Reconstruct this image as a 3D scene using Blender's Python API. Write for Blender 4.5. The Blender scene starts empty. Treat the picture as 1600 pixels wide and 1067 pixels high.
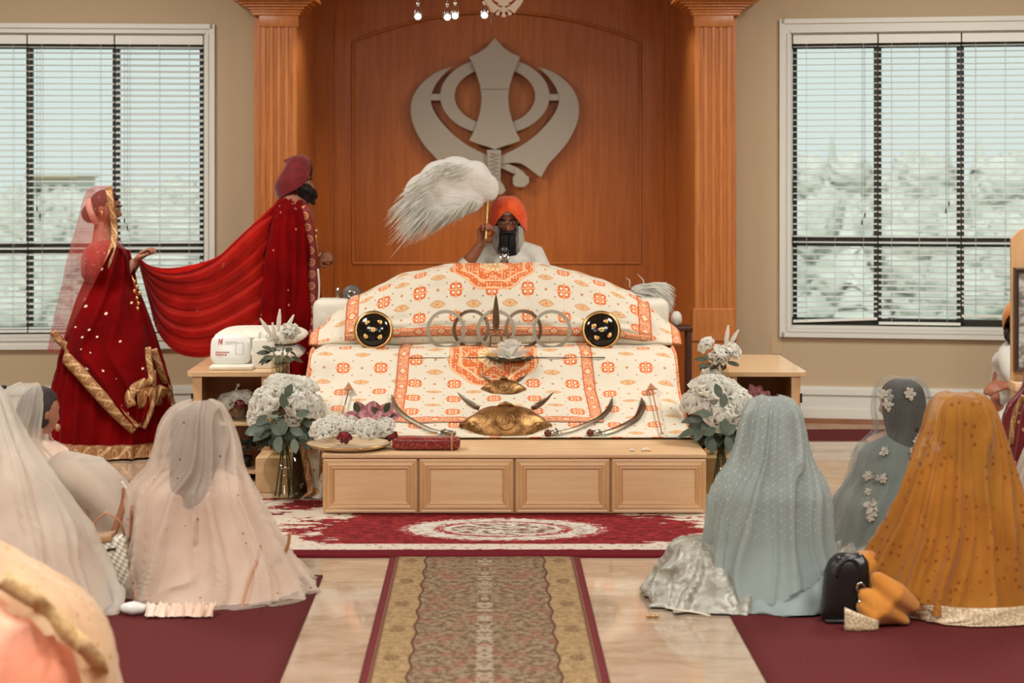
import bpy, bmesh, math, random
from mathutils import Vector, Matrix, noise
PI = math.pi
C = bpy.context.scene.collection
random.seed(7)
F, AX, AY, CH = 3000.0, 760.0, 271.0, 1.7     # focal length in pixels, principal point, camera height


def at(px, py, Y):
    """the point that stands Y metres in front of the camera and shows at this pixel"""
    return Vector(((px - AX) / F * Y, Y, CH - (py - AY) / F * Y))


def X(px, Y): return (px - AX) / F * Y
def Zp(py, Y): return CH - (py - AY) / F * Y


def lerp(a, b, t): return a + (b - a) * t
def sm(a, b, x):
    t = min(1, max(0, (x - a) / (b - a)))
    return t * t * (3 - 2 * t)
def gauss(x, s): return math.exp(-(x / s) ** 2)
def nz(x, y, z, s=1.0): return noise.noise(Vector((x * s, y * s, z * s)))


def spline(pts, n):
    """Catmull-Rom through tuples of any length, n samples"""
    m = len(pts)
    out = []
    for i in range(n):
        t = i / (n - 1) * (m - 1)
        k = min(int(t), m - 2)
        f = t - k
        p0, p1, p2, p3 = pts[max(k - 1, 0)], pts[k], pts[k + 1], pts[min(k + 2, m - 1)]
        out.append(tuple(0.5 * (2 * b + (c - a) * f + (2 * a - 5 * b + 4 * c - d) * f * f + (3 * b - a - 3 * c + d) * f ** 3)
                         for a, b, c, d in zip(p0, p1, p2, p3)))
    return out


class MB:
    """collects shapes; build() links them as ONE mesh object"""
    def __init__(s, xf=None):
        s.v, s.f, s.uv, s.xf = [], [], [], xf

    def add(s, vs, fs, uvs=None):
        b = len(s.v)
        if uvs is None:
            uvs = [(0, 0)] * len(vs)
        for p in vs:
            p = Vector(p)
            s.v.append(s.xf(p) if s.xf else p)
        s.uv += list(uvs)
        s.f += [tuple(b + i for i in f) for f in fs]
        return s

    def box(s, x0, x1, y0, y1, z0, z1, M=None):
        vs = [Vector((x, y, z)) for z in (z0, z1) for y in (y0, y1) for x in (x0, x1)]
        if M: vs = [M @ v for v in vs]
        return s.add(vs, [(0, 2, 3, 1), (4, 5, 7, 6), (0, 1, 5, 4), (2, 6, 7, 3), (0, 4, 6, 2), (1, 3, 7, 5)])

    def bbox(s, x0, x1, y0, y1, z0, z1, b=0.005, seg=2, M=None):
        bm = bmesh.new()
        bmesh.ops.create_cube(bm, size=1)
        for v in bm.verts:
            v.co = Vector((lerp(x0, x1, v.co.x + .5), lerp(y0, y1, v.co.y + .5), lerp(z0, z1, v.co.z + .5)))
        bmesh.ops.bevel(bm, geom=bm.edges[:], offset=b, segments=seg, affect='EDGES', profile=.5)
        bm.verts.index_update()
        vs = [v.co.copy() for v in bm.verts]
        if M: vs = [M @ v for v in vs]
        s.add(vs, [tuple(v.index for v in f.verts) for f in bm.faces])
        bm.free()
        return s

    def tube(s, pts, r, n=8, cap=True, flat=1.0, up=None):
        pts = [Vector(p) for p in pts]
        m = len(pts)
        rs = r if isinstance(r, (list, tuple)) else [r] * m
        vs, fs = [], []
        prev = None
        for i, p in enumerate(pts):
            d = (pts[min(i + 1, m - 1)] - pts[max(i - 1, 0)])
            if d.length < 1e-9: d = Vector((0, 0, 1))
            d.normalize()
            if prev is None:
                ref = Vector(up) if up else (Vector((0, 0, 1)) if abs(d.z) < .9 else Vector((1, 0, 0)))
            else:
                ref = prev
            a = (ref - d * ref.dot(d))
            if a.length < 1e-6: a = d.orthogonal()
            a.normalize()
            prev = a
            b = d.cross(a)
            for k in range(n):
                t = 2 * PI * k / n
                vs.append(p + a * (math.cos(t) * rs[i]) + b * (math.sin(t) * rs[i] * flat))
        for i in range(m - 1):
            for k in range(n):
                fs.append((i * n + k, i * n + (k + 1) % n, (i + 1) * n + (k + 1) % n, (i + 1) * n + k))
        if cap:
            fs.append(tuple(range(n - 1, -1, -1)))
            fs.append(tuple((m - 1) * n + k for k in range(n)))
        return s.add(vs, fs)

    def limb(s, pts, n=14):
        """pts: [(point, radius)]; tapered tube with round ends"""
        P = []
        (a, ra), (b, rb) = pts[0], pts[1]
        a, b = Vector(a), Vector(b)
        d = (a - b).normalized()
        for k in range(4):
            t = (k + .15) / 4 * PI / 2
            P.append((a + d * ra * math.cos(t), ra * math.sin(t)))
        P += [(Vector(p), r) for p, r in pts]
        (a, ra), (b, rb) = pts[-1], pts[-2]
        a, b = Vector(a), Vector(b)
        d = (a - b).normalized()
        for k in range(3, -1, -1):
            t = (k + .15) / 4 * PI / 2
            P.append((a + d * ra * math.cos(t), ra * math.sin(t)))
        return s.tube([p for p, r in P], [r for p, r in P], n)

    def ell(s, c, r, n=20, m=12, M=None, fn=None):
        c = Vector(c)
        vs, fs = [], []
        for i in range(m + 1):
            ph = PI * i / m
            for k in range(n):
                t = 2 * PI * k / n
                d = Vector((math.sin(ph) * math.cos(t), math.sin(ph) * math.sin(t), math.cos(ph)))
                p = Vector((d.x * r[0], d.y * r[1], d.z * r[2]))
                if fn: p = fn(p, d)
                if M: p = M @ p
                vs.append(c + p)
        for i in range(m):
            for k in range(n):
                fs.append((i * n + k, (i + 1) * n + k, (i + 1) * n + (k + 1) % n, i * n + (k + 1) % n))
        return s.add(vs, fs)

    def lathe(s, prof, c=(0, 0, 0), n=28, M=None, cap=False):
        c = Vector(c)
        vs, fs = [], []
        m = len(prof)
        for r, z in prof:
            for k in range(n):
                t = 2 * PI * k / n
                p = Vector((max(r, 1e-4) * math.cos(t), max(r, 1e-4) * math.sin(t), z))
                vs.append(c + (M @ p if M else p))
        for i in range(m - 1):
            for k in range(n):
                fs.append((i * n + k, i * n + (k + 1) % n, (i + 1) * n + (k + 1) % n, (i + 1) * n + k))
        if cap:
            fs.append(tuple(range(n - 1, -1, -1)))
            fs.append(tuple((m - 1) * n + k for k in range(n)))
        return s.add(vs, fs)

    def prism(s, outline, fn, d0, d1, holes=()):
        """outline: 2-D points; fn(u, v, d) -> point; between depths d0 and d1"""
        bm = bmesh.new()
        loops = [outline] + list(holes)
        es = []
        for L in loops:
            vv = [bm.verts.new((p[0], p[1], 0)) for p in L]
            for i in range(len(vv)):
                es.append(bm.edges.new((vv[i], vv[(i + 1) % len(vv)])))
        bmesh.ops.triangle_fill(bm, edges=es, use_beauty=True, use_dissolve=False)
        bm.verts.index_update()
        n = len(bm.verts)
        uv = [(v.co.x, v.co.y) for v in bm.verts]
        tris = [tuple(v.index for v in f.verts) for f in bm.faces]
        bnd = []
        b = 0
        for L in loops:
            bnd += [(b + i, b + (i + 1) % len(L)) for i in range(len(L))]
            b += len(L)
        bm.free()
        vs = [fn(u, v, d0) for u, v in uv] + [fn(u, v, d1) for u, v in uv]
        fs = tris + [tuple(n + i for i in reversed(t)) for t in tris] + [(i, j, n + j, n + i) for i, j in bnd]
        return s.add(vs, fs)

    def grid(s, fn, nu, nv, uvf=None, wrap=False, skip=None):
        vs, uvs, fs = [], [], []
        for j in range(nv + 1):
            for i in range(nu + (0 if wrap else 1)):
                u, v = i / nu, j / nv
                vs.append(fn(u, v))
                uvs.append(uvf(u, v) if uvf else (u, v))
        w = nu if wrap else nu + 1
        for j in range(nv):
            for i in range(nu):
                if skip and skip((i + .5) / nu, (j + .5) / nv): continue
                i2 = (i + 1) % w
                fs.append((j * w + i, j * w + i2, (j + 1) * w + i2, (j + 1) * w + i))
        return s.add(vs, fs, uvs)

    def build(s, name, mat, parent=None, smooth=True, solid=0.0, sub=0, ang=None, recalc=True):
        me = bpy.data.meshes.new(name)
        me.from_pydata([tuple(p) for p in s.v], [], s.f)
        if any(u != (0, 0) for u in s.uv):
            L = me.uv_layers.new(name='UVMap')
            for lp in me.loops:
                L.data[lp.index].uv = s.uv[lp.vertex_index]
        if recalc:
            bm = bmesh.new()
            bm.from_mesh(me)
            bmesh.ops.remove_doubles(bm, verts=bm.verts[:], dist=1e-6)
            bmesh.ops.recalc_face_normals(bm, faces=bm.faces[:])
            bm.to_mesh(me)
            bm.free()
        me.materials.append(mat)
        if smooth:
            me.polygons.foreach_set('use_smooth', [True] * len(me.polygons))
            if ang:
                me.set_sharp_from_angle(angle=math.radians(ang))
        o = bpy.data.objects.new(name, me)
        C.objects.link(o)
        if parent is not None:
            put(o, parent)
        if sub:
            m = o.modifiers.new('sub', 'SUBSURF'); m.levels = m.render_levels = sub
        if solid:
            m = o.modifiers.new('sol', 'SOLIDIFY'); m.thickness = solid; m.offset = 0
        return o


def put(o, parent):
    """parent o and keep the world coordinates its mesh was built in"""
    o.parent = parent
    if parent.parent is None:
        o.location = -parent.location


def tag(o, label=None, cat=None, group=None, kind=None):
    if label: o['label'] = label
    if cat: o['category'] = cat
    if group: o['group'] = group
    if kind: o['kind'] = kind
    return o


def thing(name, label, cat, loc, group=None):
    o = bpy.data.objects.new(name, None)
    C.objects.link(o)
    o.location = loc
    o.empty_display_size = .1
    return tag(o, label, cat, group)


def solo(mb, name, mat, label, cat, group=None, **k):
    """a thing that is one mesh; origin moved to the middle of its base"""
    o = mb.build(name, mat, **k)
    vs = [v.co for v in o.data.vertices]
    c = Vector(((min(v.x for v in vs) + max(v.x for v in vs)) / 2, (min(v.y for v in vs) + max(v.y for v in vs)) / 2, min(v.z for v in vs)))
    for v in o.data.vertices: v.co -= c
    o.location = c
    return tag(o, label, cat, group)


def struct(mb, name, mat, parent=None, **k):
    o = mb.build(name, mat, parent, **k)
    if parent is None: o['kind'] = 'structure'
    return o


def dup(root, loc, label=None, group=None):
    r = root.copy(); C.objects.link(r); r.location = loc
    if label: r['label'] = label
    if group: r['group'] = group
    for ch in list(root.children):
        c = ch.copy(); C.objects.link(c); c.parent = r
        for g in ch.children:
            d = g.copy(); C.objects.link(d); d.parent = c
    return r


# ---------------------------------------------------------------- node expressions
class E:
    def __init__(s, nt, k): s.nt, s.k = nt, k
    def _m(s, op, *a):
        n = s.nt.nodes.new('ShaderNodeMath'); n.operation = op
        for i, q in enumerate(a):
            if isinstance(q, E): s.nt.links.new(q.k, n.inputs[i])
            else: n.inputs[i].default_value = q
        return E(s.nt, n.outputs[0])
    def __add__(s, o): return s._m('ADD', s, o)
    __radd__ = __add__
    def __sub__(s, o): return s._m('SUBTRACT', s, o)
    def __rsub__(s, o): return s._m('SUBTRACT', o, s)
    def __mul__(s, o): return s._m('MULTIPLY', s, o)
    __rmul__ = __mul__
    def __truediv__(s, o): return s._m('DIVIDE', s, o)
    def __neg__(s): return s._m('MULTIPLY', s, -1.0)
    def abs(s): return s._m('ABSOLUTE', s)
    def sin(s): return s._m('SINE', s)
    def cos(s): return s._m('COSINE', s)
    def floor(s): return s._m('FLOOR', s)
    def frac(s): return s._m('FRACT', s)
    def sqrt(s): return s._m('SQRT', s)
    def pow(s, p): return s._m('POWER', s, p)
    def min(s, o): return s._m('MINIMUM', s, o)
    def max(s, o): return s._m('MAXIMUM', s, o)
    def lt(s, o): return s._m('LESS_THAN', s, o)
    def gt(s, o): return s._m('GREATER_THAN', s, o)
    def atan2(s, o): return s._m('ARCTAN2', s, o)
    def rng(s, a, b): return s.gt(a) * s.lt(b)
    def ss(s, a, b, c=0.0, d=1.0):
        n = s.nt.nodes.new('ShaderNodeMapRange'); n.interpolation_type = 'SMOOTHSTEP'
        s.nt.links.new(s.k, n.inputs[0])
        for i, q in zip((1, 2, 3, 4), (a, b, c, d)): n.inputs[i].default_value = q
        return E(s.nt, n.outputs[0])


def cell(x, p):
    """position inside a repeating cell, centred on 0"""
    return ((x / p + .5).frac() - .5) * p


def length(x, y): return (x * x + y * y).sqrt()


def srgb(r, g, b):
    f = lambda c: (c / 255 / 12.92 if c / 255 <= .04045 else ((c / 255 + .055) / 1.055) ** 2.4)
    return (f(r), f(g), f(b), 1)


class Mat:
    def __init__(s, name, col=(200, 200, 200), rough=.6, metal=0.0, spec=.5, **k):
        s.m = bpy.data.materials.new(name); s.m.use_nodes = True
        s.nt = s.m.node_tree
        s.b = s.nt.nodes['Principled BSDF']; s.out = s.nt.nodes['Material Output']
        s.set('Base Color', srgb(*col)); s.set('Roughness', rough); s.set('Metallic', metal); s.set('Specular IOR Level', spec)
        for q, w in k.items(): s.set(q.replace('_', ' '), w)
        s._t = None
    def new(s, t): return s.nt.nodes.new(t)
    def set(s, name, v):
        if isinstance(v, E): s.nt.links.new(v.k, s.b.inputs[name])
        elif isinstance(v, bpy.types.NodeSocket): s.nt.links.new(v, s.b.inputs[name])
        else: s.b.inputs[name].default_value = v
    def co(s, kind='Object'):
        if s._t is None: s._t = s.new('ShaderNodeTexCoord')
        return s._t.outputs[kind]
    def xyz(s, kind='Object'):
        n = s.new('ShaderNodeSeparateXYZ'); s.nt.links.new(s.co(kind), n.inputs[0])
        return [E(s.nt, o) for o in n.outputs]
    def scaled(s, sc, kind='Object'):
        n = s.new('ShaderNodeMapping'); s.nt.links.new(s.co(kind), n.inputs[0]); n.inputs[3].default_value = sc
        return n.outputs[0]
    def noise(s, scale=5, detail=3, sc=None, rough=.5, kind='Object', dist=0.0):
        n = s.new('ShaderNodeTexNoise'); s.nt.links.new(s.scaled(sc, kind) if sc else s.co(kind), n.inputs['Vector'])
        n.inputs['Scale'].default_value = scale; n.inputs['Detail'].default_value = detail; n.inputs['Roughness'].default_value = rough
        n.inputs['Distortion'].default_value = dist
        return E(s.nt, n.outputs[0])
    def voro(s, scale=5, sc=None, kind='Object', rand=1.0):
        n = s.new('ShaderNodeTexVoronoi'); s.nt.links.new(s.scaled(sc, kind) if sc else s.co(kind), n.inputs['Vector'])
        n.inputs['Scale'].default_value = scale; n.inputs['Randomness'].default_value = rand
        return E(s.nt, n.outputs['Distance'])
    def mix(s, f, a, b):
        n = s.new('ShaderNodeMix'); n.data_type = 'RGBA'
        if isinstance(f, E): s.nt.links.new(f.k, n.inputs[0])
        else: n.inputs[0].default_value = f
        for q, i in ((a, 6), (b, 7)):
            if isinstance(q, bpy.types.NodeSocket): s.nt.links.new(q, n.inputs[i])
            else: n.inputs[i].default_value = srgb(*q)
        return n.outputs[2]
    def bump(s, h, strength=.3, dist=.01):
        n = s.new('ShaderNodeBump'); n.inputs['Strength'].default_value = strength; n.inputs['Distance'].default_value = dist
        s.nt.links.new(h.k, n.inputs['Height']); s.nt.links.new(n.outputs[0], s.b.inputs['Normal'])
    def sheer(s, opacity, translucent=.5, col=None):
        """thin woven cloth: partly see-through, the rest part reflecting, part letting light through"""
        tr = s.new('ShaderNodeBsdfTransparent'); tl = s.new('ShaderNodeBsdfTranslucent')
        l = s.b.inputs['Base Color'].links
        if l: s.nt.links.new(l[0].from_socket, tl.inputs[0])
        else: tl.inputs[0].default_value = s.b.inputs['Base Color'].default_value
        m1 = s.new('ShaderNodeMixShader'); m1.inputs[0].default_value = translucent
        s.nt.links.new(s.b.outputs[0], m1.inputs[1]); s.nt.links.new(tl.outputs[0], m1.inputs[2])
        m2 = s.new('ShaderNodeMixShader')
        if isinstance(opacity, E): s.nt.links.new(opacity.k, m2.inputs[0])
        else: m2.inputs[0].default_value = opacity
        s.nt.links.new(tr.outputs[0], m2.inputs[1]); s.nt.links.new(m1.outputs[0], m2.inputs[2])
        s.nt.links.new(m2.outputs[0], s.out.inputs[0])
        return s


def simple(name, col, rough=.6, metal=0.0, spec=.5, **k): return Mat(name, col, rough, metal, spec, **k).m
# ---------------------------------------------------------------- materials
def wood(name, c1, c2, sc=(14, 14, .9), rough=.38, bump=.05, scale=3.0):
    m = Mat(name, c1, rough)
    g = m.noise(scale, 6, sc, .62, dist=.4)
    f = m.noise(scale * 5, 3, sc, .6)
    m.set('Base Color', m.mix((g * .75 + f * .25).ss(.32, .68), c1, c2))
    m.bump(f, bump, .004)
    return m.m


M = {}
M['wall'] = None
_w = Mat('wall_paint', (184, 163, 132), .8)
_w.bump(_w.noise(90, 3), .06, .004)
M['wall'] = _w.m
M['ceil'] = simple('ceiling_paint', (225, 220, 210), .9)
M['white'] = simple('white_gloss_paint', (214, 214, 204), .45)
_b = Mat('white_blind_slat', (246, 248, 246), .5); _b.sheer(1.0, .55); M['blind'] = _b.m
M['rail'] = simple('white_blind_rail', (226, 226, 218), .5)
M['sash'] = simple('dark_window_sash', (64, 62, 55), .5)
M['beige'] = simple('beige_plastic', (190, 165, 130), .5)
M['oak'] = wood('orange_oak', (198, 126, 64), (174, 102, 46))
M['oak_dark'] = wood('orange_oak_panel', (190, 110, 40), (168, 90, 28), sc=(9, 9, .5))
M['maple'] = wood('pale_maple', (222, 188, 146), (212, 174, 132), sc=(.8, 10, 12), rough=.35)
M['maple_v'] = wood('pale_maple_upright', (212, 172, 126), (198, 154, 106), sc=(12, 12, .8), rough=.35)
M['maple_top'] = wood('pale_maple_top', (220, 186, 144), (206, 168, 124), sc=(1, 9, 12), rough=.22)
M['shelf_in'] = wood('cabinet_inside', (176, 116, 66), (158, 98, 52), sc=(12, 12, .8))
M['khanda'] = simple('grey_painted_emblem', (172, 168, 154), .45)
M['steel'] = simple('polished_steel', (142, 134, 116), .42, 1.0)
M['steel_dark'] = simple('old_steel', (132, 112, 92), .32, 1.0)
M['chrome'] = simple('chrome', (200, 202, 200), .08, 1.0)
M['black'] = simple('black_lacquer', (16, 13, 11), .12)
M['black_matte'] = simple('black_matte', (22, 20, 18), .6)
M['brass'] = simple('brass', (205, 165, 105), .28, 1.0)
_g = Mat('old_gold', (158, 118, 70), .36, .8)
_g.bump(_g.noise(45, 4, None, .65), .7, .006)
_g.set('Base Color', _g.mix(_g.noise(16, 4).ss(.4, .62), (168, 126, 76), (120, 84, 46)))
M['gold'] = _g.m
M['copper'] = simple('copper_ribbon', (176, 122, 88), .5, .2)
M['water'] = None


def clear_glass(name, tint=(245, 250, 248), rough=.02, mixv=.86, refl=.1):
    m = Mat(name, tint)
    t = m.new('ShaderNodeBsdfTransparent'); t.inputs[0].default_value = srgb(*tint)
    g = m.new('ShaderNodeBsdfGlossy'); g.inputs['Roughness'].default_value = rough
    lw = m.new('ShaderNodeLayerWeight'); lw.inputs[0].default_value = .3
    fr = (E(m.nt, lw.outputs['Facing']).pow(2.6) * .6 + .045).k
    x = m.new('ShaderNodeMixShader')
    m.nt.links.new(fr, x.inputs[0]); m.nt.links.new(t.outputs[0], x.inputs[1]); m.nt.links.new(g.outputs[0], x.inputs[2])
    m.nt.links.new(x.outputs[0], m.out.inputs[0])
    return m.m


M['glass'] = clear_glass('window_glass')
M['vase'] = clear_glass('clear_vase_glass', (238, 238, 228))
M['bulb'] = Mat('lamp_light', (255, 255, 255)); M['bulb'].set('Emission Color', srgb(235, 250, 250)); M['bulb'].set('Emission Strength', 9.0); M['bulb'] = M['bulb'].m

# floor: large polished stone tiles
_f = Mat('polished_stone_tile', (200, 180, 150), .09, spec=.85)
x, y, z = _f.xyz()
xr, yr = (x + y) * .7071, (x - y) * .7071
jo = cell(xr, .61).abs().max(cell(yr, .61).abs()).gt(.3025)
vein = _f.noise(1.6, 5, (1, 3.2, 1), .62, dist=1.2)
spot = _f.noise(9, 4, None, .6)
c = _f.mix(vein.ss(.35, .66), (188, 166, 142), (166, 142, 116))
c = _f.mix(spot.ss(.5, .75) * .5, c, (198, 184, 164))
_f.set('Base Color', _f.mix(jo * .55, c, (150, 130, 105)))
_f.set('Roughness', spot.ss(.3, .8, .05, .13))
M['tile'] = _f.m

_c = Mat('burgundy_carpet', (110, 50, 48), .95, spec=.1)
nn = _c.noise(160, 2)
_c.set('Base Color', _c.mix(nn.ss(.35, .7), (84, 33, 34), (104, 46, 45)))
_c.bump(nn, .5, .01)
M['burgundy'] = _c.m

# ornate rug: red ground, cream medallion ellipse and frayed cream bands
_r = Mat('red_ornate_rug', (150, 40, 40), .95, spec=.1)
x, y, z = _r.xyz('UV')        # metres from the middle of the medallion
n1 = _r.noise(30, 5, (.5, 1, 1), .68, 'UV')
n2 = _r.noise(55, 3, (.6, 1, 1), .6, 'UV')
n3 = _r.noise(9, 4, (.6, 1.2, 1), .65, 'UV')
r = length(x / .5, y / .3) + (n1 - .5) * .22
inner = r.lt(.99)
ring1 = r.rng(.56, .66).max(r.rng(.9, .99))
core = r.lt(.5)
ax = x.abs()
far = (length(x / 1.0, y / .62) + (n3 - .5) * 1.1 + (n1 - .5) * .6)
cream2 = far.rng(.98, 1.35).max(far.rng(1.6, 1.78))
edge = (y + .535).lt(.17 + 0.0) * ((y + (n1 - .5) * .16 + .46).gt(-.04))
pile = (n2 - .5) * 1.0
base = _r.mix((n1 + pile * .5).ss(.42, .56), (142, 44, 44), (104, 28, 32))
c = _r.mix((cream2 * (n2.gt(.36))), base, (200, 186, 168))
c = _r.mix(edge * n2.gt(.4), c, (198, 186, 170))
c = _r.mix(inner, c, (196, 190, 178))
c = _r.mix(inner * n1.gt(.54) * n2.gt(.42), c, (150, 118, 100))
c = _r.mix(ring1 * n2.gt(.44), c, (146, 52, 52))
c = _r.mix(core * n1.gt(.5), c, (120, 84, 70))
c = _r.mix(n2.lt(.3) * .7, c, (78, 40, 34))
c = _r.mix((y + .535).lt(.035), c, (96, 22, 30))
_r.set('Base Color', c)
_r.bump(n2, .4, .01)
M['rug'] = _r.m

# runner: burgundy edge, tan borders, mottled middle mirrored about its centre line
_r = Mat('runner_carpet', (150, 120, 90), .95, spec=.1)
x, y, z = _r.xyz('UV')
ax = x.abs()
cv = _r.new('ShaderNodeCombineXYZ')
_r.nt.links.new(ax.k, cv.inputs[0]); _r.nt.links.new(y.k, cv.inputs[1])
def nsc(m, vec, sc, det=4):
    n = m.new('ShaderNodeTexNoise'); m.nt.links.new(vec, n.inputs['Vector']); n.inputs['Scale'].default_value = sc; n.inputs['Detail'].default_value = det
    n.inputs['Roughness'].default_value = .65
    return E(m.nt, n.outputs[0])
mp = _r.new('ShaderNodeMapping'); mp.inputs[3].default_value = (1, .8, 1); _r.nt.links.new(cv.outputs[0], mp.inputs[0])
m1, m2 = nsc(_r, mp.outputs[0], 34), nsc(_r, mp.outputs[0], 90, 3)
m3 = nsc(_r, mp.outputs[0], 9)
c = _r.mix(m1.ss(.4, .6), (104, 80, 60), (142, 126, 100))
c = _r.mix(m3.ss(.48, .62) * .55, c, (142, 92, 76))
c = _r.mix(m2.gt(.6) * .8, c, (74, 52, 42))
c = _r.mix(ax.lt(.03) * m1.gt(.5) * .35, c, (186, 178, 158))
wob = (y * 26).sin() * .006
bor = (ax + wob).gt(.255)
cb = _r.mix(m1.ss(.35, .65), (162, 136, 98), (134, 108, 76))
mot = length(cell(y, .42) / 1.6, ax - .325)
cb = _r.mix(mot.lt(.03) * m2.gt(.47) * .7, cb, (96, 68, 50))
c = _r.mix(bor, c, cb)
c = _r.mix((ax + wob).rng(.252, .262), c, (92, 66, 50))
c = _r.mix(ax.gt(.375), c, (126, 96, 70))
c = _r.mix(ax.rng(.381, .386), c, (92, 54, 48))
c = _r.mix(ax.gt(.39), c, (104, 44, 46))
c = _r.mix(m2.ss(.3, .5, .35, 0), c, (70, 45, 38))
_r.set('Base Color', c)
_r.bump(m2, .4, .01)
M['runner'] = _r.m


# cream brocade with orange medallions; UV in metres
def brocade(name, P=.21, Q=.15, off=(0, 0), med=None, rect=None, bw=.05, cream=(220, 211, 190), noise_b=.25):
    m = Mat(name, cream, .7, spec=.25)
    x, y, z = m.xyz('UV')
    n1 = m.noise(45, 3, None, .6, 'UV')
    n2 = m.noise(160, 2, None, .6, 'UV')
    base = m.mix(m.noise(260, 2, None, .5, 'UV').ss(.52, .75, 0, .5), cream, (196, 176, 150))
    OR, TN = (216, 112, 58), (202, 150, 100)
    # four-lobed cross motif
    cx, cy = cell(x - off[0], P), cell(y - off[1], Q * 2)
    ax, ay = cx.abs(), cy.abs()
    lob = length(ax - .0155, ay - .0155)
    disc = lob.lt(.0205)
    spike = (ax * .33 + ay).lt(.0185).max((ax + ay * .33).lt(.0185))
    mot = disc.max(spike)
    line = ax.min(ay).lt(.0028)
    hole = lob.lt(.0072)
    c = m.mix(mot, base, OR)
    c = m.mix(mot * line, c, (232, 188, 142))
    c = m.mix(hole, c, (240, 228, 206))
    # leaf motif between
    dx, dy = cell(x - off[0] - P / 2, P), cell(y - off[1] - Q, Q * 2)
    lw = (1 - (dx / .047) * (dx / .047)) * .019
    leaf = dy.abs().lt(lw)
    li = dy.abs().lt(lw - .0045)
    c = m.mix(leaf, c, TN)
    c = m.mix(li * n2.gt(.5), c, (230, 196, 150))
    c = m.mix(length(dx, dy).lt(.006), c, (214, 130, 66))
    # little rings and dots
    ex, ey = cell(x - off[0] - P / 2, P), cell(y - off[1], Q * 2)
    rr = length(ex, ey)
    c = m.mix(rr.lt(.0085), c, TN)
    c = m.mix(rr.lt(.003), c, (150, 80, 40))
    gx, gy = cell(x - off[0] - P / 4, P / 2), cell(y - off[1] - Q / 2, Q)
    c = m.mix(length(gx, gy).lt(.0042), c, (150, 96, 58))
    if med:
        mu, mv, ru, rv = med
        px, py = (x - mu) / ru, (y - mv) / rv
        th = py.atan2(px)
        r = length(px, py) * (1 + (th * 8).cos() * .035)
        ins = r.lt(1)
        dots = m.voro(58, None, 'UV', .35)
        cc = m.mix(dots.lt(.28), OR, (240, 214, 180))
        swirl = ((r * 9 + (th * 8).cos() * .9).sin().abs()).lt(.3)
        cc = m.mix(swirl, cc, (236, 178, 128))
        cc = m.mix(r.lt(.3), cc, (214, 164, 108))
        cc = m.mix(r.rng(.3, .35).max(r.rng(.72, .77)).max(r.rng(.95, .985)), cc, (240, 196, 152))
        cc = m.mix(r.rng(.13, .3) * ((th * 14).sin().gt(.2)), cc, (240, 220, 180))
        cc = m.mix(r.gt(.985), cc, (226, 130, 76))
        c = m.mix(ins, c, cc)
    if rect:
        u0, u1, v0, v1 = rect
        du, dv = (x - u0).min(u1 - x), (y - v0).min(v1 - y)
        d = du.min(dv)
        band = d.rng(0, bw)
        t = d / bw
        along_u = du.lt(dv)
        s = along_u * y + (1 - along_u) * x
        q = length(cell(s, .13), (t - .5) * bw)
        bcol = m.mix(n1.ss(.4, .6), (222, 152, 108), (206, 112, 66))
        bcol = m.mix(n2.gt(.56), bcol, (236, 206, 170))
        bcol = m.mix(q.lt(bw * .36), bcol, (204, 92, 44))
        bcol = m.mix(q.lt(bw * .27), bcol, (238, 214, 180))
        qa = (cell(s, .13) / q.max(.001)).abs()
        bcol = m.mix(q.lt(bw * .27) * qa.rng(.35, .75), bcol, (222, 140, 90))
        bcol = m.mix(t.lt(.09).max(t.gt(.91)), bcol, (200, 84, 36))
        c = m.mix(band, c, bcol)
    m.set('Base Color', c)
    m.bump(m.noise(9, 3, None, .5, 'UV') + n2 * .04, noise_b, .02)
    return m.m


def band_mat(name):
    """gold and orange woven ribbon; UV = (metres along, 0..1 across)"""
    m = Mat(name, (190, 140, 90), .45, .15)
    x, y, z = m.xyz('UV')
    q = length(cell(x, .07), (y - .5) * .05)
    n2 = m.voro(90, None, 'UV')
    c = m.mix(n2.ss(.2, .6), (190, 140, 88), (142, 92, 50))
    c = m.mix(q.rng(.011, .016), c, (206, 164, 112))
    c = m.mix(((x * 60 + y * 6).sin()).gt(.8), c, (206, 170, 120))
    c = m.mix((y - .5).abs().gt(.42), c, (136, 82, 46))
    m.set('Base Color', c)
    m.bump(n2, .4, .004)
    return m.m


M['goldband'] = band_mat('gold_brocade_ribbon')
M['orangeband'] = brocade('orange_brocade_trim', rect=(-9, 9, -.001, .051), bw=.06)


def cloth(name, c1, c2=None, rough=.75, opacity=None, tl=.35, dots=None, scale=6, sheen=.3, wr=.25, wscale=None):
    """woven cloth; dots = (scale, radius, colour) scattered embroidery"""
    m = Mat(name, c1, rough, spec=min(.25, sheen * .9))
    m.set('Sheen Weight', sheen)
    n = m.noise(scale, 3)
    c = m.mix(n.ss(.35, .65), c1, c2 or c1)
    if dots:
        v = m.voro(dots[0], (1, 1, 0) if len(dots) > 4 else None, dots[4] if len(dots) > 4 else 'Object', dots[3] if len(dots) > 3 else .6)
        c = m.mix(v.lt(dots[1]), c, dots[2])
    m.set('Base Color', c)
    if wr: m.bump(m.noise(14, 4, wscale or (1, 1, .5), .55, dist=.6), wr, .03)
    if opacity is not None: m.sheer(opacity, tl)
    return m.m


def skin(name, c1, c2):
    m = Mat(name, c1, .5, spec=.4)
    n = m.noise(25, 3)
    m.set('Base Color', m.mix(n.ss(.3, .7), c1, c2))
    m.set('Subsurface Weight', .08); m.set('Subsurface Radius', (.01, .004, .002)); m.set('Subsurface Scale', .5)
    return m.m


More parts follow.
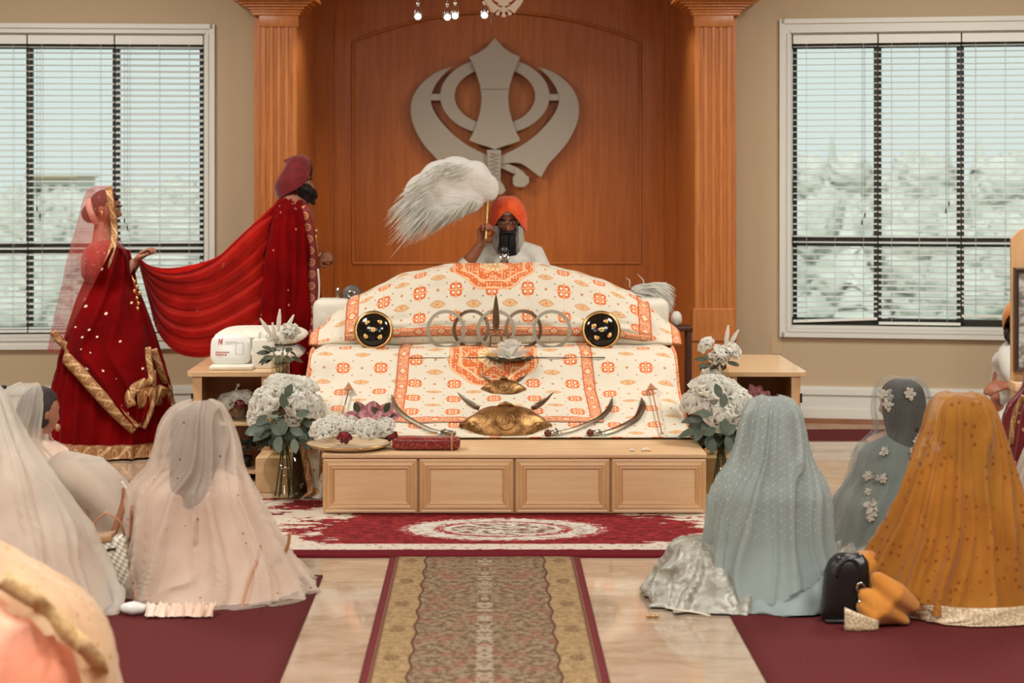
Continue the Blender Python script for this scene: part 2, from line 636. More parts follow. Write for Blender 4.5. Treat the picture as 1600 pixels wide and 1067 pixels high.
def hairm(name, c1, c2, sc=(60, 60, 6)):
    m = Mat(name, c1, .5, spec=.35)
    n = m.noise(6, 3, sc)
    m.set('Base Color', m.mix(n.ss(.35, .65), c1, c2))
    m.bump(n, .5, .01)
    return m.m


M['skin_dark'] = skin('dark_brown_skin', (168, 106, 78), (150, 90, 64))
M['skin_mid'] = skin('brown_skin', (164, 112, 88), (150, 98, 74))
M['skin_light'] = skin('light_skin', (200, 164, 144), (190, 150, 130))
M['hair'] = hairm('dark_hair', (34, 26, 24), (58, 44, 38))
M['beard'] = hairm('black_beard', (14, 11, 11), (32, 26, 24))
M['petal'] = cloth('white_petal', (250, 248, 240), (242, 240, 230), wr=0, sheen=.2, opacity=1.0, tl=.5)
M['petal_red'] = cloth('red_petal', (150, 22, 22), (120, 14, 16), wr=0)
M['petal_mauve'] = cloth('mauve_petal', (158, 84, 92), (190, 140, 140), wr=0, scale=40)
M['berry'] = simple('dark_red_berry', (84, 10, 16), .2)
M['leaf'] = cloth('sage_leaf', (126, 138, 126), (92, 106, 92), wr=0, sheen=.1)
M['leaf_dark'] = cloth('dark_leaf', (62, 68, 54), (84, 86, 66), wr=0, sheen=.1)
M['stem'] = simple('green_stem', (86, 92, 66), .6)
M['linen'] = cloth('white_linen', (226, 220, 204), (216, 208, 190), wr=.3)
M['paper'] = simple('white_paper', (226, 224, 214), .6)
M['plastic_white'] = simple('white_plastic_wrap', (222, 222, 214), .3)

M['palegold'] = cloth('pale_gold_embroidery', (216, 186, 138), (196, 158, 104), scale=60, wr=.4)
# ---------------------------------------------------------------- the room
struct(MB().box(-7, 7, -3, 14.6, -.1, 0), 'floor', M['tile'], smooth=False)
struct(MB().box(-7, 7, -3, 13.6, 3.7, 3.8), 'ceiling', M['ceil'], smooth=False)
struct(MB().box(-6.2, -6, -3, 13.6, 0, 3.7), 'wall_left', M['wall'], smooth=False)
struct(MB().box(6, 6.2, -3, 13.6, 0, 3.7), 'wall_right', M['wall'], smooth=False)
struct(MB().box(-6.2, 6.2, -3.2, -3, 0, 3.7), 'wall_rear', M['wall'], smooth=False)


class Wall:
    def __init__(s, ox, oy, sgn, deg):
        a = math.radians(deg)
        s.O = Vector((ox, oy, 0)); s.d = Vector((sgn * math.cos(a), -math.sin(a), 0)); s.n = Vector((-sgn * math.sin(a), -math.cos(a), 0))
    def T(s, p): return s.O + s.d * p[0] + s.n * p[1] + Vector((0, 0, p[2]))
    def px(s, px, py):
        k = (px - AX) / F
        t = (s.O.x - s.O.y * k) / (s.d.y * k - s.d.x)
        return t, Zp(py, s.O.y + s.d.y * t)


def window(no, w, ref, lab, y_out, y_glass, xs, bars, ytop_in, tilt, lift):
    """xs: pixel columns of casing edge, then sash posts (pairs); lift: how far each blind's bottom rail hangs crooked"""
    t_out = w.px(ref, 0)[0]
    zt, zb = w.px(ref, y_out[0])[1], w.px(ref, y_out[1])[1]
    gt, gb = w.px(ref, y_glass[0])[1], w.px(ref, y_glass[1])[1]
    it = w.px(ref, ytop_in)[1]
    posts = [tuple(sorted((w.px(a, 300)[0], w.px(b, 300)[0]))) for a, b in xs]
    posts.sort()
    t0 = w.px(ref, 300)[0]
    ti = posts[0][0] - .012
    te = posts[-1][1] + .012
    cw = ti - t0
    t1 = te + cw
    # wall around the hole
    mb = MB(w.T)
    for a, b, c, d in ((0, ti, 0, 3.75), (te, 5.0, 0, 3.75), (ti, te, 0, gb - .02), (ti, te, it, 3.75)):
        mb.box(a, b, -.22, 0, c, d)
    struct(mb, 'wall_front_' + ('left' if no == 1 else 'right'), M['wall'], smooth=False)
    # casing with stepped mouldings
    root = struct(MB(w.T).box(t0, ti, 0, .02, zb, zt).box(te, t1, 0, .02, zb, zt).box(ti, te, 0, .02, it, zt).box(ti, te, 0, .02, zb, gb - .02)
                  .box(t0 - .012, t0 + .02, 0, .034, zb - .012, zt + .012).box(t0, t1, 0, .034, zt - .02, zt + .012).box(t0, t1, 0, .034, zb - .012, zb + .02)
                  .box(ti - .022, ti, 0, .03, gb - .02, it).box(ti, te, 0, .03, it, it + .022).box(ti - .022, te, 0, .03, gb - .042, gb - .02)
                  .box(ti - .001, ti + .008, -.2, .01, gb - .02, it).box(te - .008, te, -.2, .01, gb - .02, it).box(ti, te, -.2, .01, it - .008, it).box(ti, te, -.2, .012, gb - .02, gb),
                  'window_%d' % no, M['white'], smooth=False)
    s = MB(w.T)
    for a, b in posts:
        s.box(a, b, -.16, -.1, gb, it)
    zb1, zb2 = w.px(ref, bars[0])[1], w.px(ref, bars[1])[1]
    s.box(ti, te, -.16, -.1, zb2, zb1)
    s.box(ti, te, -.16, -.1, it - .1, it).box(ti, te, -.16, -.1, gb, gb + .045)
    s.build('sash', M['sash'], root, smooth=False)
    for i in range(3):
        a, b = posts[i][1], posts[i + 1][0]
        for c, d in ((gb + .04, zb2), (zb1, it - .1)):
            MB(w.T).box(a - .004, b + .004, -.135, -.13, c, d).build('pane', M['glass'], root, smooth=False)
    # the blinds
    mids = [(posts[i][0] + posts[i][1]) / 2 for i in range(4)]
    mids[0], mids[3] = ti + .012, te - .012
    for i in range(3):
        a, b = mids[i] + .005, mids[i + 1] - .005
        g = thing('window_blind', lab[i], 'blind', w.T((lerp(a, b, .5), -.05, gb + .02)), 'slatted window blinds')
        MB(w.T).box(a, b, -.085, -.015, gt - .005, it - .012).box(a, b, -.015, -.008, gt - .012, it - .01).build('headrail', M['rail'], g, smooth=False)
        sl = MB(w.T)
        l0, l1 = lift[i]
        step = .0418
        z = gt - .03
        ta = math.radians(tilt[i])
        zend = gb + .03 + max(l0, l1)
        k = 0
        while z > zend:
            e0 = random.uniform(-.0015, .0015); e1 = random.uniform(-.0015, .0015)
            q = sm(gb + .3, gb, z)
            zs = []
            for t, ee, lf in ((a, e0, l0), (b, e1, l1)):
                zz = z + ee + lf * q
                zs.append(zz)
            hy, hz = .025 * math.cos(ta), .025 * math.sin(ta)
            vs = []
            for dz in (-.0009, .0009):
                for yy, zoff in ((-.05 - hy, hz), (-.05, .0025), (-.05 + hy, -hz)):
                    vs += [(a, yy, zs[0] + zoff + dz), (b, yy, zs[1] + zoff + dz)]
            sl.add(vs, [(0, 1, 3, 2), (2, 3, 5, 4), (6, 8, 9, 7), (8, 10, 11, 9), (4, 5, 11, 10), (0, 6, 7, 1), (0, 2, 8, 6), (2, 4, 10, 8), (1, 7, 9, 3), (3, 9, 11, 5)])
            z -= step * (1 - .12 * q * (l0 + l1 > .03)); k += 1
        sl.build('slats', M['blind'], g, smooth=False, recalc=False)
        MB(w.T).add([(t, -.05 + dy, gb + .012 + lf + dz) for t, lf in ((a, l0), (b, l1)) for dy in (-.025, .025) for dz in (0, .016)],
                    [(0, 1, 3, 2), (4, 6, 7, 5), (0, 4, 5, 1), (2, 3, 7, 6), (0, 2, 6, 4), (1, 5, 7, 3)]).build('bottom_rail', M['rail'], g, smooth=False)
        cd = MB(w.T)
        for f in (.16, .5, .84):
            t = lerp(a, b, f)
            for yy in (-.078, -.022):
                cd.tube([(t, yy, gb + .02 + lerp(l0, l1, f)), (t, yy, gt)], .0011, 4)
        cd.build('ladder_cord', M['blind'], g)
        if i < 2:
            pc = MB(w.T)
            tq = lerp(a, b, .86 if no == 1 else .82)
            zl = lerp(gb, it, .36 + .04 * i)
            pc.tube([(tq, -.012, gt), (tq, -.012, zl)], .001, 4).tube([(tq + .02, -.012, gt), (tq + .02, -.012, zl + .05)], .001, 4)
            pc.box(tq - .005, tq + .005, -.017, -.007, zl - .03, zl).box(tq + .015, tq + .025, -.017, -.007, zl + .02, zl + .05)
            pc.build('pull_cord', M['sash'], g, smooth=False)
    return gb, it, ti, te


WL = Wall(-1.5, 13.2, -1, 4.0)
WR = Wall(1.66, 13.2, 1, 10.0)
win_l = window(1, WL, 333, ['white slatted blind behind the standing bride, nearest the left wood column', 'white slatted blind at the left edge of the bride in the left window',
                         'white slatted blind cut by the left border of the photo'],
            (41, 541), (67, 521), [(310, 318), (173, 184), (37, 47), (-98, -88)], (381, 396), 53, (19, 12, 12), ((0, 0), (0, 0), (0, .0)))
win_r = window(2, WR, 1221, ['white slatted blind of the right window nearest the wood column, its bottom rail crooked', 'white slatted blind in the middle of the right window',
                          'white slatted blind of the right window hanging higher, beside the framed picture'],
            (33, 523), (66, 508), [(1238, 1245), (1366, 1378), (1497, 1508), (1632, 1642)], (371, 385), 52, (8, 13, 12), ((.005, .03), (.0, .0), (.055, .055)))

M['shoe'] = wood('brown_shoe_moulding', (150, 106, 78), (134, 90, 64), sc=(.8, 9, 9))
# baseboards with stepped profile and a wood quarter round
for w, side, t0 in ((WL, 'left', .06), (WR, 'right', .06)):
    struct(MB(w.T).box(t0, 4.9, 0, .018, .04, .225).box(t0, 4.9, 0, .03, .195, .235).box(t0, 4.9, 0, .024, .235, .25).box(t0, 4.9, 0, .026, .03, .1), 'baseboard_front_' + side, M['white'], smooth=False)
    struct(MB(w.T).box(t0, 4.9, 0, .04, 0, .035), 'trim_%d' % (1 if side == 'left' else 2), M['shoe'], smooth=False)

# niche: side walls, back, soffit
NY = 14.3
nx0, nx1 = X(465, 13.0), X(1085, 13.0)
struct(MB().box(nx0 - .32, nx0, 13.24, NY + .1, 0, 3.7), 'wall_niche_left', M['oak'], smooth=False)
struct(MB().box(nx1, nx1 + .3, 13.24, NY + .1, 0, 3.7), 'wall_niche_right', M['oak'], smooth=False)
struct(MB().box(nx0 - .3, nx1 + .3, NY, NY + .1, 0, 3.7), 'wall_niche_back', M['oak_dark'], smooth=False)
struct(MB().box(nx0 - .3, nx1 + .3, 13.0, NY + .1, 3.2, 3.3), 'ceiling_niche', M['oak_dark'], smooth=False)
# raised frame on the niche back with an arched field
fr = [(nx0, 0), (nx1, 0), (nx1, 3.2), (nx0, 3.2)]
fx0, fx1, fz0 = X(552, NY), X(1000, NY), Zp(411, NY)
arch = [(fx0, fz0), (fx1, fz0), (fx1, Zp(66, NY))]
for i in range(1, 24):
    t = i / 24
    xx = lerp(fx1, fx0, t)
    arch.append((xx, Zp(66, NY) + (Zp(19, NY) - Zp(66, NY)) * math.sin(PI * t) ** .85))
arch.append((fx0, Zp(66, NY)))
pm = MB().prism(fr, lambda u, v, d: Vector((u, d, v)), NY - .045, NY, [arch])
ap = MB()
ring = arch + [arch[0]]
ap.tube([(p[0], NY - .047, p[1]) for p in ring], .009, 6, cap=False)
o = struct(pm, 'trim_3', M['oak_dark'], smooth=False)
ap.build('moulding', M['oak'], o)
mb = MB()
for px in (525, 1035):
    mb.box(X(px, NY) - .004, X(px, NY) + .004, NY - .052, NY - .044, .6, 2.9)
mb.build('seam_strip', M['oak'], o, smooth=False)


def column(px0, px1, lab, side):
    Y0 = 13.0
    x0, x1 = X(px0, Y0), X(px1, Y0)
    wd = x1 - x0
    # outline with four round grooves on the front and rounded corner beads
    pts = [(x1, Y0 + .24), (x0, Y0 + .24), (x0, Y0 + .02), (x0 + .006, Y0 + .004), (x0 + .014, Y0)]
    for k in range(4):
        c = x0 + wd * (.2 + .2 * k); r = wd * .058
        for i in range(7):
            a = PI - PI * i / 6
            pts.append((c + r * math.cos(a), Y0 + r * math.sin(a) * .8))
    pts += [(x1 - .014, Y0), (x1 - .006, Y0 + .004), (x1, Y0 + .02)]
    zb, zt = Zp(482, Y0), Zp(42, Y0)
    c = struct(MB().prism(pts, lambda u, v, d: Vector((u, v, d)), zb, zt), 'column_' + side, M['oak'], ang=35)
    MB().bbox(x0 - .006, x1 + .006, Y0 - .008, Y0 + .24, zt, 2.78, .004).build('neck_block', M['oak'], c)
    MB().bbox(x0 - .012, x1 + .012, Y0 - .014, Y0 + .24, .6, zb, .004).box(x0 - .03, x1 + .03, Y0 - .035, Y0 + .24, .57, .62).box(x0 - .02, x1 + .02, Y0 - .022, Y0 + .24, 0, .6) \
        .bbox(x0 - .035, x1 + .035, Y0 - .04, Y0 + .24, 0, .14, .006).build('pedestal', M['oak'], c, smooth=False)
    # backing pilaster on the wall side
    cap = MB()
    z = 2.77
    for i, (gr, h) in enumerate(((.02, .02), (.03, .018), (.05, .018), (.075, .018), (.105, .016), (.14, .03), (.15, .35))):
        cap.bbox(x0 - gr - (.03 if side == 'left' else 0), x1 + gr + (.03 if side == 'right' else 0), Y0 - gr, Y0 + .24, z, z + h, .003)
        z += h
    cap.build('capital', M['oak'], c, ang=30)
    if side == 'left':
        MB().box(x0 - .045, x0 + .01, Y0 + .05, Y0 + .24, 0, 2.8).build('backing_strip', M['oak'], c, smooth=False)
    else:
        MB().box(x1 - .01, x1 + .03, Y0 + .05, Y0 + .24, 0, 2.8).build('backing_strip', M['oak'], c, smooth=False)


column(406, 465, '', 'left')
column(1085, 1145, '', 'right')

# outlet on the right wall
t, z = WR.px(1213, 540)
g = MB(WR.T).box(t - .036, t + .036, 0, .006, z - .057, z + .057)
o = solo(g, 'wall_outlet', M['beige'], 'beige electrical outlet on the wall below the right window', 'outlet', smooth=False)
for z in (.018, .068):
    MB().bbox(-.017, .017, -.012, .0, z, z + .028, .002).build('socket', M['beige'], o)

# floor coverings
def carpet(name, mat, x0, x1, y0, y1, lab, cat, thick=.008, wav=0, uvo=(0, 0), group=None, z0=0.0005):
    nu, nv = 60, 40
    def fn(u, v):
        px, py = lerp(x0, x1, u), lerp(y0, y1, v)
        return Vector((px, py + wav * nz(px * 2.2, 0, 3) * sm(.2, 0, v), z0 + thick + .004 * wav * 10 * max(0, nz(px * 3, py * 2, 1))))
    mb = MB()
    mb.grid(fn, nu, nv, lambda u, v: (lerp(x0, x1, u) - uvo[0], lerp(y0, y1, v) - uvo[1]))
    # skirt down to the floor
    n = len(mb.v)
    loop = [i for i in range(nu + 1)] + [(j + 1) * (nu + 1) - 1 for j in range(1, nv + 1)] + [nv * (nu + 1) + i for i in range(nu - 1, -1, -1)] + [j * (nu + 1) for j in range(nv - 1, 0, -1)]
    vs = [Vector((mb.v[i].x, mb.v[i].y, z0)) for i in loop]
    uv = [mb.uv[i] for i in loop]
    mb.v += vs; mb.uv += uv
    L = len(loop)
    mb.f += [(loop[k], loop[(k + 1) % L], n + (k + 1) % L, n + k) for k in range(L)]
    return solo(mb, name, mat, lab, cat, group)


carpet('carpet', M['burgundy'], -6, -.69, -2, 8.1, 'burgundy carpet on the left half of the floor under the women in white', 'carpet', .006)
carpet('carpet', M['burgundy'], .935, 6, -2, 8.1, 'burgundy carpet on the right half of the floor under the woman in mustard', 'carpet', .006)
carpet('carpet', M['burgundy'], 1.75, 3.4, 12.2, 12.72, 'narrow burgundy carpet strip along the right wall baseboard', 'carpet', .006)
rug = carpet('rug', M['rug'], -1.3, 1.38, 8.49, 10.0, 'red and cream ornate rug under the altar platform', 'rug', .009, .02, (.08, 9.13))
# UV of rugs must be relative to the rug's own middle
run = carpet('runner_rug', M['runner'], -.425, .412, 2.5, 8.52, 'long tan runner rug with burgundy edges down the middle aisle', 'rug', .006, 0, (-.0065, 0))

# ---------------------------------------------------------------- outside
struct(MB().box(-60, 60, 14.9, 90, -2.1, -2), 'ground_outside', simple('dry_grass', (150, 158, 140), .9), smooth=False)
M['tree'] = Mat('hazed_tree_leaves', (150, 170, 140), .9)
_n = M['tree'].noise(1.3, 4)
M['tree'].set('Base Color', M['tree'].mix(_n.ss(.35, .65), (204, 205, 197), (220, 220, 212)))  # outdoor haze put into the near-white leaf colours
M['tree'] = M['tree'].m
M['bark'] = simple('grey_bark', (120, 110, 98), .9)
M['far_wall'] = simple('pale_house_wall', (205, 205, 200), .8)


def tree(px, py_top, Y, w, lab, conifer=False, seed=0):
    Y0 = Y; Y = TY.pop(0) if TY else Y; w *= Y / Y0
    x = X(px, Y); top = Zp(py_top, Y); b = -2.0
    g = thing('tree', lab, 'tree', (x, Y, b), 'trees outside the windows')
    MB().tube([(x, Y, b), (x + .1, Y, b + (top - b) * .6)], [.25, .1], 8).build('trunk', M['bark'], g)
    mb = MB()
    rnd = random.Random(seed)
    H = top - b
    if conifer:
        for k in range(9):
            z = b + H * (.15 + .85 * k / 9)
            r = w * (1 - k / 9.3) * .5
            def fn(p, d, r=r):
                q = 1 + .35 * nz(d.x * 3 + k, d.y * 3, d.z * 2) + .12 * nz(d.x * 9, d.y * 9, k)
                return Vector((p.x * q, p.y * q, p.z))
            mb.lathe([(r * 1.0, z - .2 * H / 9), (r * .75, z + .3 * H / 9), (r * .3, z + 1.0 * H / 9), (0.01, z + 1.25 * H / 9)], (x, Y, 0), 14)
        for i, v in enumerate(mb.v):
            d = Vector((v.x - x, v.y - Y, 0))
            q = .35 * nz(v.x * 2.5, v.y * 2.5, v.z * 1.5 + seed)
            mb.v[i] = Vector((x + d.x * (1 + q), Y + d.y * (1 + q), v.z + .3 * nz(v.x * 3, v.z * 2, v.y * 3)))
    else:
        for k in range(11):
            f = k / 10
            c = (x + rnd.uniform(-.34, .34) * w * (1 - .4 * f), Y + rnd.uniform(-.06, .06) * w, lerp(b + H * .3, top - w * .22, f))
            r = w * rnd.uniform(.26, .4) * (1 - .3 * f)
            mb.ell(c, (r, r * .45, r * .85), 34, 22, fn=lambda p, d: p * (1 + .3 * nz(d.x * 2.5 + c[0], d.y * 2.5, d.z * 2.5 + seed) + .3 * nz(d.x * 6, d.y * 6 + c[2], d.z * 6) + .2 * nz(d.x * 14, d.y * 14, d.z * 14 + c[0])))
    mb.build('foliage', M['tree'], g)


_ys = [(1262, 238, 62, 2.6, 0), (1300, 228, 60, 2.4, 1), (1335, 240, 58, 2.6, 0), (1268, 300, 38, 2.0, 0), (1325, 330, 40, 2.0, 1), (1400, 232, 60, 2.6, 0), (1440, 246, 58, 2.8, 0),
                                        (1480, 238, 62, 2.2, 1), (1390, 300, 40, 2.3, 0), (1455, 310, 38, 2.4, 0), (1530, 226, 60, 2.6, 1), (1570, 240, 58, 2.8, 0), (1612, 232, 62, 2.6, 0), (1545, 330, 40, 2.2, 0),
                                        (1345, 395, 30, 1.5, 1), (1580, 350, 38, 2.3, 0), (1650, 300, 40, 2.6, 0), (1720, 236, 60, 2.8, 0), (1800, 240, 60, 3.0, 0), (1180, 240, 60, 3.0, 0), (1740, 310, 40, 2.6, 0)]
_o = sorted(range(len(_ys)), key=lambda i: _ys[i][2])
TY = [34 + 2.0 * _o.index(i) for i in range(len(_ys))]
for i, (px, py, Y, w, cf) in enumerate(_ys):
    tree(px, py, Y, w, '%s %s tree through the right window' % (('tall' if py < 260 else 'low'), ('pointed pale green' if cf else 'rounded pale green')), cf, i)
TY = [62, 64.3, 68.9, 71.2, 66.6, 40, 44.6, 42.3]
for i, (px, py, Y, w) in enumerate([(20, 300, 60, 3.4), (100, 296, 62, 3.6), (215, 286, 60, 3.6), (285, 284, 62, 3.6), (-50, 300, 60, 3), (60, 380, 40, 2.6), (250, 380, 40, 2.6), (150, 400, 38, 2.6)]):
    tree(px, py, Y, w, 'hazy pale tree through the left window', False, 50 + i)
h = thing('house', 'pale house with flat roof far outside the left window', 'building', (X(75, 80), 80, -2))
MB().box(X(45, 80), X(118, 80), 80, 84, -2, Zp(278, 80)).build('wall', M['far_wall'], h, smooth=False)
MB().box(X(40, 80), X(122, 80), 79.7, 84.3, Zp(278, 80), Zp(272, 80)).build('roof', M['beige'], h, smooth=False)
for px in (60, 82, 103):
    MB().box(X(px - 5, 80), X(px + 5, 80), 79.95, 80.05, Zp(310, 80), Zp(290, 80)).build('window_pane', M['sash'], h, smooth=False)
# ---------------------------------------------------------------- emblem on the niche panel
def K(cx, cy): return (360 + cx / 1.9048, cy / 1.9048)


def sym(pts, c=787): return [(2 * c - x, y) for x, y in reversed(pts)]


def emblem_parts():
    """outlines (photo crop units) of the four pieces: sword, ring, two curved blades, hilt"""
    right = [(787, 113), (812, 142), (838, 160), (864, 171), (852, 196), (842, 222), (832, 255), (827, 290), (830, 328), (841, 368), (852, 396), (864, 419), (836, 430), (808, 438), (787, 447)]
    sword = right + [p for p in sym(right)][1:-1]
    ring_o = [(787 + 163 * math.cos(2 * PI * i / 64), 287 + 115 * math.sin(2 * PI * i / 64)) for i in range(64)]
    ring_i = [(787 + 119 * math.cos(2 * PI * i / 48), 287 + 84 * math.sin(2 * PI * i / 48)) for i in range(48)]
    bo = [(661, 199), (618, 212), (580, 238), (552, 270), (538, 305), (537, 345), (549, 385), (573, 428), (602, 462), (626, 488), (636, 506), (650, 530)]
    bi = [(690, 500), (712, 487), (745, 486), (790, 496), (830, 512), (852, 524)]
    bt = [(872, 512), (856, 500), (830, 489), (800, 476), (760, 460), (720, 440), (680, 414), (645, 382), (614, 344), (598, 308), (602, 272), (622, 238), (645, 214)]
    blade = [p for p in spline(bo, 30)] + [p for p in spline(bi, 12)] + [p for p in spline(bt, 34)]
    hilt = [(763, 446), (806, 446), (803, 538), (814, 552), (820, 568), (806, 580), (768, 580), (757, 568), (764, 552), (768, 538)]
    bar = [(592, 280), (626, 280), (626, 300), (592, 300)]
    curl = [(885 + 0, 0)]
    return sword, (ring_o, ring_i), blade, hilt, bar


def build_emblem(root, fn, th, mat, k=1.0):
    sword, (ro, ri), blade, hilt, bar = emblem_parts()
    def B(name, outline, d0, d1, holes=()):
        mb = MB().prism(outline, fn, d0, d1, holes)
        o = mb.build(name, mat, root, ang=30)
        m = o.modifiers.new('bev', 'BEVEL'); m.width = .006 * k; m.segments = 2; m.limit_method = 'ANGLE'
        return o
    B('curved_blade', blade, th * .0, th * .75)
    B('curved_blade', sym(blade), th * .1, th * .95)
    B('ring', ro, th * .3, th * .9, [ri])
    s = B('double_edged_blade', sword, th * .6, th * 1.6)
    h = B('hilt', hilt, th * .5, th * 1.7)
    B('cross_bar', bar, th * .3, th * .8)
    B('cross_bar', sym(bar), th * .3, th * .8)
    for sg in (1, -1):
        kn = [(787 + sg * (x - 787), y) for x, y in [(840, 528), (846, 520), (866, 516), (888, 526), (889, 545), (874, 558), (850, 557), (840, 548)]]
        arm = [(787 + sg * (x - 787), y) for x, y in [(848, 498), (872, 512), (888, 532), (874, 540), (860, 524), (840, 515)]]
        B('pommel', kn, th * .4, th * 1.7)
        B('grip', arm, th * .3, th * 1.2)
    return s


def kfn(u, v, d):
    px, py = K(u, v)
    return Vector((X(px, NY - .06), NY - .045 - .012 - d, Zp(py, NY - .06)))


g = thing('khanda_emblem', 'large grey khanda emblem of swords and ring mounted on the wood panel', 'emblem', (X(772, NY), NY - .045, Zp(300, NY)))
s = build_emblem(g, kfn, .05, M['khanda'])
MB().box(X(748 * .525 + 360, NY) - .002, X(828 * .525 + 360, NY), NY - .139, NY - .136, Zp(141, NY), Zp(140.3, NY)).build('seam', M['sash'], g, smooth=False)
MB().tube([kfn(785 + 12 * (1 if i % 2 else -1), 455 + i * 6, .086) for i in range(14)], .008, 6).build('grip_wrap', M['khanda'], g)

# ---------------------------------------------------------------- platform
PY = 9.52
px0, px1 = X(503, PY), X(1105, PY)
ph = .31
pg = thing('platform', 'pale maple altar platform with four framed panels on its front', 'platform', ((px0 + px1) / 2, PY, 0))
MB().box(px0 + .02, px1 - .02, PY + .03, 12.75, .01, ph - .02).build('body', M['maple'], pg, smooth=False)
MB().bbox(px0, px1, PY, 12.75, ph - .022, ph, .006).build('top', M['maple_top'], pg, ang=30)
pw = (px1 - px0) / 4
for k in range(4):
    a, b = px0 + pw * k, px0 + pw * (k + 1)
    a += .003; b -= .003
    f = MB()
    prof = [(.0, .0), (.004, .012), (.012, .016), (.02, .012), (.026, .018), (.034, .02), (.042, .012), (.048, .016), (.056, .006), (.06, 0)]   # (inset, height)
    rings = []
    for ins, h in prof:
        rings.append([(a + ins, PY + .022 - h, .012 + ins), (b - ins, PY + .022 - h, .012 + ins), (b - ins, PY + .022 - h, ph - .024 - ins), (a + ins, PY + .022 - h, ph - .024 - ins)])
    # horizontal and vertical rails are separate timbers, mitred at the corners
    for side in range(4):
        m = MB()
        vs = []
        for r in rings:
            vs += [r[side], r[(side + 1) % 4]]
        m.add(vs, [(2 * i, 2 * i + 1, 2 * i + 3, 2 * i + 2) for i in range(len(rings) - 1)])
        m.build('panel_frame', M['maple'] if side % 2 == 0 else M['maple_v'], pg, ang=25)
    MB().box(a + .05, b - .05, PY + .02, PY + .032, .05, ph - .07).build('panel', M['maple'], pg, smooth=False)
solo(MB().bbox(-1.23, -1.05, 10.22, 10.5, 0, .187, .006), 'plinth', M['maple_top'], 'low wooden plinth at the left side of the altar behind the peony vase', 'plinth', ang=30)
solo(MB().bbox(1.1, 1.32, 10.22, 10.5, 0, .187, .006), 'plinth', M['maple_top'], 'low wooden plinth at the right side of the altar behind the peony vase', 'plinth', ang=30)

# ---------------------------------------------------------------- altar cloths
CX = .05


def poly_at(prof, s):
    for (s0, y0, z0), (s1, y1, z1) in zip(prof, prof[1:]):
        if s <= s1:
            t = (s - s0) / (s1 - s0)
            return lerp(y0, y1, t), lerp(z0, z1, t)
    return prof[-1][1], prof[-1][2]


def mkprof(pts, n=60):
    sp = spline(pts, n)
    out, s = [], 0
    for i, (y, z) in enumerate(sp):
        if i: s += math.hypot(y - sp[i - 1][0], z - sp[i - 1][1])
        out.append((s, y, z))
    return out


slope = mkprof([(10.02, .319), (10.06, .326), (10.3, .392), (10.55, .47), (10.66, .515), (10.74, .585), (10.81, .655), (10.87, .688), (10.95, .70), (11.12, .705), (11.3, .707)])
SL = slope[-1][0]


def slope_pt(x, s, off=0.0):
    y, z = poly_at(slope, s)
    y2, z2 = poly_at(slope, min(SL, s + .01))
    y1, z1 = poly_at(slope, max(0, s - .01))
    d = Vector((0, y2 - y1, z2 - z1)).normalized()
    n = Vector((0, -d.z, d.y))
    w = .012 * nz(x * 3, s * 4, 1.3) + .006 * nz(x * 9, s * 8, 4.1)
    w *= sm(0, .06, s) * sm(SL, SL - .3, s)
    return Vector((x, y, z)) + n * (off + w + .004)


DL, DR = .5, .45
WL_, WR_ = -1.0, 1.075         # half widths before the cloth falls to the floor


def lower(u, v):
    s = v * SL
    xx = lerp(WL_ - DL, WR_ + DR, u)
    y, z = poly_at(slope, s)
    x = min(max(xx, WL_), WR_)
    drop = max(WL_ - xx, xx - WR_, 0)
    if drop > 0:
        p = slope_pt(x, s)
        sg = -1 if xx < 0 else 1
        zz = p.z - drop
        fl = .014 if sg < 0 else .318
        if zz < fl:
            zz = fl; drop2 = 0
        else: drop2 = 0
        bulge = (.4 if sg < 0 else .2) * .04 * sm(0, .15, drop) + (.012 if sg < 0 else 0) * math.sin(s * 22) * sm(.05, .4, drop) + drop2 * .9
        return Vector((x + sg * bulge, p.y - .02 * math.sin(s * 15) * sm(0, .3, drop), zz))
    e = min(x - WL_, WR_ - x)
    p = slope_pt(x, s)
    p.z -= .03 * (1 - sm(0, .1, e)) ** 2 * sm(.1, .35, s)
    return p


M['bro_low'] = brocade('cream_brocade_lower', .212, .105, (.045, -.03), rect=(-1.04, 1.115, -2, 5), bw=.05)
mb = MB().grid(lower, 130, 70, lambda u, v: (lerp(WL_ - DL, WR_ + DR, u), v * SL))
low_cloth = solo(mb, 'altar_cloth', M['bro_low'], 'wide cream cloth with orange motifs spread over the sloping lower part of the altar', 'altar cloth', solid=.004)

def corner(u, v):
    x = lerp(lerp(-.985, -.915, v ** .8), lerp(-.832, -.842, v), u)
    return Vector((x - .05 * sm(.85, 1, v) * (1 - u), 10.005 - .022 * math.sin(u * 8 + v * 2) * v - .03 * sm(.85, 1, v), lerp(.322, .014, min(1, v * 1.03))))
put(MB().grid(corner, 20, 30, lambda u, v: (u * .15 + .3, v * .3 + .02)).build('hanging_corner', M['bro_low'], solid=.003), low_cloth)
for uu, vv in ((0.0, 0), (1.0, 1)):
    P = [corner(uu, v / 16) + Vector((.012 if uu == 0 else -.014, -.008, 0)) for v in range(16)]
    q = MB()
    vs, uvs = [], []
    for k, p in enumerate(P):
        vs += [p + Vector((-.018, 0, 0)), p + Vector((.018, -.003, 0))]; uvs += [(k * .02 + .01, .02), (k * .02 + .01, 1)]
    q.add(vs, [(2 * k, 2 * k + 1, 2 * k + 3, 2 * k + 2) for k in range(15)], uvs)
    put(q.build('corner_border', M['goldband'], solid=.002), low_cloth)

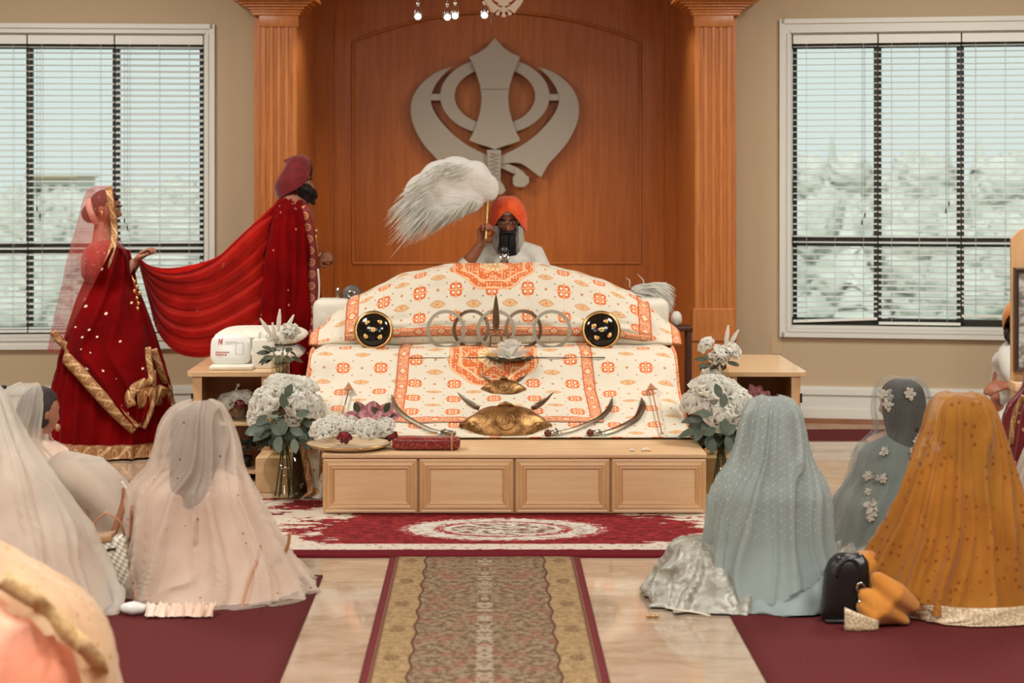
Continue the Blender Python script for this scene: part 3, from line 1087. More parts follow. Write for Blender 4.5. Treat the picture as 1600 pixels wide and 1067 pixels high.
# narrower bordered cloth lying down the middle
s_of = lambda py: min((abs(AY + (CH - z) / y * F - py), s) for s, y, z in slope)[1]
sb, st = s_of(662), SL - .08
M['bro_mid'] = brocade('cream_brocade_centre', .21, .088, (.035, -.02), med=(.035, s_of(557), .245, s_of(557) - s_of(606)), rect=(-.485, .575, sb, 9), bw=.062)
mb = MB().grid(lambda u, v: slope_pt(lerp(-.485 - .03 * (1 - v), .575 + .05 * (1 - v), u), lerp(sb, st, v) , .007 + .006 * abs(nz(u * 14, v * 3, 5)) * (1 - v)), 70, 50, lambda u, v: (lerp(-.485, .575, u), lerp(sb, st, v)))
solo(mb, 'altar_cloth', M['bro_mid'], 'narrow cream cloth with orange border and medallion lying down the middle of the slope', 'altar cloth', solid=.003)

# mound under the upper cloth
def hgt(x):
    """upper edge of the mound against x, metres above the floor, at Y about 11.35"""
    pts = [(-1.1, .70), (-.98, .79), (-.86, .90), (-.78, .955), (-.62, 1.02), (-.48, 1.085), (-.25, 1.135), (0, 1.142), (.3, 1.142), (.5, 1.11), (.68, 1.05), (.84, .985), (.95, .92), (1.06, .82), (1.2, .705)]
    for (a, b), (c, d) in zip(pts, pts[1:]):
        if x <= c:
            t = (x - a) / (c - a)
            return lerp(b, d, t * t * (3 - 2 * t) * .5 + t * .5)
    return .7


def mound_pt(x, v, off=0.0, Yb=11.12):
    """v 0 = foot of the front face, 1 = back"""
    H = max(hgt(x) - .70, .0)
    k = H / .44
    dep = .55 * (.35 + .65 * k)
    # side profile: steep belly, sloping face, round top, steep back
    pr = [(0, 0), (-.035, .10), (-.02, .22), (.03, .40), (.10, .66), (.18, .88), (.28, .985), (.42, 1.0), (.6, .9), (.8, .55), (.95, .1), (1.0, 0)]
    t = v * (len(pr) - 1)
    i = min(int(t), len(pr) - 2); f = t - i
    a, b, c, d = pr[max(i - 1, 0)], pr[i], pr[i + 1], pr[min(i + 2, len(pr) - 1)]
    q = [0.5 * (2 * b[j] + (c[j] - a[j]) * f + (2 * a[j] - 5 * b[j] + 4 * c[j] - d[j]) * f * f + (3 * b[j] - a[j] - 3 * c[j] + d[j]) * f ** 3) for j in (0, 1)]
    y = Yb + q[0] * dep * (1.6 if q[0] < .3 else 1.6 - .8 * (q[0] - .3))
    z = .705 + q[1] * H
    w = .013 * nz(x * 4, v * 7, 2.2) + .007 * nz(x * 11, v * 12, 8)
    nrm = Vector((0, -1, .45)) if v < .6 else Vector((0, .3, 1))
    nrm.normalize()
    return Vector((x, y, z)) + nrm * (off + w * sm(0, .08, v))


M['bro_side'] = brocade('cream_brocade_mound', .21, .15, (.93 - .21 * 9 + .015, .02), rect=(-1.03, 1.13, -9, 9), bw=.055)
mb = MB().grid(lambda u, v: mound_pt(lerp(-1.03, 1.13, u), v), 100, 44, lambda u, v: (lerp(-1.03, 1.13, u), v * .9 - .13))
solo(mb, 'altar_cloth', M['bro_side'], 'cream cloth under the bordered top cloth, showing at both flanks of the mound', 'altar cloth', solid=.004)

# upper cloth: from y 527 up over the top, narrower, bordered
UX0, UX1 = X(541, 11.2), X(1016, 11.2)
VB = .115


def upper(u, v):
    x0 = lerp(UX0, UX1, u)
    vv = VB + v * .58
    arc = 4 * (u - .5) ** 2
    sagv = -.018 * sm(.75, 1, abs(u - .5) * 2)
    crease = .016 * math.sin(v * 42) * sm(.08, .16, v) * sm(.36, .2, v) * (.5 + .5 * nz(u * 6, 0, 3))
    x = x0
    return mound_pt(x, vv + sagv * (1 - v), .016 + crease + .02 * sm(.0, .1, v) * sm(.5, .1, v))


UL = .62
M['bro_up'] = brocade('cream_brocade_upper', .21, .0715, (.032, .145), med=(.045, .47, .245, .19), rect=(UX0, UX1, -.0, 9), bw=.074)
mb = MB().grid(upper, 110, 52, lambda u, v: (lerp(UX0, UX1, u), v * UL))
solo(mb, 'altar_cloth', M['bro_up'], 'cream cloth with orange border and top medallion over the highest mound before the reader', 'altar cloth', solid=.004)

# bed and bolsters hidden under and behind the cloths
solo(MB().bbox(-.98, 1.06, 11.3, 12.6, .32, .68, .02), 'bed', M['maple'], 'wooden bed base under the altar cloths', 'bed', ang=30)
for x0, x1, lab in ((X(488, 11.75), X(548, 11.75), 'white upholstered block behind the left flank of the mound'), (X(978, 11.75), X(1046, 11.75), 'white upholstered block behind the right flank of the mound')):
    z0, z1 = .688, Zp(468, 11.75)
    mb = MB().bbox(x0, x1, 11.75, 11.98, z0, z1, .045, 4)
    o = solo(mb, 'bolster', M['linen'], lab, 'cushion', 'white blocks behind the mound')
# ---------------------------------------------------------------- things on the altar
def on(px, py, off=0.0):
    """the point of the slope that shows at this pixel"""
    best = None
    for i in range(400):
        s = SL * i / 399
        y, z = poly_at(slope, s)
        e = abs(AY + (CH - z) / y * F - py)
        if best is None or e < best[0]: best = (e, s)
    y, z = poly_at(slope, best[1])
    return slope_pt(X(px, y), best[1], off)


def petal(mb, c, ang, r0, R, H, W, phi, curl, n=4, m=5, ruf=0.0, point=.5, seed=0):
    """one petal: starts r0 from the axis, leans outward by phi (0 upright .. 1 flat)"""
    ca, sa = math.cos(ang), math.sin(ang)
    def fn(u, v):
        uu = u * 2 - 1
        w = W * math.sin(PI * min(1, .08 + .92 * v) ** point * .97) * .5 + W * .05
        if point > 1: w = W * .5 * (1 - v ** 3)
        rad = r0 + R * math.sin(phi * PI / 2 * v) - curl * v * v * R - .18 * W * (uu * uu) * (1 - phi)
        h = H * (math.sin(v * PI / 2) if phi < .7 else v) * math.cos(phi * PI / 2 * .8) + curl * .2 * R * v * v + .12 * W * uu * uu * phi
        h += ruf * nz(uu * 3 + seed, v * 4, ang * 3) * v
        p = Vector((rad, uu * w, h))
        return c + Vector((p.x * ca - p.y * sa, p.x * sa + p.y * ca, p.z))
    mb.grid(fn, n, m)


def blossom(c, r, tilt=(0, 0), kind='peony', seed=0):
    rnd = random.Random(seed)
    mb = MB()
    o = Vector((0, 0, 0))
    lay = {'peony': [(9, .25, 1.0, .95, .9, .5), (8, .18, .9, .8, .62, .6), (8, .12, .75, .8, .42, .55), (7, .06, .5, .75, .28, .5), (5, .02, .3, .7, .15, .3)],
           'rose': [(6, .1, .85, .9, .75, .3), (6, .08, .7, .9, .45, .4), (5, .05, .5, .85, .25, .4), (4, .02, .28, .8, .12, .3)],
           'lotus': [(9, .2, 1.05, .8, .8, .0), (9, .14, .85, 1.0, .55, .0), (8, .08, .6, 1.1, .34, .0), (6, .03, .35, 1.1, .18, .0)],
           'lily': [(6, .05, 1.3, 1.1, .8, -.15)]}[kind]
    for k, (n, r0, R, H, phi, curl) in enumerate(lay):
        for i in range(n):
            a = 2 * PI * (i + .5 * (k % 2) + rnd.uniform(-.15, .15)) / n
            petal(mb, o, a, r0 * r, R * r * rnd.uniform(.9, 1.08), H * r, (2.4 if kind in ('peony', 'rose') else 1.0) * r * (R + .3) * PI / n * 1.15, min(.98, phi + rnd.uniform(-.06, .06)), curl,
                  ruf=(.07 if kind == 'peony' else .03) * r, seed=seed + k, point=(.75 if kind in ('peony', 'rose') else 1.0), n=5 if kind == 'peony' else 4)
    Mx = Matrix.Rotation(tilt[0], 4, 'X') @ Matrix.Rotation(tilt[1], 4, 'Y')
    mb.v = [Vector(c) + Mx @ (v - Vector((0, 0, .35 * r))) for v in mb.v]
    return mb


def leaf(mb, p, d, L, W, up=(0, 0, 1), bend=.25):
    p, d, up = Vector(p), Vector(d).normalized(), Vector(up)
    sd = d.cross(up)
    if sd.length < .01: sd = Vector((1, 0, 0))
    sd.normalize(); nn = sd.cross(d)
    def fn(u, v):
        uu = u * 2 - 1
        return p + d * L * v + sd * uu * W * .5 * math.sin(PI * (v * .96 + .03)) ** .8 - nn * (bend * L * v * v - abs(uu) * W * .12)
    mb.grid(fn, 2, 6)


def leaves(c, rad, n, L, W, seed, zs=(-.6, .8), out=1.0):
    rnd = random.Random(seed)
    mb = MB()
    c = Vector(c)
    for i in range(n):
        a = rnd.uniform(0, 2 * PI); z = rnd.uniform(*zs)
        d = Vector((math.cos(a), math.sin(a), z)).normalized()
        p = c + Vector((d.x * rad[0], d.y * rad[1], d.z * rad[2])) * rnd.uniform(.35, .8)
        leaf(mb, p, d + Vector((rnd.uniform(-.4, .4), rnd.uniform(-.4, .4), rnd.uniform(-.5, .3))), L * rnd.uniform(.7, 1.2), W * rnd.uniform(.8, 1.2), Vector((rnd.uniform(-.4, .4), -.6, .7)), rnd.uniform(0, .4))
    return mb


def bouquet_vase(px, pyb, flowers, lab, seed, flip=1):
    Y = 1.7 * F / (pyb - AY)
    x = X(px, Y)
    g = thing('flower_vase', lab, 'vase of flowers', (x, Y, 0), None)
    prof = [(.0, .004), (.062, .004), (.066, .012), (.072, .05), (.098, .10), (.112, .145), (.108, .185), (.085, .225), (.058, .255), (.043, .285), (.042, .31), (.056, .345), (.06, .352), (.056, .35), (.038, .31), (.039, .285),
            (.054, .255), (.08, .225), (.103, .185), (.107, .145), (.093, .10), (.066, .05), (.058, .02), (0, .02)]
    MB().lathe(prof[:13], (x, Y, 0), 32).build('vase', M['vase'], g)
    rnd = random.Random(seed)
    for i in range(6):
        a = 2 * PI * i / 6
        MB().tube([(x + .05 * math.cos(a), Y + .05 * math.sin(a), .022), (x + .012 * math.cos(a + .3), Y + .012 * math.sin(a + .3), .29), (x + .05 * math.cos(a + .5), Y + .04 * math.sin(a + .5), .42)], .0042, 6).build('stem', M['stem'], g)
    zc = Zp(640, Y)
    lv = leaves((x, Y, zc - .07), (.17, .13, .13), 46, .10, .05, seed, (-.9, .5))
    lv.build('leaves', M['leaf'], g)['kind'] = 'stuff'
    lv = leaves((x, Y + .01, zc - .1), (.13, .11, .1), 44, .10, .05, seed + 1, (-.9, .1))
    lv.build('dark_leaves', M['leaf_dark'], g)['kind'] = 'stuff'
    for i, (fx, fy, fr, dy, tl) in enumerate(flowers):
        blossom((X(fx, Y), Y + dy - .03, Zp(fy, Y)), fr * 1.22, tl, 'peony', seed + i * 3).build('peony', M['petal'], g)
    # grey-green sprig in front
    sp = MB()
    for fx, fy, ang in ((425, 640, -2.4), (432, 655, -.7), (455, 650, -2.0), (452, 628, 1.7), (462, 660, -.4), (446, 672, -1.9), (470, 640, .3), (438, 676, -1.2), (420, 660, 3.0), (466, 676, -1.4), (455, 612, 1.2), (448, 645, -1.6)):
        fx = px + flip * (fx - 445)
        leaf(sp, (X(fx, Y), Y - .235, Zp(fy, Y)), (flip * math.cos(ang), -.35, math.sin(ang)), .075, .045, (0, -1, .2), .2)
    o = sp.build('sage_sprig', M['leaf'], g); o['kind'] = 'stuff'
    return g


bouquet_vase(445, 781, [(420, 622, .085, -.1, (.9, -.5)), (470, 625, .085, -.09, (.9, .4)), (448, 600, .075, -.02, (.5, 0)), (490, 632, .075, -.02, (.7, .7)), (405, 640, .07, -.05, (.8, -.8)), (462, 650, .04, -.1, (.9, .2)), (430, 595, .06, .06, (0, -.3)), (476, 602, .07, .06, (.2, .4))],
             'glass vase of white peonies and sage leaves on the floor left of the altar', 11)
bouquet_vase(1127, 783, [(1113, 603, .085, -.06, (.6, 0)), (1124, 640, .09, -.14, (1.1, 0)), (1150, 622, .085, -.06, (.7, .5)), (1086, 622, .085, -.02, (.5, -.6)), (1100, 600, .07, .05, (.2, -.2)), (1140, 606, .07, .05, (.3, .3)), (1160, 648, .06, .0, (.8, .8))],
             'glass vase of white peonies on the floor right of the altar behind the grey veil', 31, -1)


def tall_vase(px, Y, z0, pyt, flow, lilies, lab, seed):
    x = X(px, Y)
    zt = Zp(pyt, Y)
    g = thing('tall_vase', lab, 'vase of flowers', (x, Y, z0))
    MB().lathe([(0, z0 + .002), (.048, z0 + .002), (.05, z0 + .006), (.05, zt)], (x, Y, 0), 28).build('vase', M['vase'], g)
    for i in range(5):
        a = 2 * PI * i / 5
        MB().tube([(x + .03 * math.cos(a), Y + .03 * math.sin(a), z0 + .02), (x + .02 * math.cos(a + 2), Y + .02 * math.sin(a + 2), zt - .05), (x + .06 * math.cos(a), Y + .05 * math.sin(a), zt + .06)], .003, 6).build('stem', M['stem'], g)
    leaves((x, Y, z0 + .22), (.028, .028, .16), 26, .06, .03, seed, (-1, 1)).build('leaves_in_water', M['leaf_dark'], g)['kind'] = 'stuff'
    leaves((x, Y + .02, zt + .02), (.1, .09, .05), 18, .07, .034, seed + 5, (-.5, .7)).build('leaves', M['leaf_dark'], g)['kind'] = 'stuff'
    for i, (fx, fy, fr, dy, tl) in enumerate(flow):
        blossom((X(fx, Y), Y + dy - .02, Zp(fy, Y)), fr * 1.2, tl, 'rose', seed + i).build('rose', M['petal'], g)
    for i, (fx, fy, L, ax) in enumerate(lilies):
        p = Vector((X(fx, Y), Y - .05, Zp(fy, Y)))
        d = Vector((math.sin(ax), -.2, math.cos(ax))).normalized()
        mb = MB()
        side = d.cross(Vector((0, 1, 0))).normalized()
        def spathe(u, v):
            a = (u - .5) * 2 * PI * .8
            w = .004 + .009 * math.sin(PI * min(1, v * .93 + .04)) ** .9 * (1 - .75 * v ** 3)
            return p + d * L * v + side * math.sin(a) * w + Vector((0, 1, 0)) * math.cos(a) * w * .6
        mb.grid(spathe, 10, 10)
        mb.build('lily', M['petal'], g)
    return g


tall_vase(438, 10.36, .188, 560, [(456, 517, .05, -.07, (1.1, .2)), (440, 530, .04, .03, (.6, 0)), (424, 528, .03, .02, (.4, -.8))],
          [(425, 522, .11, -.55), (436, 518, .13, .1), (432, 530, .10, -.15), (445, 520, .12, .5)], 'tall glass cylinder of white roses and lilies beside the wipes, left of the altar', 71)
tall_vase(1124, 10.36, .188, 575, [(1122, 552, .055, -.07, (1.1, 0)), (1142, 546, .05, -.05, (.9, .5)), (1102, 538, .05, -.02, (.6, -.7)), (1104, 585, .045, -.05, (.9, -.4)), (1118, 586, .04, -.06, (1, .4))],
          [(1132, 540, .12, .1), (1138, 538, .10, .5)], 'tall glass cylinder of white roses and lilies at the right end of the altar', 91)


# ---------------------------------------------------------------- cabinets
def cabinet(x0, x1, y0, y1, lab, hinge):
    g = thing('cabinet', lab, 'cabinet', ((x0 + x1) / 2, (y0 + y1) / 2, 0))
    H = .58
    MB().bbox(x0 + .015, x0 + .065, y0, y0 + .02, .0, H, .002).build('stile', M['maple_v'], g, ang=30)
    MB().bbox(x1 - .065, x1 - .015, y0, y0 + .02, .0, H, .002).build('stile', M['maple_v'], g, ang=30)
    MB().box(x0 + .02, x0 + .036, y0 + .02, y1, .0, H).build('side_panel', M['maple_v'], g, smooth=False)
    MB().box(x1 - .036, x1 - .02, y0 + .02, y1, .0, H).build('side_panel', M['maple_v'], g, smooth=False)
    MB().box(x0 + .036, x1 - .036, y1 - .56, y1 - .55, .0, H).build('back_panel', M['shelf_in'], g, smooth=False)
    MB().bbox(x0 + .036, x1 - .036, y0 + .012, y0 + .44, .305, .325, .002).build('shelf', M['maple'], g, ang=30)
    MB().box(x0 + .036, x1 - .036, y0 + .012, y0 + .44, .04, .058).build('bottom', M['maple'], g, smooth=False)
    ov = .02
    r = .045
    pts = [(x0 - ov, y1), (x1 + ov, y1)]
    for i in range(7):
        a = -PI / 2 * i / 6
        pts.append((x1 + ov - r + r * math.cos(a), y0 - ov + r + r * math.sin(a)))
    for i in range(7):
        a = -PI / 2 - PI / 2 * i / 6
        pts.append((x0 - ov + r + r * math.cos(a), y0 - ov + r + r * math.sin(a)))
    t = MB().prism(pts, lambda u, v, d: Vector((u, v, d)), H, H + .026).build('top', M['maple_top'], g, ang=30)
    m = t.modifiers.new('b', 'BEVEL'); m.width = .008; m.segments = 3; m.limit_method = 'ANGLE'
    for z in (.12, .46):
        hx = x0 + .012 if hinge < 0 else x1 - .012
        MB().box(hx - .006, hx + .006, y0 - .004, y0 + .012, z - .025, z + .025).build('hinge', M['black_matte'], g, smooth=False)
    return g


cabinet(X(296, 10.58), X(426, 10.58), 10.6, 11.55, 'open maple cabinet at the left of the altar with wipes and tissue box on top', -1)
cabinet(X(1134, 10.58), X(1256, 10.58), 10.6, 11.6, 'open maple cabinet at the right of the altar with a bare top', 1)
CT = .607
# things on the left cabinet
Y = 10.95
def pillow(x0, x1, y0, y1, z0, z1, lab):
    def fn(p, d):
        q = lambda t: math.copysign(abs(t) ** .45, t)
        return Vector((q(d.x) * (x1 - x0) / 2, q(d.y) * (y1 - y0) / 2, d.z * abs(d.z) ** -.15 * (z1 - z0) / 2 * (1 - .55 * max(abs(d.x), abs(d.y)) ** 4)))
    mb = MB().ell(((x0 + x1) / 2, (y0 + y1) / 2, (z0 + z1) / 2), (1, 1, 1), 44, 22, fn=fn)
    return solo(mb, 'pillow', M['linen'], lab, 'pillow', 'folded white pillows on the cabinet')
zz = [CT + .004, CT + .07, CT + .135]
pillow(X(327, Y), X(470, Y), 10.95, 11.4, CT + .002, CT + .105, 'lower folded white pillow on the left cabinet behind the wipes')
pillow(X(329, Y), X(474, Y), 10.97, 11.42, CT + .105, CT + .20, 'upper folded white pillow on the left cabinet, topmost of the pair')
Y = 10.8
g = thing('wipes_pack', 'soft white pack of wipes with a printed front leaning on the pillows', 'wipes', (X(360, Y), Y, CT))
def packfn(p, d):
    q = lambda t, e: math.copysign(abs(t) ** e, t)
    return Vector((q(d.x, .5) * .115, d.y * .035, q(d.z, .5) * .09))
Rx = Matrix.Rotation(math.radians(-14), 4, 'X')
pc = Vector((X(360, Y), Y + .02, CT + .098))
MB().ell(pc, (1, 1, 1), 36, 18, fn=lambda p, d: Rx @ packfn(p, d)).build('pack', M['plastic_white'], g)
def pk(u, v, d): return pc + Rx @ Vector((u, -.0352 - d, v))
mk = simple('printed_red_ink', (176, 60, 44), .6); gk = simple('printed_grey_ink', (178, 176, 168), .6)
lm = MB()
for seg in ([(-.066, .024), (-.062, .06), (-.054, .03)], [(-.054, .03), (-.046, .062), (-.047, .024)]):
    for a, b in zip(seg, seg[1:]):
        lm.add([pk(a[0] - .002, a[1], .001), pk(a[0] + .002, a[1], .001), pk(b[0] + .002, b[1], .001), pk(b[0] - .002, b[1], .001)], [(0, 1, 2, 3)])
lm.build('printed_letter', mk, g, smooth=False)
tm = MB()
for j, (a, b) in enumerate(((-.08, .0), (-.08, -.012))):
    x = a
    rnd = random.Random(j)
    while x < b - .004:
        w = rnd.uniform(.006, .014); v = -.022 - j * .014
        tm.add([pk(x, v, .0015), pk(x + w, v, .0015), pk(x + w, v + .007, .0015), pk(x, v + .007, .0015)], [(0, 1, 2, 3)]); x += w + .003
tm.build('printed_line', mk, g, smooth=False)
tm = MB()
for a, b, c, d in ((.03, .075, -.03, -.027), (.03, .075, .035, .038), (.03, .033, -.03, .038), (.072, .075, -.03, .038), (-.03, .03, .038, .042), (-.03, .015, .028, .031)):
    tm.add([pk(a, c, .0015), pk(b, c, .0015), pk(b, d, .0015), pk(a, d, .0015)], [(0, 1, 2, 3)])
tm.build('printed_panel', gk, g, smooth=False)
solo(MB().bbox(X(328, 10.7), X(395, 10.7), 10.66, 10.9, CT, CT + .022, .006), 'folded_towel', M['linen'], 'thin folded white towel under the wipes on the left cabinet', 'towel')
g = thing('tissue_box', 'plain white tissue box beside the wipes on the left cabinet', 'tissue box', (X(409, 10.8), 10.83, CT))
x0, x1 = X(393, 10.75), X(425, 10.75)
MB().bbox(x0, x1, 10.77, 10.89, CT, CT + .16, .004).build('box', M['paper'], g, ang=30)
MB().grid(lambda u, v: Vector((lerp(x0 + .03, x1 - .03, u), 10.83 + .012 * math.sin(u * 9), CT + .16 + v * .03 * (1 + .4 * math.sin(u * 7)))), 12, 3).build('tissue', M['paper'], g)
# flower cube on the left shelf
Y = 10.72
g = thing('flower_cube', 'square glass vase with cream blooms and a dark red berry inside the left cabinet', 'vase of flowers', (X(369, Y), Y, .326))
x = X(369, Y)
zz = Zp(636, Y)
s = MB()
for a, b, c, d in ((x - .052, x + .052, Y - .052, Y - .049), (x - .052, x + .052, Y + .049, Y + .052), (x - .052, x - .049, Y - .052, Y + .052), (x + .049, x + .052, Y - .052, Y + .052)):
    s.box(a, b, c, d, .327, .327 + .105)
s.build('glass_cube', M['vase'], g, smooth=False)
MB().ell((x, Y, .375), (.044, .044, .043), 16, 10, fn=lambda p, d: p * (1 + .12 * nz(d.x * 4, d.y * 4, d.z * 4))).build('stones', cloth('pale_pink_stones', (196, 160, 146), (160, 110, 96), wr=0, scale=50), g)
for i, (fx, fy, fr, tl) in enumerate(((355, 627, .055, (.9, -.3)), (372, 618, .05, (.5, 0)), (388, 620, .05, (.6, .5)))):
    blossom((X(fx, Y), Y - .03, Zp(fy, Y)), fr * 1.15, tl, 'peony', 200 + i).build('bloom', M['petal'], g)
MB().ell((X(378, Y), Y - .1, Zp(629, Y)), (.03, .03, .03), 16, 10).build('berry', M['berry'], g)
MB().tube([(x, Y, .43), (X(370, Y), Y - .02, Zp(606, Y)), (X(373, Y), Y - .02, Zp(602, Y))], .003, 6).ell((X(373, Y), Y - .02, Zp(601, Y)), (.009, .009, .009), 8, 6).build('sprig', M['petal'], g)
g = thing('potted_plant', 'small dark green plant at the bottom of the left cabinet', 'plant', (X(384, 10.75), 10.75, .06))
MB().lathe([(.028, .06), (.036, .12), (.032, .12), (.026, .07)], (X(384, 10.75), 10.75, 0), 18, cap=True).build('pot', M['black_matte'], g)
leaves((X(384, 10.75), 10.75, .17), (.05, .05, .06), 50, .045, .022, 5, (-.3, 1)).build('leaves', M['leaf_dark'], g)['kind'] = 'stuff'
g = thing('flower_cube', 'small glass vase of mauve flowers on the right cabinet shelf behind the grey veil', 'vase of flowers', (X(1178, 10.72), 10.72, .326))
x = X(1178, 10.72)
MB().lathe([(0, .327), (.045, .327), (.045, .42), (.042, .42), (.042, .335), (0, .335)], (x, 10.72, 0), 20).build('glass_cup', M['vase'], g)
for i, (fx, fy) in enumerate(((1163, 624), (1180, 615), (1192, 622), (1175, 632))):
    blossom((X(fx, 10.72), 10.68, Zp(fy, 10.72)), .045, (.8, .3 * (i - 1)), 'lily', 300 + i).build('bloom', M['petal_mauve'], g)


# ---------------------------------------------------------------- shields, rings, blades
def frame_at(c, nrm):
    """matrix whose local z is nrm"""
    return Matrix.Translation(c) @ Vector(nrm).to_track_quat('Z', 'Y').to_matrix().to_4x4()


for px, bosses, lab in ((583, [(0, 0), (-.034, .04), (.036, .042), (-.041, -.036), (.037, -.04)], 'round black shield with brass bosses at the left end of the ring row'),
                        (940, [(0, 0), (-.042, .02), (.026, .046), (-.026, -.044), (.044, -.03)], 'round black shield with brass bosses at the right end of the ring row')):
    Y = 10.93
    R = .113
    c = Vector((X(px, Y), Y + .04, .695 + R * .97))
    nrm = Vector((0, -1, .22)).normalized()
    Mx = frame_at(c, nrm)
    R3 = Mx.to_3x3().to_4x4()
    g = thing('round_shield', lab, 'shield', (c.x, c.y, .70))
    MB().lathe([(0, .03), (.03, .0285), (.06, .022), (.085, .01), (.094, .0), (.094, -.004), (.08, -.002), (0, .018)], c, 40, M=R3).build('disc', M['black'], g)
    MB().lathe([(.0935, -.004), (.0935, .004), (.099, .008), (.106, .006), (.113, -.004), (.106, -.008), (.0935, -.004)], c, 44, M=R3).build('rim', M['brass'], g)
    for bx, by in bosses:
        h = .03 - (bx * bx + by * by) * 3.4
        MB().lathe([(.0145, h - .004), (.015, h + .003), (.011, h + .005), (.009, h + .003), (.006, h + .009), (0, h + .012)], c + Mx.to_3x3() @ Vector((bx, by, 0)), 16, M=R3).build('boss', M['brass'], g)

for i, (px, dy, ry, mat) in enumerate(((697, .0, .15, 'steel'), (736, .035, -.5, 'steel_dark'), (775, .0, .12, 'steel'), (818, .035, .45, 'steel_dark'), (862, .0, -.1, 'steel'))):
    Y = 10.93 + dy
    R = .112
    c = Vector((X(px, Y), Y, .70 + R))
    nrm = Vector((math.sin(ry) * .7, -1, .16)).normalized()
    mb = MB().lathe([(R, -.003), (R - .019, -.004), (R - .019, .003), (R, .002), (R, -.003)], c, 56, M=frame_at(c, nrm).to_3x3().to_4x4())
    solo(mb, 'steel_ring', M[mat], ['bright steel ring leaning next to the left black shield', 'second steel ring from the left shield, turned edgeways', 'bright steel ring behind the upright dagger', 'steel ring just right of the upright dagger',
                                    'bright steel ring next to the right black shield'][i], 'ring', 'steel rings in a row on the altar', ang=30)

Y = 10.9
g = thing('dagger', 'upright double edged dagger standing in the middle of the ring row', 'dagger', (X(775, Y), Y, .70))
bx = X(775, Y)
zt, zb = Zp(459, Y), Zp(514, Y)
vs = []
for z, w in ((zb, .016), (lerp(zb, zt, .25), .021), (lerp(zb, zt, .6), .015), (lerp(zb, zt, .88), .007), (zt, .0006)):
    vs += [(bx - w, Y, z), (bx, Y - .005, z), (bx + w, Y, z), (bx, Y + .005, z)]
MB().add(vs, [(4 * i + k, 4 * i + (k + 1) % 4, 4 * i + 4 + (k + 1) % 4, 4 * i + 4 + k) for i in range(4) for k in range(4)]).build('blade', M['steel_dark'], g, smooth=False)
MB().tube([(bx - .033, Y, zb + .002), (bx, Y, zb - .004), (bx + .033, Y, zb + .002)], .006, 8).build('crossguard', M['steel_dark'], g)
for sx in (-.03, .03):
    MB().tube([(bx + sx, Y, zb), (bx + sx * 1.0, Y, zb - .05), (bx + sx * 1.15, Y, .70)], .0045, 8).build('side_bar', M['steel_dark'], g)
MB().tube([(bx - .03, Y, zb - .034), (bx, Y, zb - .03), (bx + .03, Y, zb - .034)], .004, 8).ell((bx, Y, zb - .03), (.009, .009, .009), 10, 8).build('grip', M['steel_dark'], g)

c = on(797, 566)
g = thing('lotus_flower', 'white lotus flower on a dark wavy green leaf in front of the dagger', 'flower', c)
def pad(u, v):
    a = u * 2 * PI
    r = .128 * v * (1 + .04 * math.sin(a * 9))
    return c + Vector((r * math.cos(a), r * math.sin(a) * .8, .008 + .05 * v * v * .4 + .008 * math.sin(a * 9) * v ** 3))
MB().grid(pad, 72, 6, wrap=True).build('leaf_pad', cloth('dark_green_pad', (62, 70, 48), (40, 48, 32), wr=.2), g, solid=.004)
blossom(c + Vector((0, -.01, .06)), .1, (.2, 0), 'lotus', 9).build('blossom', M['petal'], g)

a, b = on(640, 562, .009), on(945, 562, .009)
solo(MB().tube([a, (a + b) / 2 + Vector((0, 0, .003)), b], .0035, 8), 'thin_rod', M['steel'], 'thin silver rod lying across the top of the slope under the rings', 'rod')


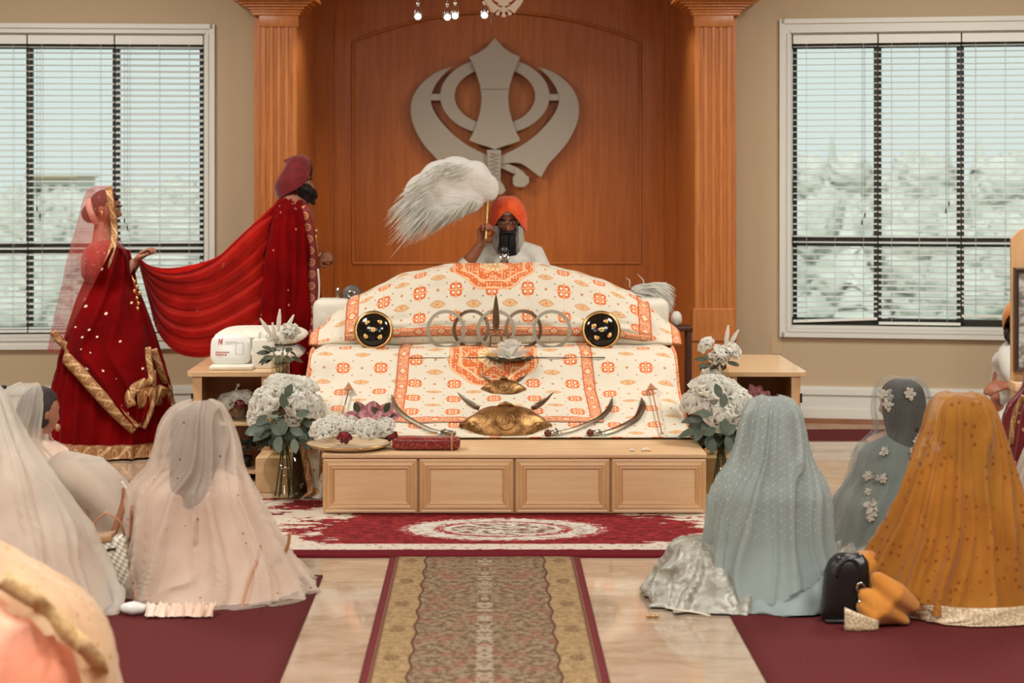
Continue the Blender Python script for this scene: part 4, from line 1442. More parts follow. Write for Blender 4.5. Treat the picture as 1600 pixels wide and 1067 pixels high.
def gold_dome(px, py, rx, hz, lab, k):
    """domed golden shield lying on the slope with raised rim, boss and two horn blades"""
    c = on(px, py)
    g = thing('golden_shield', lab, 'shield', c)
    R3 = frame_at(c, Vector((0, -.55, 1))).to_3x3().to_4x4()
    ry = rx * .62
    def fn(p, d):
        a = math.atan2(d.y, d.x)
        q = 1 + .05 * math.cos(a * 6)
        return R3 @ Vector((d.x * rx * q, d.y * ry * q, max(d.z, -.05) * hz))
    MB().ell(c, (1, 1, 1), 48, 24, fn=fn).build('dome', M['gold'], g)
    rim = [c + R3.to_3x3() @ Vector((rx * 1.03 * math.cos(t) * (1 + .05 * math.cos(t * 6)), ry * 1.03 * math.sin(t) * (1 + .05 * math.cos(t * 6)), .006)) for t in [2 * PI * i / 60 for i in range(61)]]
    MB().tube(rim, .007 * k, 8, cap=False).build('rim', M['gold'], g)
    bc = c + R3.to_3x3() @ Vector((0, -ry * .5, hz * .86))
    bn = frame_at(bc, Vector((0, -1, .55))).to_3x3().to_4x4()
    MB().lathe([(.048 * k, .0), (.05 * k, .006), (.044 * k, .009), (.036 * k, .006), (.03 * k, .01), (.022 * k, .012), (.018 * k, .008), (.01 * k, .014), (0, .016)], bc, 28, M=bn).build('boss', M['gold'], g)
    for sg in (-1, 1):
        for j, (u, v, L) in enumerate(((.93, -.28, .085), (.82, -.48, .075), (.99, -.02, .07))):
            p = c + R3.to_3x3() @ Vector((sg * rx * u * .92, ry * v, hz * .38))
            d = R3.to_3x3() @ Vector((-sg * .9, -.35 + .2 * j, .16))
            m = MB()
            pts = [p + d * L * k * t for t in (0, .2, .4, .6, .8, 1)]
            m.tube(pts, [.006 * k, .018 * k, .022 * k, .018 * k, .01 * k, .002], 8, flat=.5)
            m.build('leaf_claw', M['gold'], g)
        p = c + R3.to_3x3() @ Vector((sg * rx * .62, ry * .72, hz * .5))
        pts = [p + R3.to_3x3() @ Vector((sg * .12 * k * t, .05 * k * t + .07 * k * t * t, .02 * k * t)) for t in (0, .25, .5, .75, 1)]
        MB().tube(pts, [.012 * k, .017 * k, .015 * k, .01 * k, .001], 8, flat=.35).build('horn_blade', M['steel' if sg < 0 else 'steel_dark'], g)
    MB().tube([c + R3.to_3x3() @ Vector((x * rx, ry * .5, hz * .9 + .012 - x * x * .5)) for x in (-.28, -.12, 0, .12, .28)], [.003, .009, .012, .009, .003], 8).build('crest', M['gold'], g)
    return g


gold_dome(790, 668, .225, .105, 'large golden domed shield with horn blades at the foot of the slope', 1.0)
gold_dome(787, 611, .115, .055, 'small golden domed shield above the large golden one', .55)


def sword(pts, w, lab, hilt, mat, hm, gem):
    P = [on(a, b, .018) for a, b in pts]
    P = [Vector(p) for p in spline([tuple(p) for p in P], 26)]
    n = len(P)
    g = thing('curved_sword', lab, 'sword', P[-1])
    m = MB()
    vs, fs = [], []
    for i, p in enumerate(P):
        t = i / (n - 1)
        d = (P[min(i + 1, n - 1)] - P[max(i - 1, 0)]).normalized()
        up = Vector((0, -.5, .86))
        sd = d.cross(up).normalized()
        ww = w * min(1, .08 + t * 4.2) * (1 - .35 * t)
        vs += [p + sd * ww * .5, p + up * .004, p - sd * ww * .5, p - up * .003]
    for i in range(n - 1):
        for k in range(4):
            fs.append((4 * i + k, 4 * i + (k + 1) % 4, 4 * i + 4 + (k + 1) % 4, 4 * i + 4 + k))
    m.add(vs, fs).build('blade', M[mat], g, smooth=False)
    H = [on(a, b, .02) for a, b in hilt]
    MB().tube(H, [.011, .014, .012, .015][:len(H)], 10).build('grip', M[hm], g)
    d = (H[0] - P[-2]).normalized()
    sd = d.cross(Vector((0, -.5, .86))).normalized()
    MB().tube([H[0] + sd * .03, H[0], H[0] - sd * .03], [.005, .008, .005], 8).build('crossguard', M['chrome'], g)
    if gem:
        MB().ell(H[-1], (.02, .02, .02), 14, 10).build('pommel', gem, g)
    return g


gem = simple('dark_amber', (92, 40, 22), .15)
sword([(612, 624), (617, 640), (630, 653), (650, 664), (672, 674), (688, 680)], .034, 'bright curved blade lying on the slope left of the golden shield', [(690, 681), (702, 683), (712, 684)], 'steel', 'steel', None)
sword([(957, 624), (952, 643), (938, 657), (916, 668), (893, 677), (876, 681)], .034, 'dark curved sword right of the golden shield, nearest to it', [(872, 682), (864, 683), (856, 684)], 'steel_dark', 'chrome', gem)
sword([(1002, 627), (1004, 641), (996, 655), (978, 667), (960, 675), (944, 680)], .042, 'broad curved sword lying beside the right arrow', [(940, 681), (930, 682), (922, 683)], 'steel_dark', 'chrome', gem)
for tip, l, r, tail, lab, mt in (((545, 606), (537, 619), (553, 619), (536, 652), 'thin arrow with copper triangular head at the left behind the garland', 'steel'), ((1016, 606), (1010, 618), (1027, 618), (1034, 683), 'thin arrow with brown triangular head at the right of the slope', 'copper')):
    T_, L_, R_, E_ = on(*tip, .03), on(*l, .03), on(*r, .03), on(*tail, .02)
    g = thing('arrow', lab, 'arrow', E_)
    up = Vector((0, -.006, .004))
    MB().add([T_, L_, R_, T_ + up, L_ + up * .4, R_ + up * .4, (L_ + R_) / 2 + up * 1.6], [(0, 2, 1), (3, 4, 6), (3, 6, 5), (0, 1, 4, 3), (0, 3, 5, 2), (1, 2, 5, 6, 4)]).build('arrowhead', M['copper'], g, smooth=False)
    MB().tube([(L_ + R_) / 2, E_], .0038, 8).build('shaft', M[mt], g)
    MB().ell(E_, (.009, .009, .009), 10, 8).build('nock', M['brass'], g)

# plate with garland
Yp = 9.72
px = X(545, Yp)
c = Vector((px, Yp, ph))
g = thing('offering_plate', 'round cream plate with gold rim on the left corner of the altar platform', 'plate', c)
MB().lathe([(0, .004), (.15, .004), (.16, .001), (.2, .016), (.214, .024), (.214, .028), (.2, .024), (.16, .01), (0, .01)], c, 44).build('dish', simple('cream_plate', (214, 190, 152), .3), g)
MB().lathe([(.214, .024), (.217, .026), (.214, .029)], c, 44).build('rim', M['brass'], g)
for i, (fx, fy, fr, dy, col, kind) in enumerate(((505, 671, .062, -.04, 'petal', 'peony'), (542, 666, .062, -.02, 'petal', 'peony'), (575, 671, .062, -.06, 'petal', 'peony'), (598, 668, .056, -.02, 'petal', 'peony'), (520, 660, .045, .06, 'petal', 'peony'),
                                               (538, 684, .036, -.09, 'petal_red', 'rose'), (613, 682, .03, -.04, 'petal_red', 'rose'), (570, 650, .055, .03, 'petal_mauve', 'lily'), (592, 652, .06, .03, 'petal_mauve', 'lily'), (512, 668, .02, .08, 'petal_red', 'rose'))):
    z = max(ph + .03, Zp(fy, Yp + dy))
    lab = ['white carnation at the left end of the garland on the plate', 'white carnation second in the garland on the plate', 'white carnation in the middle right of the garland on the plate', 'white carnation at the right end of the garland beside the red parcel',
           'small white carnation at the back of the plate', 'dark red rose at the front of the plate', 'dark red rose at the right rim of the plate', 'mauve lily standing behind the white carnations', 'mauve lily next to the green bud on the plate', 'tiny red bud between the left carnations'][i]
    solo(blossom((X(fx, Yp + dy), Yp + dy, z), fr * 1.2, (.75, .15 * (i % 3 - 1)), kind, 400 + i), 'garland_flower', M[col], lab, 'flower', 'garland flowers on the plate')
lv = MB()
for fx, fy, ang in ((600, 640, 1.1), (592, 645, 2.2), (560, 640, 2.0), (607, 650, .3), (480, 688, 3.0)):
    leaf(lv, (X(fx, Yp), Yp + .05, Zp(fy, Yp) - .02), (math.cos(ang), -.1, math.sin(ang)), .055, .035, (0, -1, .3))
solo(lv, 'loose_leaves', M['leaf_dark'], 'few loose dark leaves among the garland flowers', 'leaves', 'garland flowers on the plate')['kind'] = 'stuff'

Yb = 9.66
g = thing('wrapped_parcel', 'long parcel wrapped in shiny red cloth lying on the platform edge', 'parcel', (X(666, Yb), Yb, ph))
mr = Mat('shiny_red_brocade', (150, 52, 46), .3, spec=.6)
vv = mr.voro(70)
mr.set('Base Color', mr.mix(vv.ss(.2, .5), (168, 70, 56), (112, 26, 28)))
mr.bump(mr.noise(30, 3, (.4, 1, 1)), .4, .01)
def pf(p, d):
    q = lambda t, e: math.copysign(abs(t) ** e, t)
    return Vector((q(d.x, .25) * .172, q(d.y, .4) * .06, q(d.z, .4) * .031 + .003 * nz(d.x * 9, d.y * 3, d.z)))
MB().ell((X(666, Yb), Yb + .02, ph + .033), (1, 1, 1), 40, 20, fn=pf).build('cloth', mr.m, g)
MB().tube([(X(706, Yb), Yb + .02 + .062 * math.copysign(abs(math.cos(t)) ** .4, math.cos(t)), ph + .033 + .0325 * math.copysign(abs(math.sin(t)) ** .4, math.sin(t))) for t in [2 * PI * i / 24 for i in range(25)]], .006, 6, cap=False, flat=2.2).build('ribbon', M['copper'], g)
for i, (fx, w) in enumerate(((988, .025), (1010, .05))):
    solo(MB().grid(lambda u, v: Vector((X(fx, 9.6) + (u - .5) * w, 9.6 + v * .03, ph + .003 + .006 * math.sin(u * PI) * (1 + i))), 6, 3), 'paper_scrap', M['paper'], ['tiny white paper scrap on the platform edge, nearer the middle', 'curled white paper scrap on the platform edge, nearer the right end'][i], 'paper', 'paper scraps on the platform', solid=.001)

# ---------------------------------------------------------------- behind the altar
Y = 11.93
g = thing('small_speaker', 'small round grey speaker on the white block behind the altar at the left', 'speaker', (X(550, Y), Y, .885))
mb = MB().lathe([(0, .0), (.02, .004), (.05, .0), (.062, -.012), (.062, -.07), (0, -.07)], (X(550, Y), Y - .05, .885 + .062), 28, M=Matrix.Rotation(PI / 2, 4, 'X'))
mb.build('drum', simple('grey_mesh', (92, 84, 76), .5), g)
MB().lathe([(.016, .004), (.02, .008), (.024, .004)], (X(550, Y), Y - .052, .885 + .068), 20, M=Matrix.Rotation(PI / 2, 4, 'X')).build('cone_ring', M['chrome'], g)
MB().bbox(X(526, Y), X(531, Y), Y - .06, Y + .02, .885, .995, .004).build('side_grip', M['chrome'], g)

g = thing('stool', 'dark wooden stool in the shade behind the right end of the altar', 'stool', (X(1056, 12.5), 12.5, 0))
x = X(1056, 12.5)
dk = simple('dark_wood', (70, 34, 18), .5)
MB().bbox(x - .1, x + .1, 12.4, 12.6, .68, .71, .006).build('seat', dk, g)
for sx in (-.08, .08):
    for sy in (12.42, 12.58):
        MB().box(x + sx - .014, x + sx + .014, sy - .014, sy + .014, 0, .68).build('leg', dk, g, smooth=False)
mb = MB().ell((x, 12.47, .758), (.035, .03, .046), 20, 12, fn=lambda p, d: p * (1 + .25 * nz(d.x * 3, d.y * 3, d.z * 3)))
solo(mb, 'crumpled_tissue', M['paper'], 'crumpled white tissue on the dark stool behind the altar', 'tissue')


def whisk_hair(base, dirs, n, L, spread, droop, seed, r=.0011, tip=None):
    """tapered hair strands as thin tubes"""
    rnd = random.Random(seed)
    mb = MB()
    for i in range(n):
        a, b = dirs(rnd)
        d = (a + Vector((rnd.gauss(0, spread), rnd.gauss(0, spread), rnd.gauss(0, spread)))).normalized()
        ln = L * b * rnd.uniform(.72, 1.06)
        p = Vector(base) + Vector((rnd.gauss(0, .012), rnd.gauss(0, .012), rnd.gauss(0, .012)))
        pts = [p]
        v = d.copy()
        for k in range(7):
            v = (v + Vector(droop) * (.2 + k * .09) + Vector((rnd.gauss(0, .05), rnd.gauss(0, .05), rnd.gauss(0, .05)))).normalized()
            p = p + v * ln / 7
            pts.append(p)
        mb.tube(pts, [r * q for q in (2.4, 2.6, 2.6, 2.4, 2.1, 1.7, 1.2, .5)], 4, cap=False)
    return mb


M['yak'] = cloth('white_yak_hair', (250, 249, 242), (242, 241, 232), wr=0, sheen=.2, opacity=1.0, tl=.5)
# second whisk lying behind the altar at the right
Y = 12.1
c0 = Vector((X(975, Y), Y, .86))
g = thing('fly_whisk', 'white hair fly whisk lying on the white block behind the right flank', 'fly whisk', c0)
b0 = Vector((X(992, Y), Y + .0, .95))
def dd(rnd): return Vector((1, rnd.uniform(-.5, .2), rnd.uniform(-.1, .55))), 1.0
whisk_hair(b0, dd, 420, .26, .12, (.0, 0, -.42), 4, .0016).build('hair', M['yak'], g)['kind'] = 'stuff'
for i, (fx, fy, gx, gy) in enumerate(((1008, 455, 996, 428), (1032, 448, 1042, 442), (984, 450, 978, 434))):
    MB().tube([(X(fx, Y), Y, Zp(fy, Y)), (X((fx + gx) / 2 + 3, Y), Y, Zp((fy + gy) / 2 - 4, Y)), (X(gx, Y), Y, Zp(gy, Y))], [.004, .003, .001], 6).build('stray_lock', M['yak'], g)
MB().tube([b0 + Vector((-.01, 0, 0)), b0 + Vector((-.17, 0, -.06))], .011, 10).build('handle', M['steel'], g)

# microphone on a thin stand before the reader
Y = 11.9
x = X(788, Y)
g = thing('microphone', 'chrome microphone in front of the bearded reader', 'microphone', (x, Y, .68))
MB().tube([(x, Y, .68), (x, Y, .9), (x, Y - .02, Zp(425, Y))], .007, 10).build('stand', M['black_matte'], g)
MB().lathe([(.0, .0), (.016, 0), (.019, .02), (.023, .06), (.024, .085), (.02, .09), (0, .09)], (x, Y - .02, Zp(419, Y)), 20).build('barrel', M['chrome'], g)
MB().lathe([(.02, .088), (.027, .098), (.027, .108), (.024, .125), (.014, .136), (0, .138)], (x, Y - .02, Zp(419, Y)), 20).build('grille', simple('mic_grille', (70, 74, 72), .35, .8), g)
for sx in (-.02, .02):
    MB().tube([(x + sx, Y - .035, Zp(419, Y)), (x + sx * 1.2, Y - .035, Zp(419, Y) + .095)], .005, 8).build('side_clip', M['chrome'], g)

# ---------------------------------------------------------------- hanging lamps
YH = 9.9
for i, (px, py) in enumerate(((653, 22), (699, 23), (711, 21), (757, 20))):
    c = at(px, py, YH + (.0, .0, .12, .05)[i])
    g = thing('pendant_lamp', ['leftmost of the four hanging glass drop lamps', 'left lamp of the middle pair of hanging glass drops', 'right lamp of the middle pair of hanging glass drops', 'hanging glass drop lamp next to the small emblem'][i], 'lamp', (c.x, c.y, c.z), 'glass drop lamps over the altar')
    MB().lathe([(.004, .055), (.008, .045), (.018, .02), (.026, -.004), (.026, -.018), (.018, -.03), (.008, -.034), (.0, -.034)], c, 20).build('glass_drop', M['vase'], g)
    MB().ell(c + Vector((0, 0, -.013)), (.0165, .0165, .016), 14, 10).build('bulb', M['bulb'], g)
    MB().lathe([(.0, .062), (.008, .06), (.008, .042), (.0, .04)], c, 10).build('socket', M['chrome'], g)
    MB().tube([c + Vector((0, 0, .06)), (c.x, c.y, 3.7)], .003, 6).build('cord', M['beige'], g)
# small gilded emblem hanging beside the lamps
ec = at(787, 0, YH)
k = 60 / 505 * (YH / F) / (1 / 1.0)
sc_ = .2 / 500
def efn(u, v, d): return Vector((ec.x + (u - 787) * sc_, YH - d, Zp(27, YH) + (580 - v) * sc_))
g = thing('hanging_emblem', 'small gilded white emblem hanging with the glass drop lamps', 'ornament', (ec.x, YH, Zp(27, YH)))
M['ivory'] = simple('ivory_enamel', (232, 214, 190), .35)
build_emblem(g, efn, .012, M['ivory'], .1)
for sg in (-1, 1):
    ol = [(787 + sg * (x - 787), y) for x, y in spline([(661, 199), (580, 238), (538, 305), (549, 385), (602, 462), (650, 530)], 24)]
    MB().tube([efn(u, v, .008) for u, v in ol], .0035, 6).build('gilt_edge', M['brass'], g)
MB().tube([(ec.x, YH, Zp(27, YH) + .187), (ec.x, YH, 3.7)], .003, 6).build('cord', M['beige'], g)
c = at(768, 30, YH)
solo(MB().lathe([(.0, .045), (.003, .04), (.004, .0), (.008, -.03), (.006, -.037), (0, -.038)], c, 12).tube([c + Vector((0, 0, .04)), (c.x, c.y, 3.7)], .0012, 5), 'crystal_drop', M['vase'], 'small clear crystal drop hanging below the lamps', 'ornament')

# ---------------------------------------------------------------- right edge: stand with framed picture; left edge: post
Y = 11.2
x0, x1 = X(1587, Y), X(1700, Y)
g = thing('display_stand', 'pale wooden stand at the right border of the photo', 'stand', ((x0 + x1) / 2, Y + .06, 0))
MB().bbox(x0, x1, Y + .02, Y + .12, .02, Zp(610, Y), .006).build('cabinet', M['maple_v'], g, ang=30)
MB().bbox(x0 - .006, x1 + .01, Y - .012, Y + .13, Zp(612, Y), Zp(598, Y), .006).build('ledge', M['maple'], g, ang=30)
yt = Zp(366, Y)
pts = [(x0, Zp(600, Y)), (x1, Zp(600, Y)), (x1, yt + .05), (x0 + .12, yt + .05), (x0 + .05, yt + .02), (x0, yt - .03)]
MB().prism(pts, lambda u, v, d: Vector((u, d, v)), Y + .095, Y + .12).build('back_board', M['maple_v'], g, smooth=False)
MB().bbox(x0, x1, Y, Y + .13, 0, .025, .003).build('base', M['maple_v'], g, ang=30)
fx0, fx1, fz0, fz1 = X(1589, Y), X(1690, Y), Zp(583, Y), Zp(419, Y)
f = thing('picture_frame', 'dark framed picture standing on the pale wooden stand', 'picture', ((fx0 + fx1) / 2, Y + .05, fz0))
fm = MB()
rings = [[(fx0 + i, Y + .08 - h, fz0 + i), (fx1 - i, Y + .08 - h, fz0 + i), (fx1 - i, Y + .08 - h, fz1 - i), (fx0 + i, Y + .08 - h, fz1 - i)] for i, h in ((0, 0), (.0, .03), (.008, .036), (.02, .03), (.028, .02), (.03, .012))]
fm.add([p for r in rings for p in r], [(4 * i + k, 4 * i + (k + 1) % 4, 4 * i + 4 + (k + 1) % 4, 4 * i + 4 + k) for i in range(5) for k in range(4)])
fm.build('frame', simple('dark_frame_wood', (70, 46, 34), .35), f, smooth=False)
pm_ = Mat('faded_photo', (160, 160, 150), .3)
nn = pm_.noise(14, 5, (1, 1, 1.6), .65)
pm_.set('Base Color', pm_.mix(nn.ss(.38, .62), (112, 110, 102), (190, 192, 186)))
MB().box(fx0 + .02, fx1 - .02, Y + .06, Y + .07, fz0 + .02, fz1 - .02).build('picture', pm_.m, f, smooth=False)
Y = 9.4
g = thing('post', 'slim white post with black cap at the left border of the photo', 'post', (X(2, Y), Y, 0))
MB().lathe([(.09, 0), (.09, .015), (.02, .03), (.018, .04)], (X(2, Y), Y, 0), 20, cap=True).build('foot', M['white'], g)
MB().tube([(X(2, Y), Y, .02), (X(2, Y), Y, Zp(607, Y))], .017, 14).build('tube', M['white'], g)
MB().lathe([(0, 0), (.026, 0), (.026, .014), (.0, .018)], (X(2, Y), Y, Zp(607, Y)), 16).build('cap', M['black_matte'], g)
for i, (x, y) in enumerate(((-2.6, 1.5), (2.6, 1.5), (-2.6, 5.2), (2.6, 5.2), (0, 3.4), (-2.8, 9.2), (2.8, 9.2))):
    pass
# ---------------------------------------------------------------- people: tools
def head_shape(mb, Mx, male=False):
    def fn(p, d):
        x, y, z = .076 * d.x, .099 * d.y, .118 * d.z
        t = sm(-.05, -1, d.z)
        x *= 1 - .36 * t
        if d.y > 0: y *= 1 - .42 * sm(-.1, -.95, d.z)
        else: y *= .95 + .02 * t
        if d.y < -.1:
            f = sm(-.1, -.5, d.y)
            ax = abs(x)
            nose = gauss(x, .0135) * (sm(.022, -.026, z) * sm(-.047, -.031, z)) * .027
            brow = .0045 * gauss(z - .031, .011) * gauss(ax - .03, .026)
            eye = -.0085 * gauss(z - .010, .013) * gauss(ax - .032, .017)
            lip = .0065 * (gauss(z + .056, .006) + gauss(z + .067, .007)) * gauss(x, .021)
            chin = .009 * gauss(z + .097, .015) * gauss(x, .024)
            cheek = .004 * gauss(z + .022, .025) * gauss(ax - .042, .02)
            y -= f * (nose + brow + eye + lip + chin + cheek)
        return Mx.to_3x3() @ Vector((x, y, z))
    mb.ell(Mx.translation, (1, 1, 1), 56, 44, fn=fn)
    for s in (-1, 1):
        mb.ell(Mx @ Vector((s * .076, .012, -.004)), (.01, .02, .032), 10, 8, M=Mx.to_3x3().to_4x4())


def hand_shape(mb, w, d, n, curl=.5, thumb=1, s=1.0):
    """w wrist, d along the hand, n out of the back of the hand; fingers bend away from n"""
    w, d, n = Vector(w), Vector(d).normalized(), Vector(n).normalized()
    n = (n - d * n.dot(d)).normalized()
    sd = d.cross(n) * thumb
    L = .088 * s
    for k, f in enumerate((-1.5, -.5, .5, 1.5)):
        kn = w + d * L * (1 - .04 * abs(f + .5)) + sd * f * -.0195 * s
        mb.limb([(w + sd * f * -.009 * s, .016 * s), (lerp(w, kn, .6), .0145 * s), (kn, .0115 * s)], 10)
        ln = (.9, 1.02, 1.0, .82)[k] * s if thumb > 0 else (.9, 1.02, 1.0, .82)[k] * s
        p, a = kn, curl * .6
        for j, seg in enumerate((.044, .028, .022)):
            q = p + (d * math.cos(a) - n * math.sin(a)) * seg * ln
            mb.limb([(p, .0092 * s - .0008 * j), (q, .0085 * s - .0008 * j)], 8)
            p, a = q, a + curl
    b = w + d * .025 * s + sd * .024 * s
    m = b + (d * .6 + sd * .65 - n * .35 * curl).normalized() * .042 * s
    e = m + (d * .75 + sd * .05 - n * .6 * curl).normalized() * .032 * s
    t = e + (d * .7 - sd * .3 * curl - n * .6 * curl).normalized() * .024 * s
    mb.limb([(b, .016 * s), (m, .0115 * s), (e, .0098 * s), (t, .0082 * s)], 10)


def fuse(mb, name, mat, parent, vox, smooth=2):
    """overlapping closed shapes become one continuous surface"""
    me = bpy.data.meshes.new('tmp')
    me.from_pydata([tuple(p) for p in mb.v], [], mb.f)
    o = bpy.data.objects.new('tmp', me); C.objects.link(o)
    bm = bmesh.new(); bm.from_mesh(me)
    bmesh.ops.remove_doubles(bm, verts=bm.verts[:], dist=1e-6)
    bmesh.ops.recalc_face_normals(bm, faces=bm.faces[:])
    bm.to_mesh(me); bm.free()
    r = o.modifiers.new('r', 'REMESH'); r.mode = 'VOXEL'; r.voxel_size = vox; r.use_smooth_shade = True
    s = o.modifiers.new('s', 'SMOOTH'); s.factor = .5; s.iterations = smooth
    dg = bpy.context.evaluated_depsgraph_get(); dg.update()
    me2 = bpy.data.meshes.new_from_object(o.evaluated_get(dg))
    bpy.data.objects.remove(o); bpy.data.meshes.remove(me)
    me2.name = name
    me2.materials.clear(); me2.materials.append(mat)
    me2.polygons.foreach_set('use_smooth', [True] * len(me2.polygons))
    b = bpy.data.objects.new(name, me2); C.objects.link(b)
    put(b, parent)
    return b


def spow(v, e): return math.copysign(abs(v) ** e, v)


class Loft:
    """a draped garment: rows of (pixel row, left, right, depth offset, half depth) seen at distance Y"""
    def __init__(s, Y, rows, e=.9, n=60):
        s.Y = Y
        s.rows = spline([(Zp(r[0], Y), X((r[1] + r[2]) / 2, Y), (r[2] - r[1]) / 2 / F * Y, Y + r[3], r[4]) for r in rows], n)
        s.e = e
        s.z0, s.z1 = s.rows[-1][0], s.rows[0][0]
    def row(s, v):
        t = min(max(v, 0), 1) * (len(s.rows) - 1)
        i = min(int(t), len(s.rows) - 2); f = t - i
        return tuple(lerp(a, b, f) for a, b in zip(s.rows[i], s.rows[i + 1]))
    def v_of_z(s, z):
        best = 0
        for i, r in enumerate(s.rows):
            if r[0] <= z:
                if i == 0: return 0
                a, b = s.rows[i - 1][0], r[0]
                return (i - 1 + (a - z) / max(a - b, 1e-6)) / (len(s.rows) - 1)
        return 1
    def pt(s, a, v, off=0.0):
        z, cx, hw, yc, hd = s.row(v)
        return Vector((cx + (hw + off) * spow(math.cos(a), s.e), yc + (hd + off) * spow(math.sin(a), s.e), max(z, .009 + off * .2)))
    def front(s, px, py, off=.01, back=False):
        """the point of the near side of the garment that shows at this pixel"""
        Y = s.Y
        for _ in range(5):
            z = Zp(py, Y)
            r = s.row(s.v_of_z(z))
            c = max(-1, min(1, (X(px, Y) - r[1]) / max(r[2], 1e-4)))
            sn = max(0, 1 - abs(c) ** (2 / s.e)) ** (s.e / 2)
            Y = r[3] - (r[4]) * sn
        Y -= off
        return at(px, py, Y)
    def build(s, name, mat, parent, fold=None, na=130, nv=80, off=0.0, cut=None, solid=0.0, uv=None, close_top=True):
        mb = MB()
        def fn(u, v):
            a = u * 2 * PI
            p = s.pt(a, v, off)
            if fold:
                h = fold(a, v)
                c, q = math.cos(a), math.sin(a)
                p += Vector((c * h, q * h, 0))
            return p
        P = {}
        skip = None
        if cut:
            skip = lambda u, v: cut(fn(u, v), u * 2 * PI, v)
        mb.grid(fn, na, nv, uv, wrap=not uv, skip=skip)
        if close_top and not uv:
            k = len(mb.v)
            mb.v.append(sum((mb.v[i] for i in range(na)), Vector()) / na + Vector((0, 0, .004))); mb.uv.append((0, 0))
            if not cut: mb.f += [(i, (i + 1) % na, k) for i in range(na)]
        return mb.build(name, mat, parent, solid=solid)


def folds(n, amp, drift=0.0, seed=0, a0=.15, sharp=1.6, wob=1.0):
    """soft ridges running down (or round, with drift) the cloth, growing towards the hem"""
    def f(a, v):
        w = wob * nz(math.cos(a) * 1.5 + seed, math.sin(a) * 1.5, v * 2.2 + seed) * 2.2
        h = (1 - abs(math.sin(n * a * .5 + drift * v + w + seed))) ** sharp
        h2 = (1 - abs(math.sin(n * .83 * a + drift * 1.6 * v + 1.7 * w + seed * 2.3))) ** (sharp + .6)
        return amp * (a0 + (1 - a0) * sm(.08, .75, v)) * (h + .5 * h2 - .12)
    return f


def ribbon(P, w, name, mat, parent, side=None, lift=None):
    """flat band along points P; UV = metres along, 0..1 across"""
    P = [Vector(p) for p in P]
    mb = MB()
    vs, uvs, s = [], [], 0
    n = len(P)
    for i, p in enumerate(P):
        if i: s += (p - P[i - 1]).length
        d = (P[min(i + 1, n - 1)] - P[max(i - 1, 0)]).normalized()
        sd = (Vector(side) if side else d.cross(Vector((0, -1, 0)))).normalized()
        vs += [p - sd * w * .5, p, p + sd * w * .5]
        uvs += [(s + .01, 0.01), (s + .01, .5), (s + .01, 1)]
    mb.add(vs, [f for i in range(n - 1) for f in ((3 * i, 3 * i + 1, 3 * i + 4, 3 * i + 3), (3 * i + 1, 3 * i + 2, 3 * i + 5, 3 * i + 4))], uvs)
    return mb.build(name, mat, parent, solid=.002)


def posed(loc, yaw):
    return Matrix.Translation(Vector(loc)) @ Matrix.Rotation(yaw, 4, 'Z')


def seated_body(mb, Mx, H=.8, wrists=None, turn=0.0, tilt=.12, shw=.118):
    """cross-legged figure facing local -Y, seat on local z 0"""
    k = H / .8
    T = lambda *p: Mx @ (Vector(p) * k)
    mb.limb([(T(-.09, .02, .115), .115 * k), (T(.09, .02, .115), .115 * k)], 16)
    mb.limb([(T(0, .03, .13), .125 * k), (T(0, .02, .27), .115 * k), (T(0, .0, .42), .125 * k), (T(0, .0, .50), .085 * k), (T(0, -.012, .58), .05 * k)], 18)
    for s in (-1, 1):
        mb.limb([(T(s * .04, 0, .50), .07 * k), (T(s * shw, -.01, .49), .052 * k), (T(s * (shw + .015), -.05, .38), .043 * k), (T(s * (shw + .015), -.12, .27), .04 * k), (T(s * .12, -.22, .2), .034 * k), (T(s * .06, -.26, .185), .028 * k)], 14)
        hand_shape(mb, T(s * .06, -.26, .185), Mx.to_3x3() @ Vector((-s, -.3, -.1)), Mx.to_3x3() @ Vector((0, -.5, 1)), .35, s, .95)
        mb.limb([(T(s * .1, 0, .1), .105 * k), (T(s * .18, -.2, .12), .08 * k), (T(s * .22, -.3, .1), .062 * k), (T(s * .12, -.35, .075), .05 * k), (T(-s * .03, -.36 - .03 * s, .06), .038 * k)], 14)
        mb.limb([(T(-s * .03, -.36 - .03 * s, .055), .036 * k), (T(-s * .15, -.38 - .03 * s, .04), .03 * k), (T(-s * .2, -.38 - .03 * s, .035), .022 * k)], 12)
    hm = Mx @ Matrix.Translation((0, -.02 * k, .685 * k)) @ Matrix.Rotation(turn, 4, 'Z') @ Matrix.Rotation(tilt, 4, 'X') @ Matrix.Scale(k, 4)
    head_shape(mb, hm)
    return hm


def hair_cap(mb, hm, bun=None, low=-.055):
    def fn(p, d):
        x, y, z = .083 * d.x, .108 * d.y + .004, .126 * d.z
        if d.y < -.2: y = max(y, -.098 + .1 * sm(.7, .1, d.z))
        if z < low: z = low + (z - low) * .25
        if d.y < -.1 and d.z < .45: x *= .985; y = max(y, -.03 + .03 * (d.z))
        return hm.to_3x3() @ (Vector((x, y, z)) * (1 + .02 * nz(d.x * 9, d.y * 9, d.z * 3)))
    mb.ell(hm.translation, (1, 1, 1), 36, 24, fn=fn)
    if bun:
        mb.ell(hm @ Vector(bun[:3]), (bun[3] * 1.05, bun[3] * .9, bun[3]), 18, 12)


